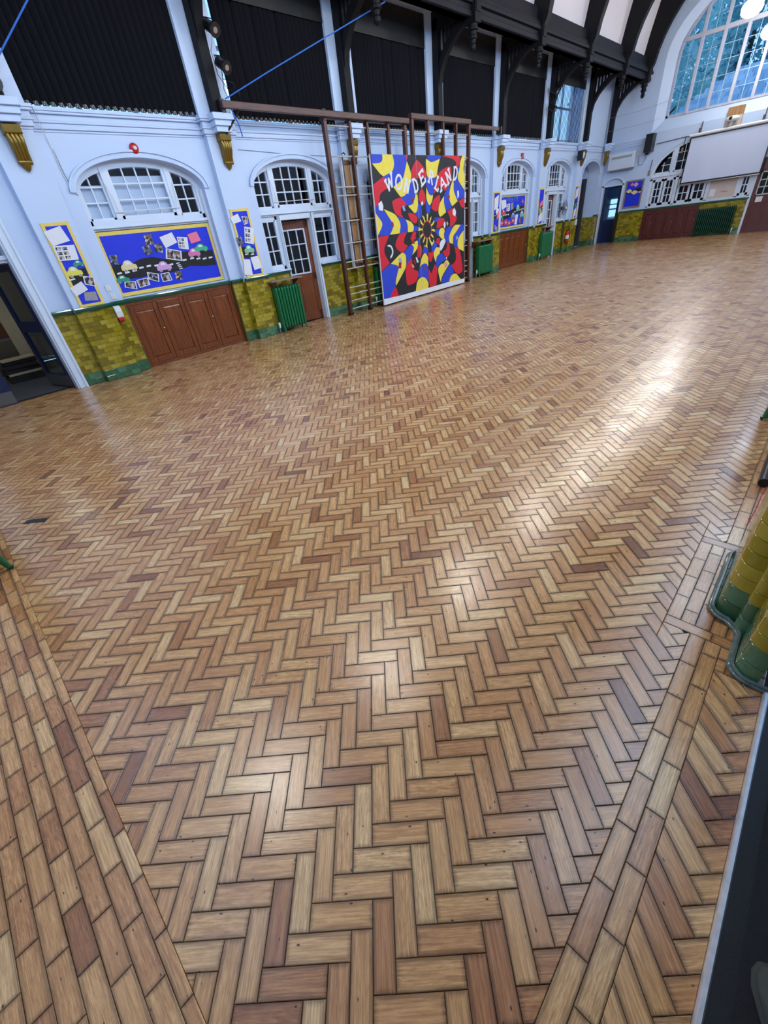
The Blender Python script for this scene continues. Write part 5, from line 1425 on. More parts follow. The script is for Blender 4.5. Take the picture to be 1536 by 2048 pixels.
# fan, extinguisher and small things by the far door bay
root = thing('desk_fan', (-9.56, 21.95, 1.285), 'round white fan on the sill of the far door bay', 'fan')
FX, FY, FZ = -9.50, 21.95, 1.72
m = MB(); m.lathe([(0.12, 0), (0.11, 0.03), (0.03, 0.05), (0.02, 0.2), (0.03, 0.22)], (-9.58, FY, 1.285), 'z', 14); build(m, 'stand', M_pvc, root, smooth=40)
m = MB()
for r in (0.10, 0.17, 0.24, 0.27): m.tube([(FX+0.05*(1-(r/0.28)**2)+0.03, FY+r*math.cos(t), FZ+r*math.sin(t)) for t in np.linspace(0, 2*math.pi, 24, endpoint=False)], 0.005, 5, closed=True)
for k in range(18):
    t = 2*math.pi*k/18; m.tube([(FX+0.08, FY, FZ), (FX+0.055, FY+0.18*math.cos(t), FZ+0.18*math.sin(t)), (FX+0.0, FY+0.275*math.cos(t), FZ+0.275*math.sin(t))], 0.003, 4)
build(m, 'cage', M_cable, root)
m = MB(); m.lathe([(0.03, -0.14), (0.06, -0.12), (0.065, -0.02), (0.03, 0.0)], (FX-0.01, FY, FZ), 'x', 12); build(m, 'motor', pbr('dark_motor_housing', rgb(70, 46, 44), 0.5), root, smooth=40)
for k in range(3):
    t0 = 2*math.pi*k/3; b = MB(); b.v = [(FX, FY+0.03*math.cos(t0), FZ+0.03*math.sin(t0)), (FX+0.02, FY+0.22*math.cos(t0-0.3), FZ+0.22*math.sin(t0-0.3)), (FX, FY+0.23*math.cos(t0+0.2), FZ+0.23*math.sin(t0+0.2)), (FX-0.02, FY+0.15*math.cos(t0+0.6), FZ+0.15*math.sin(t0+0.6))]
    b.v += [(x-0.004, y, z) for x, y, z in b.v]; b.f = [(0, 1, 2, 3), (7, 6, 5, 4), (0, 4, 5, 1), (1, 5, 6, 2), (2, 6, 7, 3), (3, 7, 4, 0)]; b.m = [0]*6; build(b, 'blade', M_cable, root)
m = MB(); m.lathe([(0.05, 0.0), (0.05, 0.03), (0.02, 0.04)], (FX+0.07, FY, FZ), 'x', 12); build(m, 'hub', M_pvc, root, smooth=40)
root = thing('fire_extinguisher', (XW+0.1, 22.36, 0.28), 'red fire extinguisher hung on the tiles below the fan', 'extinguisher')
m = MB(); m.lathe([(0.03, 0.0), (0.075, 0.01), (0.078, 0.04), (0.078, 0.36), (0.06, 0.42), (0.025, 0.45), (0.025, 0.48)], (XW+0.10, 22.36, 0.40), 'z', 14); build(m, 'cylinder', M_red, root, smooth=40)
m = MB(); m.lathe([(0.080, 0.13), (0.0805, 0.14), (0.0805, 0.26), (0.080, 0.27)], (XW+0.10, 22.36, 0.40), 'z', 14); build(m, 'label_band', M_paper, root, smooth=40)
m = MB(); m.box(XW+0.07, XW+0.17, 22.35, 22.37, 0.88, 0.90); m.box(XW+0.09, XW+0.11, 22.345, 22.375, 0.86, 0.92); build(m, 'handle', M_blackm, root)
m = MB(); m.tube([(XW+0.12, 22.37, 0.88), (XW+0.18, 22.41, 0.84), (XW+0.19, 22.42, 0.70), (XW+0.18, 22.42, 0.55)], 0.012, 6); build(m, 'hose', M_blackm, root, smooth=60)
root = thing('wall_dispenser', (XP, 22.95, 1.0), 'small white dispenser at the edge of the arched recess', 'dispenser')
m = MB(); m.box(XP, XP+0.08, 22.88, 23.0, 1.0, 1.24); build(m, 'body', M_pvc, root, bevel=0.02)
m = MB(); m.box(XP+0.015, XP+0.07, 22.90, 22.98, 0.975, 1.0); build(m, 'nozzle', M_cable, root)

fp = MB(); cc_ = np.array((-4.47, -0.155))
fp.prism([tuple(cc_+E1*a+E2*b) for a, b in ((-0.10, -0.033), (0.10, -0.033), (0.10, 0.033), (-0.10, 0.033))], 'z', -0.003, 0.0018)
build(fp, 'floor_plate', M_blackm, label='small black plate let into the floor near the left edge', cat='plate')
BANNER=[('b',[(9.324,3.324),(9.726,3.328),(9.726,3.242),(9.675,3.185),(9.575,3.16),(9.332,3.153)]),('y',[(9.726,3.328),(10.105,3.332),(10.146,3.171),(10.099,3.045),(10.011,2.986),(9.699,2.904),(9.339,3.151),(9.575,3.16),(9.675,3.185),(9.726,3.242)]),('b',[(10.105,3.332),(10.604,3.336),(10.649,3.21),(10.547,2.997),(10.428,2.844),(10.047,2.689),(9.8,2.832),(9.698,2.9),(10.011,2.986),(10.099,3.045),(10.146,3.171)]),('r',[(10.604,3.336),(10.71,3.337),(10.657,3.217)]),('y',[(10.656,3.202),(10.797,2.948),(10.765,2.807),(10.712,2.689),(10.62,2.571),(10.485,2.494),(10.326,2.464),(10.047,2.685),(10.427,2.836),(10.547,2.997)]),('b',[(10.765,2.807),(10.824,2.837),(10.924,2.561),(10.895,2.439),(10.818,2.334),(10.6,2.269),(10.337,2.435),(10.326,2.464),(10.485,2.494),(10.62,2.571),(10.712,2.689)]),('y',[(10.946,2.544),(10.949,2.552),(11.036,2.434),(11.019,2.266),(10.964,2.124),(10.877,2.094),(10.842,2.096),(10.599,2.26),(10.781,2.294),(10.853,2.357),(10.911,2.438)]),('r',[(9.32,2.752),(9.696,2.889),(9.758,2.832),(9.832,2.664),(9.621,2.601),(9.518,2.536),(9.486,2.429),(9.388,2.309),(9.296,2.329)]),('r',[(9.998,2.401),(10.201,2.445),(10.338,2.439),(10.54,2.296),(10.455,2.251),(10.318,2.282),(10.283,2.135),(10.363,2.022),(10.135,2.077),(10.012,2.183),(9.967,2.338)]),('b',[(9.295,2.322),(9.402,2.309),(9.488,2.226),(9.601,2.212),(9.743,2.092),(9.896,1.959),(9.925,1.899),(9.891,1.805),(9.769,1.675),(9.288,1.69),(9.411,1.798),(9.495,1.894),(9.478,1.995),(9.379,2.089),(9.276,2.166)]),('y',[(9.276,2.166),(9.379,2.089),(9.478,1.995),(9.503,1.928),(9.485,1.878),(9.411,1.798),(9.282,1.698)]),('y',[(9.606,2.244),(9.989,2.127),(10.128,2.028),(10.215,1.913),(10.224,1.803),(10.223,1.816),(10.187,1.73),(10.163,1.674),(9.769,1.675),(9.889,1.788),(9.925,1.899),(9.77,2.074)]),('b',[(10.133,2.061),(10.362,2.014),(10.467,1.956),(10.52,1.858),(10.509,1.787),(10.514,1.678),(10.163,1.674),(10.223,1.816),(10.215,1.913)]),('y',[(10.468,1.965),(10.657,1.91),(10.765,1.833),(10.784,1.794),(10.794,1.73),(10.745,1.674),(10.521,1.673),(10.526,1.786),(10.52,1.858)]),('b',[(10.802,1.802),(10.992,1.779),(11.002,1.775),(10.984,1.675),(10.753,1.673)]),('r',[(10.582,2.11),(10.808,2.081),(10.977,1.985),(10.958,1.916),(10.884,1.851),(10.707,1.915),(10.604,2.024)]),('b',[(11.033,2.325),(11.16,2.234),(11.177,2.043),(11.081,1.935),(10.937,2.022),(10.877,2.094),(10.964,2.124),(11.019,2.266)]),('r',[(10.818,2.995),(10.918,3.118),(11.022,3.207),(11.057,3.225),(11.165,3.188),(11.335,3.078),(11.427,2.99),(11.455,2.917),(11.422,2.828),(11.101,2.849),(10.953,2.835),(10.81,2.854)]),('y',[(11.481,3.251),(11.711,3.181),(12.088,3.254),(11.98,3.051),(11.918,2.886),(11.757,2.839),(11.518,2.859),(11.46,2.989),(11.452,3.196)]),('b',[(11.487,3.322),(12.127,3.327),(12.088,3.258),(11.711,3.181),(11.563,3.228)]),('r',[(12.153,3.319),(13.076,3.327),(13.056,3.183),(12.978,3.089),(12.872,3.047),(12.873,3.183),(12.714,3.249),(12.438,3.285)]),('r',[(11.953,2.886),(12.192,3.017),(12.487,3.082),(12.616,3.073),(12.631,2.911),(12.618,2.774),(12.512,2.689),(12.415,2.595),(12.319,2.536),(12.264,2.564),(12.031,2.657),(11.881,2.549),(11.752,2.485),(11.854,2.703)]),('y',[(13.192,3.328),(13.33,3.329),(13.291,3.183),(13.252,3.027),(13.313,2.868),(13.316,2.525),(13.094,2.676),(12.975,2.785),(12.976,2.907),(13.055,3.072),(13.075,3.174)]),('b',[(12.881,3.047),(12.978,3.08),(13.036,3.072),(12.976,2.907),(12.975,2.776),(13.113,2.648),(13.296,2.526),(13.297,2.35),(12.992,2.306),(12.931,2.281),(12.814,2.413),(12.738,2.551),(12.741,2.701),(12.898,2.839)]),('y',[(12.685,2.772),(12.742,2.728),(12.738,2.551),(12.814,2.422),(12.941,2.271),(12.652,2.155),(12.52,2.316),(12.514,2.451),(12.566,2.6)]),('b',[(12.511,2.663),(12.558,2.653),(12.514,2.451),(12.521,2.334),(12.622,2.129),(12.358,2.059),(12.251,2.237),(12.259,2.433),(12.375,2.543)]),('y',[(12.249,2.415),(12.242,2.255),(12.338,2.033),(12.068,1.938),(11.978,1.998),(11.965,2.107),(12.028,2.247),(12.162,2.357)]),('r',[(12.02,2.458),(12.053,2.387),(12.029,2.265),(11.947,2.108),(11.853,2.077),(11.745,2.1),(11.624,2.168),(11.686,2.297),(11.799,2.388)]),('b',[(11.435,2.876),(11.518,2.859),(11.756,2.822),(11.899,2.862),(11.854,2.703),(11.756,2.553),(11.715,2.469),(11.609,2.455),(11.495,2.561),(11.421,2.713)]),('y',[(11.432,2.638),(11.509,2.518),(11.609,2.455),(11.724,2.46),(11.671,2.332),(11.576,2.241),(11.507,2.261),(11.414,2.403)]),('b',[(11.394,2.378),(11.506,2.253),(11.611,2.23),(11.546,2.075),(11.507,2.024),(11.436,2.019),(11.376,2.154)]),('r',[(11.212,2.627),(11.275,2.584),(11.367,2.464),(11.354,2.311),(11.282,2.263),(11.15,2.311),(11.071,2.365),(11.091,2.49)]),('y',[(11.394,2.048),(11.515,2.015),(11.48,1.901),(11.409,1.896)]),('y',[(11.192,2.025),(11.269,1.905),(11.2,1.821),(11.078,1.909),(11.17,1.973)]),('r',[(13.297,2.341),(13.299,2.086),(13.154,2.112),(12.992,2.278)]),('r',[(12.396,2.039),(12.631,2.11),(12.71,2.087),(12.687,1.957),(12.887,1.889),(12.866,1.804),(12.681,1.672),(12.521,1.674),(12.545,1.824),(12.49,1.95)]),('y',[(11.689,1.924),(11.755,1.829),(11.615,1.774),(11.582,1.822)]),('b',[(11.717,1.94),(11.955,1.926),(12.067,1.91),(11.838,1.823),(11.73,1.858)]),('r',[(11.912,1.863),(12.107,1.899),(12.263,1.86),(12.178,1.73),(12.018,1.664),(11.843,1.667),(11.868,1.771)]),('y',[(12.788,1.678),(13.096,1.667),(12.87,1.511),(12.699,1.402),(12.674,1.198),(12.486,1.247),(12.47,1.401),(12.598,1.552)]),('b',[(12.313,1.603),(12.437,1.663),(12.673,1.647),(12.598,1.552),(12.47,1.431),(12.486,1.267),(12.322,1.282),(12.225,1.401),(12.239,1.52)]),('y',[(12.036,1.643),(12.175,1.653),(12.252,1.578),(12.208,1.483),(12.223,1.361),(12.103,1.382),(11.969,1.473),(11.954,1.562)]),('b',[(11.746,1.646),(11.987,1.637),(11.953,1.552),(11.968,1.463),(11.795,1.506),(11.742,1.579)]),('y',[(11.614,1.656),(11.746,1.646),(11.742,1.579),(11.777,1.527),(11.646,1.576)]),('b',[(13.107,1.666),(13.281,1.654),(13.281,1.521),(12.997,1.357),(12.931,1.237),(12.952,1.077),(12.736,1.14),(12.696,1.238),(12.72,1.411),(12.891,1.519)]),('y',[(13.27,1.511),(13.273,0.943),(12.973,1.054),(12.931,1.216),(12.975,1.317),(13.106,1.42)]),('r',[(12.321,1.272),(12.485,1.236),(12.502,1.09),(12.498,0.943),(12.37,0.883),(12.246,0.918),(12.108,1.047),(12.294,1.09),(12.359,1.186)]),('r',[(12.757,1.117),(12.995,1.041),(13.128,0.789),(13.196,0.538),(13.207,0.401),(13.059,0.329),(12.812,0.395),(12.575,0.634),(12.772,0.698),(12.84,0.853)]),('r',[(11.848,1.424),(12.004,1.4),(11.956,1.225),(11.803,1.319)]),('b',[(11.707,1.337),(11.785,1.33),(11.856,1.214),(11.754,1.144),(11.67,1.051),(11.575,1.091),(11.585,1.24)]),('y',[(11.755,1.164),(11.855,1.189),(11.953,1.164),(11.988,1.079),(11.944,1.002),(11.822,0.953),(11.753,0.806),(11.657,1.012)]),('b',[(11.842,0.961),(12.066,1.01),(12.265,0.874),(12.284,0.819),(11.992,0.747),(11.866,0.667),(11.821,0.598),(11.761,0.774)]),('y',[(12.073,0.737),(12.135,0.719),(12.325,0.803),(12.48,0.689),(12.296,0.56),(12.079,0.393),(11.977,0.231),(11.869,0.539),(11.906,0.662)]),('b',[(12.49,0.656),(12.575,0.624),(12.723,0.407),(12.524,0.321),(12.433,0.188),(11.997,0.206),(12.12,0.387),(12.338,0.555)]),('y',[(12.502,0.291),(12.634,0.362),(12.834,0.359),(12.967,0.261),(13.104,0.162),(12.433,0.166)]),('y',[(11.527,1.49),(11.619,1.453),(11.718,1.356),(11.585,1.24),(11.526,1.344)]),('y',[(11.289,1.433),(11.351,1.399),(11.373,1.201),(11.199,1.248),(11.237,1.37)]),('b',[(11.199,1.248),(11.266,1.27),(11.391,1.19),(11.4,1.059),(11.215,1.109),(11.12,1.089)]),('y',[(11.214,1.099),(11.288,1.081),(11.382,0.951),(11.366,0.739),(11.193,0.841),(10.962,0.778),(11.075,0.995)]),('b',[(10.961,0.768),(11.174,0.843),(11.357,0.75),(11.357,0.363),(11.05,0.51),(10.863,0.515),(10.891,0.614)]),('y',[(10.716,0.171),(10.816,0.418),(11.031,0.503),(11.217,0.446),(11.343,0.301),(11.331,0.152)]),('r',[(10.905,1.324),(11.032,1.331),(11.112,1.207),(11.043,1.048),(10.93,1.021),(10.878,1.056)]),('r',[(11.403,1.099),(11.517,1.087),(11.635,1.115),(11.649,1.033),(11.539,0.852),(11.462,0.86),(11.394,0.98)]),('r',[(11.39,0.674),(11.517,0.532),(11.668,0.722),(11.73,0.746),(11.821,0.598),(11.746,0.177),(11.433,0.18),(11.37,0.404)]),('y',[(10.779,1.416),(10.888,1.443),(10.939,1.42),(10.887,1.253),(10.658,1.113),(10.747,1.286),(10.634,1.372)]),('b',[(10.929,1.474),(11.013,1.514),(11.062,1.462),(11.037,1.388),(10.933,1.341),(10.93,1.398)]),('y',[(11.02,1.774),(11.124,1.748),(11.144,1.663),(10.974,1.666)]),('y',[(11.066,1.5),(11.153,1.559),(11.175,1.5),(11.076,1.413)]),('r',[(9.29,1.663),(9.728,1.665),(9.633,1.555),(9.498,1.39),(9.506,1.245),(9.663,1.025),(9.304,0.874)]),('r',[(10.195,1.667),(10.479,1.672),(10.345,1.537),(10.313,1.421),(10.493,1.357),(10.238,1.224),(10.047,1.299),(9.962,1.399),(10.011,1.521)]),('r',[(10.752,1.66),(10.891,1.649),(10.827,1.542),(10.877,1.51),(10.676,1.443),(10.615,1.514)]),('b',[(9.31,0.863),(9.692,1.003),(9.994,0.91),(9.999,0.823),(9.883,0.595),(9.792,0.43),(9.536,0.179),(9.298,0.199)]),('y',[(9.71,1.01),(10.203,1.218),(10.363,1.135),(10.36,0.963),(10.309,0.832),(10.095,0.644),(9.844,0.442),(9.866,0.597),(10.022,0.868),(9.963,0.933)]),('b',[(10.271,1.22),(10.615,1.365),(10.732,1.306),(10.64,1.105),(10.481,0.948),(10.369,0.893),(10.389,1.065),(10.334,1.176)]),('r',[(10.615,1.04),(10.634,0.891),(10.674,0.757),(10.849,0.685),(10.878,0.599),(10.749,0.422),(10.397,0.38),(10.32,0.483),(10.312,0.783),(10.388,0.911)]),('r',[(9.792,0.43),(9.853,0.38),(9.929,0.176),(9.536,0.179)]),('w',[(9.624,1.449),(9.743,1.447),(9.827,1.366),(9.846,1.273),(9.801,1.186),(9.712,1.131),(9.701,1.169),(9.776,1.235),(9.794,1.306),(9.751,1.392),(9.644,1.42)]),('w',[(9.425,2.362),(9.548,2.419),(9.602,2.307),(9.571,2.206),(9.431,2.229)]),('w',[(12.77,2.121),(12.848,2.005),(12.806,1.894),(12.687,1.957),(12.669,2.052)]),('w',[(12.082,1.354),(12.243,1.37),(12.281,1.296),(12.154,1.165),(12.028,1.075),(11.971,1.142),(11.998,1.281)]),('w',[(12.286,0.882),(12.349,0.875),(12.326,0.825),(12.294,0.817)]),('p',[(12.156,0.727),(12.282,0.766),(12.383,0.647),(12.254,0.576)]),('w',[(11.15,2.311),(11.237,2.342),(11.257,2.272),(11.193,2.233)]),('m',[(10.745,2.411),(10.829,2.433),(10.831,2.3),(10.771,2.352)]),('m',[(9.851,1.912),(9.926,1.957),(9.952,1.872),(9.931,1.831)]),('m',[(10.659,1.445),(10.75,1.474),(10.792,1.376),(10.687,1.377)]),('m',[(11.099,0.741),(11.161,0.804),(11.212,0.727),(11.15,0.673)]),('m',[(12.427,2.409),(12.524,2.441),(12.541,2.369),(12.463,2.336)]),('m',[(10.039,1.0),(10.157,0.996),(10.121,0.846),(10.004,0.861)]),('l',[(10.033,1.076),(10.105,1.116),(10.197,1.039),(10.157,0.996),(10.042,1.019)]),('l',[(10.332,2.273),(10.427,2.277),(10.476,2.166),(10.395,2.154)]),('w',[(12.22,1.776),(12.281,1.811),(12.297,1.713),(12.253,1.618),(12.197,1.7)]),('p',[(12.339,1.768),(12.401,1.803),(12.439,1.732),(12.376,1.678)]),('w',[(12.914,2.519),(12.993,2.525),(13.012,2.406),(12.932,2.336)]),('p',[(10.581,0.897),(10.667,0.867),(10.715,0.802),(10.641,0.791)]),('w',[(10.794,1.04),(10.848,1.044),(10.926,0.906),(10.852,0.895)]),('m',[(10.68,0.984),(10.735,0.997),(10.813,0.87),(10.741,0.878)]),('l',[(12.847,1.369),(12.911,1.405),(12.954,1.319),(12.846,1.287)])]
LETTERS=[('W',[(9.819,2.58),(10.06,2.727),(9.755,2.817)]),('O',[(10.121,2.633),(10.378,2.626),(10.162,2.924)]),('N',[(10.443,2.592),(10.632,2.538),(10.559,2.842)]),('D',[(10.906,2.554),(11.089,2.573),(10.822,2.814)]),('E',[(11.216,2.668),(11.41,2.787),(11.107,2.921)]),('R',[(11.511,2.769),(11.696,2.698),(11.614,3.004)]),('L',[(11.796,2.62),(11.952,2.539),(11.935,2.878)]),('A',[(12.097,2.534),(12.361,2.657),(12.001,2.772)]),('N',[(12.455,2.681),(12.628,2.786),(12.334,2.932)]),('D',[(12.704,2.781),(12.897,2.795),(12.757,3.064)])]
STRIP=[(9.298,0.199),(9.586,0.181),(10.103,0.168),(10.92,0.165),(10.679,0.172),(11.452,0.166),(12.282,0.176),(13.278,0.156)]
DISC=[(11.408,1.886),(11.621,1.769),(11.596,1.532),(11.372,1.435),(11.162,1.567),(11.174,1.8)]
BOARD1=[('photo',[(3.66,2.22),(3.808,2.223),(3.791,2.063),(3.642,2.063)]),('photo',[(3.547,2.042),(3.692,2.058),(3.712,1.922),(3.57,1.9)]),('photo',[(3.791,2.063),(3.938,2.05),(3.905,1.91),(3.764,1.939)]),('paper',[(3.94,2.161),(4.211,2.22),(4.253,2.051),(3.988,1.977)]),('sheet',[(4.28,2.14),(4.49,2.114),(4.445,1.909),(4.249,1.951)]),('pink',[(4.508,2.159),(4.719,2.196),(4.756,2.037),(4.532,2.002)]),('wphoto',[(3.988,1.977),(4.277,1.902),(4.227,1.734),(3.917,1.808)]),('photo',[(2.925,1.976),(3.069,1.961),(3.025,1.814),(2.906,1.835)]),('wphoto',[(2.995,1.534),(3.201,1.52),(3.174,1.384),(2.963,1.447)]),('wphoto',[(3.215,1.534),(3.441,1.549),(3.439,1.423),(3.225,1.4)]),('wphoto',[(3.463,1.639),(3.671,1.581),(3.63,1.443),(3.445,1.517)]),('wphoto',[(3.706,1.576),(3.887,1.584),(3.901,1.437),(3.7,1.433)]),('photo',[(3.998,1.578),(4.139,1.568),(4.112,1.408),(3.98,1.443)]),('road',[(2.866,1.818),(3.033,1.813),(3.243,1.803),(3.457,1.86),(3.67,1.866),(3.913,1.801),(4.153,1.79),(4.289,1.885),(4.942,1.851),(4.937,1.585),(4.654,1.594),(4.365,1.637),(4.148,1.591),(3.946,1.569),(3.678,1.596),(3.325,1.565),(3.086,1.567),(2.889,1.61)]),('dash',[(2.977,1.675),(3.117,1.673),(3.258,1.685),(3.401,1.716),(3.546,1.726),(3.695,1.718),(3.982,1.699),(4.285,1.743),(4.452,1.753),(4.585,1.734),(4.72,1.72),(4.856,1.725)]),('zebra',[(4.128,1.706),(4.139,1.672),(4.15,1.642),(4.156,1.609)]),('car',[(3.187,1.772),(3.827,1.687),(4.528,1.845),(4.708,1.914),(2.991,1.58)]),('blue',[(2.886,2.236),(4.945,2.233),(4.95,1.36),(2.861,1.371)])]
BOARD2=[('paper',[(2.019,2.368),(2.289,2.431),(2.335,2.225),(2.063,2.174)]),('sheet',[(2.053,2.175),(2.366,2.167),(2.34,1.958),(2.045,1.969)]),('wphoto',[(2.28,1.723),(2.442,1.683),(2.406,1.543),(2.255,1.596)]),('paper',[(2.005,1.573),(2.219,1.649),(2.266,1.516),(2.043,1.442)]),('grey',[(2.183,1.486),(2.365,1.47),(2.352,1.335),(2.145,1.358)]),('road',[(2.041,1.801),(2.379,1.838),(2.367,1.711),(2.242,1.633),(2.033,1.605)]),('dash',[(2.111,1.69)]),('car',[(2.302,1.905),(2.186,1.793)])]
BOARD3=[('paper',[(5.366,2.355),(5.563,2.409),(5.604,2.277),(5.397,2.241)]),('wphoto',[(5.629,2.359),(5.77,2.344),(5.756,2.237),(5.656,2.21)]),('sheet',[(5.637,2.184),(5.854,2.141),(5.767,1.855),(5.559,1.906)]),('photo',[(5.374,1.999),(5.495,2.023),(5.528,1.888),(5.398,1.844)]),('paper',[(5.417,1.614),(5.578,1.595),(5.551,1.3),(5.345,1.327)]),('paper',[(5.599,1.63),(5.783,1.639),(5.835,1.408),(5.621,1.386)]),('road',[(5.439,1.84),(5.744,1.818),(5.761,1.663),(5.583,1.61),(5.436,1.64)]),('dash',[(5.538,1.693),(5.676,1.678)]),('car',[(5.619,1.773)])]
BOARD5=[('paper',[(16.772,2.215),(17.101,2.221),(17.152,2.003),(16.828,1.92)]),('sheet',[(17.166,2.081),(17.406,2.1),(17.413,1.87),(17.169,1.863)]),('grey',[(17.457,2.088),(17.65,2.119),(17.68,1.917),(17.485,1.887)]),('paper',[(17.887,1.722),(18.093,1.72),(18.014,1.399),(17.831,1.411)]),('photo',[(18.165,1.601),(18.375,1.609),(18.405,1.437),(18.193,1.429)]),('tri',[(18.318,2.091),(18.48,2.063),(18.379,2.19),(18.352,2.192)]),('road',[(16.739,1.866),(17.416,1.85),(17.9,1.967),(18.522,1.979),(18.557,1.789),(17.932,1.76),(17.491,1.662),(16.767,1.606)]),('dash',[(16.991,1.743),(17.159,1.753),(17.329,1.757),(17.821,1.818),(17.997,1.839),(18.15,1.852),(18.304,1.865),(18.461,1.878)]),('car',[(16.956,1.834),(18.032,1.94),(18.383,1.714),(17.684,1.713),(16.806,1.683)]),('flower',[(16.872,1.518),(17.163,1.519),(17.415,1.482),(17.709,1.545)])]

# ------------------------------------------------------------------ noticeboards and what is pinned on them
CAR = [(-0.50, -0.30), (-0.50, -0.02), (-0.44, 0.10), (-0.34, 0.16), (-0.24, 0.36), (-0.10, 0.46), (0.08, 0.46), (0.20, 0.36), (0.30, 0.14), (0.46, 0.08), (0.50, -0.08), (0.49, -0.28), (0.40, -0.30), (0.38, -0.42), (0.28, -0.46), (0.19, -0.40), (0.17, -0.30), (-0.17, -0.30), (-0.19, -0.42), (-0.29, -0.47), (-0.38, -0.41), (-0.40, -0.30)]
pins = {}
def flat(name, pts_, x, mat, t=0.003, parent=None, **k):
    m = MB(); m.prism(pts_, 'x', x, x+t); return build(m, name, mat, parent, **k)
def felt(name, col): return pbr(name, col, 0.7, var=0.12, scale=25)
CARC = {'cream': felt('cream_crayon_paper', rgb(226, 212, 160)), 'lilac': felt('lilac_paper', rgb(210, 160, 214)), 'pink': felt('rose_paper', rgb(214, 120, 170)), 'green': felt('green_crayon_paper', rgb(60, 180, 120)), 'teal': felt('teal_crayon_paper', rgb(40, 150, 120)), 'yellow': felt('lemon_crayon_paper', rgb(222, 220, 90)), 'sage': felt('sage_crayon_paper', rgb(130, 190, 150)), 'red': felt('red_crayon_paper', rgb(214, 80, 80)), 'blue': felt('pale_blue_paper', rgb(100, 140, 200))}
def board(name, y0, y1, z0, z1, x, fw, label, right=True):
    """blue backing with a yellow paper border"""
    root = thing(name, (x, (y0+y1)/2, z0), label, 'noticeboard', 'blue noticeboards')
    flat('backing', [(y0+fw*0.5, z0+fw*0.5), (y1-fw*0.5, z0+fw*0.5), (y1-fw*0.5, z1-fw*0.5), (y0+fw*0.5, z1-fw*0.5)], x-0.012, M_blue, 0.012, root)
    for r in ((y0, y0+fw, z0, z1), (y1-fw, y1, z0, z1), (y0+fw, y1-fw, z0, z0+fw), (y0+fw, y1-fw, z1-fw, z1)):
        m = MB(); m.box(x-0.012, x+0.0025, *r); build(m, 'border', M_yellow, root)
    return root
def shrink(q, f):
    cy = sum(p[0] for p in q)/len(q); cz = sum(p[1] for p in q)/len(q)
    return [(cy+(p[0]-cy)*f, cz+(p[1]-cz)*f) for p in q]
layer = [0]
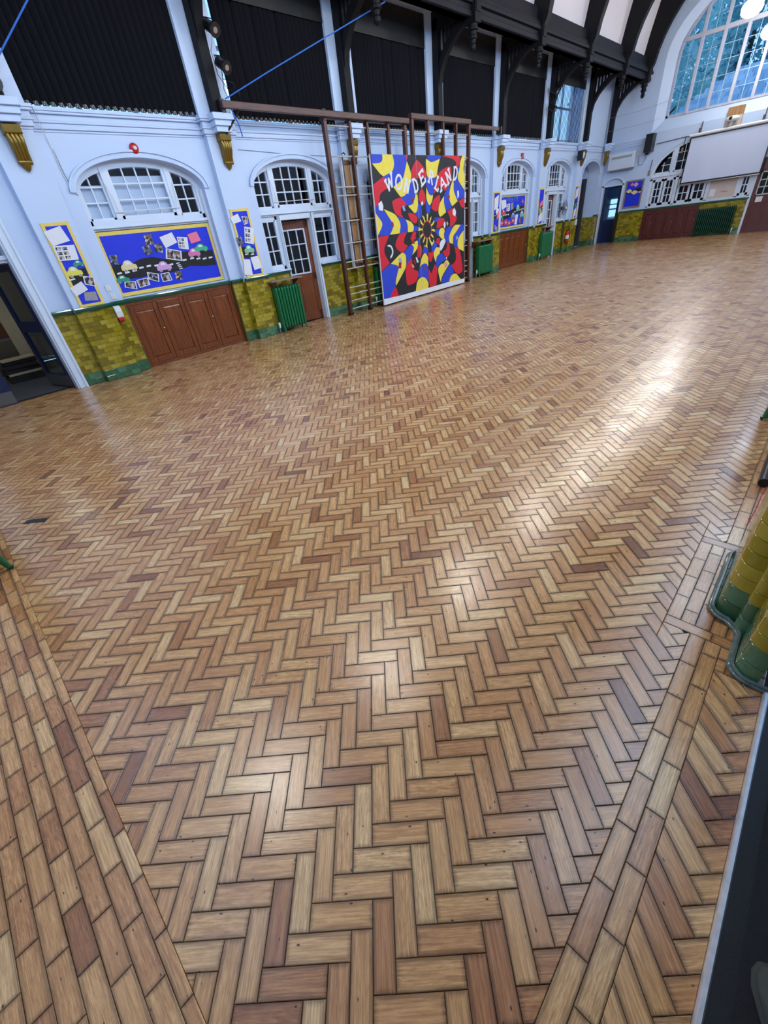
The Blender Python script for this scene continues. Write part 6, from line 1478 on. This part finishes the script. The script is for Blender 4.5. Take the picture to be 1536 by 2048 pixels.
def pin_items(root, data, x, labels, carspec, carsize, dash=(0.085, 0.028)):
    li = 0; ph = 0
    order = [d for d in data if d[0] == 'road']+[d for d in data if d[0] in ('dash', 'zebra')]+[d for d in data if d[0] not in ('road', 'dash', 'zebra', 'blue')]
    for kind, pts_ in order:
        if kind == 'road': flat('paper_road', pts_, x+0.0005, M_road, 0.0015, root, label='black paper road'); continue
        if kind in ('dash', 'zebra'):
            for y, z in pts_:
                w, h = dash if kind == 'dash' else (0.07, 0.016)
                flat('road_dash', [(y-w/2, z-h/2), (y+w/2, z-h/2+0.006), (y+w/2, z+h/2+0.006), (y-w/2, z+h/2)], x+0.002, M_paper, 0.0015, root)
            continue
        layer[0] += 1; xx = x+0.0040+0.0006*(layer[0] % 12)
        if kind == 'car':
            for (y, z), (col, w, h) in zip(pts_, carspec):
                layer[0] += 1; xx = x+0.0040+0.0006*(layer[0] % 12)
                o = thing('paper_car', (xx, y, z-h/2), labels[li], 'paper car', 'paper cars on the noticeboards'); li += 1
                flat('car_body', [(y+a*w, z+b*h) for a, b in CAR], xx, CARC[col], 0.002, o)
                for s in (-0.29, 0.28):
                    wm = MB(); wm.lathe([(0.11*h, 0), (0.11*h, 0.0012)], (xx+0.002, y+s*w, z-0.34*h), 'x', 12); build(wm, 'wheel', M_grey, o)
                flat('car_window', [(y-0.2*w, z+0.12*h), (y+0.16*w, z+0.12*h), (y+0.08*w, z+0.36*h), (y-0.1*w, z+0.36*h)], xx+0.002, M_paper, 0.001, o)
            continue
        if kind == 'flower':
            for (y, z) in pts_:
                layer[0] += 1; xx = x+0.0040+0.0006*(layer[0] % 12)
                o = thing('paper_flower', (xx, y, z-0.07), labels[li], 'paper shape', 'paper shapes on the far display'); li += 1
                flat('petals', [(y+0.12*(1+0.25*math.cos(5*t))*math.cos(t), z+0.09*(1+0.25*math.cos(5*t))*math.sin(t)) for t in np.linspace(0, 2*math.pi, 30, endpoint=False)], xx, CARC['red'], 0.002, o)
                flat('centre', [(y+0.04*math.cos(t), z+0.03*math.sin(t)) for t in np.linspace(0, 2*math.pi, 10, endpoint=False)], xx+0.002, M_paper, 0.001, o)
            continue
        lab = labels[li]; li += 1
        nm = {'photo': 'photo_print', 'wphoto': 'photo_print', 'sheet': 'printed_sheet', 'grey': 'printed_sheet', 'tri': 'paper_triangle'}.get(kind, 'paper_note')
        cat = 'photo' if 'photo' in kind else 'paper'
        if kind == 'photo': flat(nm, pts_, xx, PHOTO[ph % 3], 0.002, label=lab, cat=cat, group='photos on the noticeboards'); ph += 1
        elif kind == 'wphoto':
            o = thing(nm, (xx, pts_[0][0], min(p[1] for p in pts_)), lab, cat, 'photos on the noticeboards')
            flat('mount', pts_, xx, M_paper, 0.0015, o); flat('print', shrink(pts_, 0.82), xx+0.0015, PHOTO[ph % 3], 0.001, o); ph += 1
        elif kind == 'sheet':
            o = thing(nm, (xx, pts_[0][0], min(p[1] for p in pts_)), lab, cat, 'papers on the noticeboards')
            flat('sheet', pts_, xx, M_paper, 0.0015, o)
            q = pts_
            for a in range(2):
                for b in range(3):
                    def bi(u, v):
                        return tuple((q[0][k]*(1-u)+q[1][k]*u)*(1-v)+(q[3][k]*(1-u)+q[2][k]*u)*v for k in (0, 1))
                    u0, u1, v0, v1 = 0.08+a*0.30, 0.32+a*0.30, 0.10+b*0.30, 0.32+b*0.30
                    flat('printed_picture', [bi(u0, v0), bi(u1, v0), bi(u1, v1), bi(u0, v1)], xx+0.0015, PHOTO[(a+b) % 3], 0.0008, o)
        else: flat(nm, pts_, xx, {'paper': M_paper, 'pink': M_pink, 'grey': M_grey, 'tri': M_pink}[kind], 0.002, label=lab, cat=cat, group='papers on the noticeboards')
XN = -9.66
b1 = board('noticeboard', 2.83, 5.03, 1.30, 2.32, XN, 0.06, 'wide blue noticeboard with a black paper road and cars, above the nearest cupboard')
pin_items(b1, BOARD1, XN,
    ['upper portrait photo left of the big white sheet on the nearest board', 'lower tilted photo left of the big white sheet on the nearest board', 'landscape photo just left of the white-edged photo on the nearest board', 'tilted blank white sheet at the top of the nearest board', 'printed sheet with small pictures beside the pink square', 'pink square note at the top right of the nearest board', 'white-edged photo lying across the road on the nearest board', 'dark photo at the left end of the nearest road', 'white-edged photo at the bottom left under the cream car', 'second white-edged photo along the bottom of the nearest board', 'tilted white-edged photo under the lilac car', 'white-edged photo right below the lilac car', 'small blue-grey photo furthest right along the bottom',
     'cream paper car at the left of the nearest road', 'lilac paper car in the middle of the nearest road', 'rose paper car at the right of the nearest road', 'green paper car at the right edge above the rose car', 'dark green paper car at the bottom left of the nearest board'],
    [('cream', 0.29, 0.20), ('lilac', 0.29, 0.19), ('pink', 0.26, 0.17), ('green', 0.29, 0.15), ('teal', 0.24, 0.14)], None)
XS = XP+0.014
b2 = board('noticeboard', 2.03, 2.43, 1.262, 2.48, XS, 0.045, 'narrow blue noticeboard on the first pilaster')
pin_items(b2, BOARD2, XS,
    ['big white sheet at the top of the board on the first pilaster', 'sheet with six small pictures on the first pilaster', 'green-edged photo sticking out right of the board on the first pilaster', 'white note across the left border on the first pilaster', 'grey drawing at the bottom of the board on the first pilaster', 'teal paper car on the first pilaster', 'yellow paper car on the first pilaster'],
    [('teal', 0.17, 0.10), ('yellow', 0.24, 0.17)], None, (0.08, 0.022))
b3 = board('noticeboard', 5.40, 5.84, 1.262, 2.49, XS, 0.045, 'narrow blue noticeboard on the second pilaster')
pin_items(b3, BOARD3, XS,
    ['pale blue note at the top left of the board on the second pilaster', 'small mounted photo at the top right of the board on the second pilaster', 'tall printed sheet on the second pilaster', 'dark photo across the left border on the second pilaster', 'long white sheet hanging from the second pilaster board', 'curling white sheet at the bottom right of the second pilaster board', 'pale green paper car on the second pilaster'],
    [('sage', 0.24, 0.17)], None, (0.08, 0.022))
b5 = board('noticeboard', BAY[4]-1.0, BAY[4]+1.03, 1.32, 2.36, XN, 0.06, 'wide crowded blue noticeboard in the far cupboard bay')
pin_items(b5, BOARD5, XN,
    ['white drawing at the left of the far display', 'white card with a picture on the far display', 'tall grey strip on the far display', 'long white sheet at the bottom of the far display', 'small dark photo at the bottom right of the far display', 'pink paper triangle at the top right of the far display',
     'red paper car at the left of the far road', 'green paper car above the middle of the far road', 'large green paper car at the right of the far display', 'blue paper car below the middle of the far road', 'teal paper car at the left edge of the far display',
     'leftmost red paper shape along the bottom of the far display', 'second red paper shape along the bottom of the far display', 'third red paper shape along the bottom of the far display', 'rightmost red paper shape along the bottom of the far display'],
    [('red', 0.32, 0.2), ('sage', 0.26, 0.22), ('sage', 0.3, 0.26), ('blue', 0.3, 0.2), ('teal', 0.26, 0.18)], None, (0.09, 0.04))
ltr = MB()
def word(text, y, z, size, x, mat, parent, name='lettering', rx=math.pi/2, rz=math.pi/2, label=None):
    cu = bpy.data.curves.new(name, 'FONT'); cu.body = text; cu.size = size; cu.extrude = 0.001
    tmp = bpy.data.objects.new(name, cu); COL.objects.link(tmp)
    bpy.context.view_layer.update()
    me = bpy.data.meshes.new_from_object(tmp.evaluated_get(bpy.context.evaluated_depsgraph_get()))
    bpy.data.objects.remove(tmp); me.materials.clear(); me.materials.append(mat)
    o = bpy.data.objects.new(name, me); COL.objects.link(o); o.rotation_euler = (rx, 0, rz)
    o.parent = parent; o.location = Vector((x, y, z))-ORG[parent.name]
    if label: o['label'] = label
    return o
word('The Way I M', BAY[4]-0.88, 2.14, 0.24, XN+0.004, CARC['blue'], b5, label='pale lettering along the top of the board')
for n_, (p, lab, items) in enumerate(((PIL[4], 'narrow blue noticeboard on the fifth pilaster', (('white sheet at the top of', M_paper, -0.02, 2.15, 0.26, 0.34), ('white card in the middle of', M_paper, 0.06, 1.90, 0.2, 0.2), ('red drawing on', M_pink, 0.10, 1.78, 0.14, 0.18), ('small print at the bottom of', M_grey, 0.0, 1.40, 0.2, 0.14))), (PIL[5], 'narrow blue noticeboard on the sixth pilaster', (('pink paper house on', M_pink, 0.03, 1.96, 0.22, 0.16), ('green paper shape on', CARC['sage'], 0.0, 1.70, 0.22, 0.18), ('large white sheet on', M_paper, 0.02, 1.50, 0.3, 0.26))), (PIL[6], 'narrow blue noticeboard on the seventh pilaster', (('white sheet at the top of', M_paper, 0.0, 2.2, 0.26, 0.34), ('green paper car on', CARC['teal'], 0.0, 1.72, 0.22, 0.14), ('white sheet at the bottom of', M_paper, 0.0, 1.48, 0.24, 0.3))))):
    nb = board('noticeboard', p-0.24, p+0.2, 1.262, 2.46, XS, 0.045, lab)
    flat('paper_road', [(p-0.19, 1.66), (p+0.15, 1.80), (p+0.15, 1.95), (p-0.19, 1.80)], XS+0.0005, M_road, 0.0015, nb)
    for k in range(3): flat('road_dash', [(p-0.14+0.11*k, 1.76+0.03*k), (p-0.08+0.11*k, 1.765+0.03*k), (p-0.08+0.11*k, 1.79+0.03*k), (p-0.14+0.11*k, 1.785+0.03*k)], XS+0.002, M_paper, 0.0015, nb)
    for k, (t, mt, dy, z, w, h) in enumerate(items):
        s = 0.05*(-1)**k
        flat('paper_note', [(p-0.02+dy-w/2, z-h/2-s), (p-0.02+dy+w/2, z-h/2+s), (p-0.02+dy+w/2, z+h/2+s), (p-0.02+dy-w/2, z+h/2-s)], XS+0.004+0.001*k, mt, 0.002, label='%s the %s pilaster board' % (t, ('fifth', 'sixth', 'seventh')[n_]), cat='paper', group='papers on the noticeboards')
# board on the far wall
root = thing('noticeboard', (-7.98, YE-0.01, 1.36), 'blue noticeboard with white paper clouds on the far wall', 'noticeboard', 'blue noticeboards')
m = MB(); m.box(-8.33, -7.62, YE-0.02, YE-0.005, 1.38, 2.40); build(m, 'backing', M_blue, root)
for r in ((-8.36, -8.30, 1.36, 2.42), (-7.65, -7.59, 1.36, 2.42), (-8.30, -7.65, 1.36, 1.42), (-8.30, -7.65, 2.36, 2.42)):
    m = MB(); m.box(r[0], r[1], YE-0.03, YE-0.005, r[2], r[3]); build(m, 'border', M_shelf, root)
m = MB(); m.prism([(-8.28, 1.92), (-8.0, 1.88), (-7.67, 1.98), (-7.67, 2.14), (-8.0, 2.04), (-8.28, 2.08)], 'y', YE-0.024, YE-0.02); build(m, 'paper_road', M_road, root)
for k, (x, z, a, b, mt) in enumerate(((-8.17, 2.02, 0.11, 0.07, CARC['cream']), (-7.93, 1.95, 0.14, 0.07, CARC['cream']), (-7.70, 1.94, 0.05, 0.03, CARC['cream']), (-8.08, 2.26, 0.08, 0.06, M_pink), (-7.92, 2.24, 0.09, 0.08, CARC['lilac']))):
    m = MB(); m.prism([(x+a*(1+0.15*math.cos(4*t))*math.cos(t), z+b*(1+0.15*math.cos(4*t))*math.sin(t)) for t in np.linspace(0, 2*math.pi, 20, endpoint=False)], 'y', YE-0.030, YE-0.026)
    build(m, 'paper_shape', mt, label=('left cream paper cloud', 'middle cream paper cloud', 'small right cream paper cloud', 'pink paper figure', 'lilac paper figure')[k]+' on the far wall board', cat='paper', group='paper shapes on the far wall board')

# ------------------------------------------------------------------ painted backdrop
XBN = -8.95
root = thing('painted_backdrop', (XBN, 11.3, 0.03), 'large painted WONDERLAND backdrop of red, black, blue and yellow swirls', 'backdrop')
m = MB(); m.box(XBN-0.035, XBN, 9.285, 13.32, 0.035, 3.325); build(m, 'board', pbr('white_backdrop_board', rgb(220, 222, 228), 0.6), root)
PC = {'k': pbr('black_poster_paint', rgb(24, 26, 32), 0.6, var=0.15, scale=8), 'r': pbr('red_poster_paint', rgb(212, 24, 46), 0.6, var=0.12, scale=8), 'b': pbr('blue_poster_paint', rgb(38, 66, 196), 0.6, var=0.12, scale=8), 'y': pbr('yellow_poster_paint', rgb(234, 214, 76), 0.6, var=0.1, scale=8), 'w': pbr('white_poster_paint', rgb(226, 226, 234), 0.6, var=0.05), 'm': pbr('dark_red_poster_paint', rgb(150, 24, 34), 0.6), 'p': pbr('peach_poster_paint', rgb(214, 160, 140), 0.6), 'l': pbr('lilac_poster_paint', rgb(150, 160, 210), 0.6)}
keys = list(PC)
art = MB()
strip = [q for q in sorted(STRIP)]
base = [(9.30, 3.325), (9.30, 0.19)]+[(y, z-0.005) for y, z in strip if y > 9.4]+[(13.31, 0.16), (13.31, 3.325)]
art.prism(base, 'x', XBN, XBN+0.0012, keys.index('k'))
def smooth_poly(p):
    out = []; n_ = len(p)
    for i in range(n_):
        p0, p1, p2, p3 = p[i-1], p[i], p[(i+1) % n_], p[(i+2) % n_]
        out.append(p1)
        a = (p1[0]-p0[0], p1[1]-p0[1]); b = (p2[0]-p1[0], p2[1]-p1[1]); c_ = (p3[0]-p2[0], p3[1]-p2[1])
        def cosang(u, v): return (u[0]*v[0]+u[1]*v[1])/((math.hypot(*u)*math.hypot(*v)) or 1)
        t1 = 1 if cosang(a, b) > 0.45 else 0; t2 = 1 if cosang(b, c_) > 0.45 else 0
        for t in (1/3, 2/3):
            m1 = ((p2[0]-p0[0])/2, (p2[1]-p0[1])/2) if t1 else b
            m2 = ((p3[0]-p1[0])/2, (p3[1]-p1[1])/2) if t2 else b
            h00 = 2*t**3-3*t*t+1; h10 = t**3-2*t*t+t; h01 = -2*t**3+3*t*t; h11 = t**3-t*t
            out.append(tuple(h00*p1[k]+h10*m1[k]+h01*p2[k]+h11*m2[k] for k in (0, 1)))
    return out
for q, (col, p) in enumerate(BANNER):
    p = [(min(max(y, 9.30), 13.31), min(max(z, 0.16), 3.325)) for y, z in p]
    art.prism(smooth_poly(p), 'x', XBN+0.0012, XBN+0.0018+0.00002*q+(0.0012 if col in 'wmpl' else 0), keys.index(col))
dcy = sum(p[0] for p in DISC)/6; dcz = sum(p[1] for p in DISC)/6
art.prism([(dcy+0.205*math.cos(t), dcz+0.205*math.sin(t)) for t in np.linspace(0, 2*math.pi, 32, endpoint=False)], 'x', XBN+0.001, XBN+0.0048, keys.index('k'))
for k in range(12):                            # black petals round the dark centre
    t = 2*math.pi*(k+0.3)/12; ln = 0.50 if k % 2 else 0.42; tw_ = t+math.pi/12
    art.prism([(dcy+a*math.cos(tw_)-b*math.sin(tw_), dcz+a*math.sin(tw_)+b*math.cos(tw_)) for a, b in ((0.18, 0.04), (0.26, 0.045), (0.38, 0.0), (0.26, -0.045), (0.18, -0.04))], 'x', XBN+0.001, XBN+0.0044, keys.index('y'))
    art.prism([(dcy+a*math.cos(t)-b*math.sin(t), dcz+a*math.sin(t)+b*math.cos(t)) for a, b in ((0.18, 0.02), (0.23, 0.02), (0.23, -0.02), (0.18, -0.02))], 'x', XBN+0.001, XBN+0.0049, keys.index('r'))
    pet = [(0.19, 0.030), (0.28, 0.052), (ln-0.05, 0.050), (ln, 0.0), (ln-0.05, -0.050), (0.28, -0.052), (0.19, -0.030)]
    art.prism([(dcy+a*math.cos(t)-b*math.sin(t), dcz+a*math.sin(t)+b*math.cos(t)) for a, b in pet], 'x', XBN+0.001, XBN+0.0046, keys.index('k'))
build(art, 'painting', [PC[k] for k in keys], root, label='swirling red, black, blue and yellow pattern')
flat('bottom_flap', [(9.29, 0.19)]+[(y, z) for y, z in strip if y > 9.4]+[(13.32, 0.16), (13.32, 0.035), (9.29, 0.035)], XBN+0.001, M_paper, 0.004, root, label='white paper strip along the bottom')
m = MB(); m.box(XBN+0.0055, XBN+0.0065, 11.02, 11.03, 0.2, 3.32); build(m, 'panel_joint', M_grey, root, label='thin joint line down the middle')
STROKE = {   # letters as strokes in a unit box, with serifs
 'W': [((0.0, 1.0), (0.26, 0.0)), ((0.26, 0.0), (0.5, 0.85)), ((0.5, 0.85), (0.74, 0.0)), ((0.74, 0.0), (1.0, 1.0)), ((-0.1, 1.0), (0.14, 1.0)), ((0.86, 1.0), (1.1, 1.0))],
 'N': [((0.12, 0.0), (0.12, 1.0)), ((0.12, 1.0), (0.88, 0.0)), ((0.88, 0.0), (0.88, 1.0)), ((-0.04, 0.0), (0.30, 0.0)), ((0.70, 1.0), (1.04, 1.0)), ((-0.04, 1.0), (0.16, 1.0))],
 'D': [((0.15, 0.0), (0.15, 1.0)), ((0.0, 1.0), (0.5, 1.0)), ((0.5, 1.0), (0.85, 0.8)), ((0.85, 0.8), (0.95, 0.5)), ((0.95, 0.5), (0.85, 0.2)), ((0.85, 0.2), (0.5, 0.0)), ((0.5, 0.0), (0.0, 0.0))],
 'E': [((0.15, 0.0), (0.15, 1.0)), ((0.0, 1.0), (0.9, 1.0)), ((0.15, 0.5), (0.7, 0.5)), ((0.0, 0.0), (0.95, 0.0)), ((0.9, 1.0), (0.9, 0.8)), ((0.95, 0.0), (0.95, 0.2))],
 'R': [((0.15, 0.0), (0.15, 1.0)), ((0.0, 1.0), (0.6, 1.0)), ((0.6, 1.0), (0.9, 0.78)), ((0.9, 0.78), (0.6, 0.52)), ((0.6, 0.52), (0.15, 0.52)), ((0.5, 0.52), (1.0, 0.0)), ((0.0, 0.0), (0.3, 0.0))],
 'L': [((0.2, 0.0), (0.2, 1.0)), ((0.05, 1.0), (0.38, 1.0)), ((0.0, 0.0), (0.95, 0.0)), ((0.95, 0.0), (0.95, 0.22))],
 'A': [((0.05, 0.0), (0.5, 1.0)), ((0.5, 1.0), (0.95, 0.0)), ((0.22, 0.36), (0.78, 0.36)), ((-0.1, 0.0), (0.2, 0.0)), ((0.8, 0.0), (1.1, 0.0))],
 'O': [((0.5+0.45*math.cos(t), 0.5+0.5*math.sin(t)), (0.5+0.45*math.cos(t+math.pi/8), 0.5+0.5*math.sin(t+math.pi/8))) for t in np.linspace(0, 2*math.pi, 16, endpoint=False)]}
for q, (ch, (ll, lr, ul)) in enumerate(LETTERS):
    ll = np.array(ll); r_ = np.array(lr)-ll; u_ = np.array(ul)-ll
    m = MB(); hwid = 0.027
    for s_i, (a, b) in enumerate(STROKE[ch]):
        pa = ll+r_*a[0]+u_*a[1]; pb = ll+r_*b[0]+u_*b[1]; d = pb-pa; l_ = np.hypot(*d) or 1; nrm = np.array((-d[1], d[0]))/l_*hwid; e = d/l_*hwid*0.6
        m.prism([tuple(pa-e+nrm), tuple(pa-e-nrm), tuple(pb+e-nrm), tuple(pb+e+nrm)], 'x', XBN+0.004, XBN+0.0075+0.0002*s_i)
    build(m, 'letter', PC['w'], root, label='painted white letter %s' % ch)

# ------------------------------------------------------------------ pendant lamps down the middle of the hall
M_lens = pbr('lamp_diffuser', rgb(245, 245, 240), 0.4, emis=(1.0, 0.96, 0.91, 1), estr=LAMP_STRENGTH)
LX, LZ = -4.18, 5.93
for k, y in enumerate((0.45, 3.3, 6.4, 9.9, 13.4, 17.2, 21.1, 24.85)):
    root = thing('pendant_lamp', (LX, y, LZ), ('bright round pendant lamp in the top right corner' if k == 6 else 'bright pendant lamp at the right edge before the great window' if k == 7 else '%s pendant lamp of the row down the middle of the hall' % ORDN[k]), 'lamp', 'pendant lamps of the hall')
    m = MB(); m.lathe([(0.04, 0.36), (0.07, 0.35), (0.08, 0.26), (0.12, 0.24), (0.12, 0.21)], (LX, y, LZ), 'z', 20); build(m, 'reflector', M_metal, root, smooth=40)
    m = MB(); m.lathe([(0.10, 0.215), (0.19, 0.17), (0.25, 0.09), (0.265, 0.02), (0.25, -0.06), (0.19, -0.13), (0.10, -0.17), (0.02, -0.18)], (LX, y, LZ), 'z', 20); build(m, 'diffuser', M_lens, root, smooth=60)
    m = MB(); m.tube([(LX, y, LZ+0.33), (LX, y, 10.9)], 0.012, 6); build(m, 'suspension_rod', M_blackm, root)
# far tiles of both walls, too small to pick apart
tf = build(farT, 'tile_field', FT_M, wall_left); tf['kind'] = 'stuff'

# ------------------------------------------------------------------ outside the great window: slate roof and trees
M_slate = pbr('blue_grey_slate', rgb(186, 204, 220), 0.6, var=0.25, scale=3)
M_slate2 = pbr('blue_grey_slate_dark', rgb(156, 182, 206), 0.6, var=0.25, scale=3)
root = thing('neighbour_house', (-2.0, 34.0, 0), 'grey slate roof of the next house seen through the great window', 'house')
m = MB(); m.box(-8.2, 7.0, 32.4, 40.0, -0.1, 3.9); build(m, 'wall', pbr('brick_render', rgb(120, 112, 110), 0.8), root)
m = MB(); m.prism([(32.0, 3.8), (34.15, 6.36), (36.6, 3.8)], 'x', -6.3, 7.0); build(m, 'roof_core', M_slate2, root)
m = MB()
for r in range(17):                            # the slope that faces the hall: courses of slates
    z0 = 3.35+0.185*r; y0 = 31.5+0.155*r
    xl = -8.6-(5.33-z0)*0.6 if z0 < 5.33 else -8.6+(z0-5.33)*1.9
    xr = 7.0
    x = xl-(r % 2)*0.15
    while x < xr:
        a, b = max(x, xl), min(x+0.30, xr)
        if b-a > 0.06:
            m.add([(a, y0, z0), (b, y0, z0), (b, y0+0.18, z0+0.215), (a, y0+0.18, z0+0.215), (a, y0+0.02, z0-0.01), (b, y0+0.02, z0-0.01), (b, y0+0.20, z0+0.205), (a, y0+0.20, z0+0.205)], [(0, 1, 2, 3), (7, 6, 5, 4), (0, 4, 5, 1), (1, 5, 6, 2), (3, 2, 6, 7), (0, 3, 7, 4)], 0 if random.random() < 0.6 else 1)
        x += 0.315
rf = build(m, 'slates', [M_slate, M_slate2], root); rf['kind'] = 'stuff'
def leafmat(name, c):
    m = pbr(name, c, 0.6, var=0.3, scale=2)
    N = m.node_tree.nodes; Lk = m.node_tree.links; p_ = N['Principled BSDF']
    tl = N.new('ShaderNodeBsdfTranslucent'); tl.inputs['Color'].default_value = c
    mx = N.new('ShaderNodeMixShader'); mx.inputs[0].default_value = 0.5
    Lk.new(p_.outputs[0], mx.inputs[1]); Lk.new(tl.outputs[0], mx.inputs[2]); Lk.new(mx.outputs[0], N['Material Output'].inputs['Surface'])
    return m
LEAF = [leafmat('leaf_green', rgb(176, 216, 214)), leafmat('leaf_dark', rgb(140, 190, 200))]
M_bark = pbr('bark', rgb(70, 62, 56), 0.9, var=0.3, bump=0.3)
def tree(x, y, h, r, n, label, mi):
    root = thing('garden_tree', (x, y, 0), label, 'tree', 'trees outside the great window')
    m = MB(); m.tube([(x, y, 0), (x+0.1, y, h*0.3), (x-0.1, y, h*0.6), (x, y, h*0.9)], [0.25, 0.2, 0.14, 0.05], 8)
    for k in range(7):
        t = 2.4*k; m.tube([(x, y, h*(0.35+0.06*k)), (x+r*0.7*math.cos(t), y+r*0.7*math.sin(t), h*(0.5+0.065*k))], [0.08, 0.02], 5)
    build(m, 'trunk', M_bark, root)
    rng = np.random.default_rng(int(abs(x*10)+y)); V = []; F = []
    for i in range(n):
        t, u = rng.uniform(0, 2*math.pi), rng.uniform(-1, 1); rr = r*(0.55+0.45*rng.random()**0.5)
        lump = 1+0.25*math.sin(3*t+u*4)+0.15*math.sin(7*t)
        cx, cy, cz = x+rr*lump*math.cos(t)*math.sqrt(1-u*u), y+rr*lump*math.sin(t)*math.sqrt(1-u*u), h*0.66+u*h*0.42
        s = rng.uniform(0.16, 0.34); d1 = rng.normal(size=3); d1 /= np.linalg.norm(d1); d2 = np.cross(d1, rng.normal(size=3)); d2 /= np.linalg.norm(d2)
        c0 = np.array((cx, cy, cz)); b = len(V)
        V += [tuple(c0-d1*s), tuple(c0+d2*s*0.45), tuple(c0+d1*s), tuple(c0-d2*s*0.45)]; F.append((b, b+1, b+2, b+3))
    m = MB(); m.v = V; m.f = F; m.m = [0]*len(F)
    o = build(m, 'crown', LEAF[mi], root, recalc=False); o['kind'] = 'stuff'
tree(-10.8, 30.6, 11.5, 2.3, 5200, 'leafy tree at the left side of the great window', 0)
tree(-9.0, 48.0, 19.0, 4.2, 6500, 'dark tall tree behind the slate roof', 1)
tree(-12.2, 42.0, 16.0, 4.0, 6000, 'pale tree furthest left outside the great window', 0)
tree(-3.5, 50.0, 21.0, 4.4, 6500, 'tree behind the roof ridge outside the great window', 1)
tree(3.0, 49.0, 20.0, 4.4, 5500, 'tree at the right behind the slate roof', 0)
tree(-11.0, 55.0, 22.0, 5.0, 6000, 'tallest tree far behind the slate roof', 1)
gd = MB(); gd.box(-40, 30, YE+3.0, 70, -0.3, -0.1)
build(gd, 'outside_ground', pbr('outside_earth', rgb(96, 104, 96), 0.9), kind='structure', label='ground outside the hall', cat='ground')
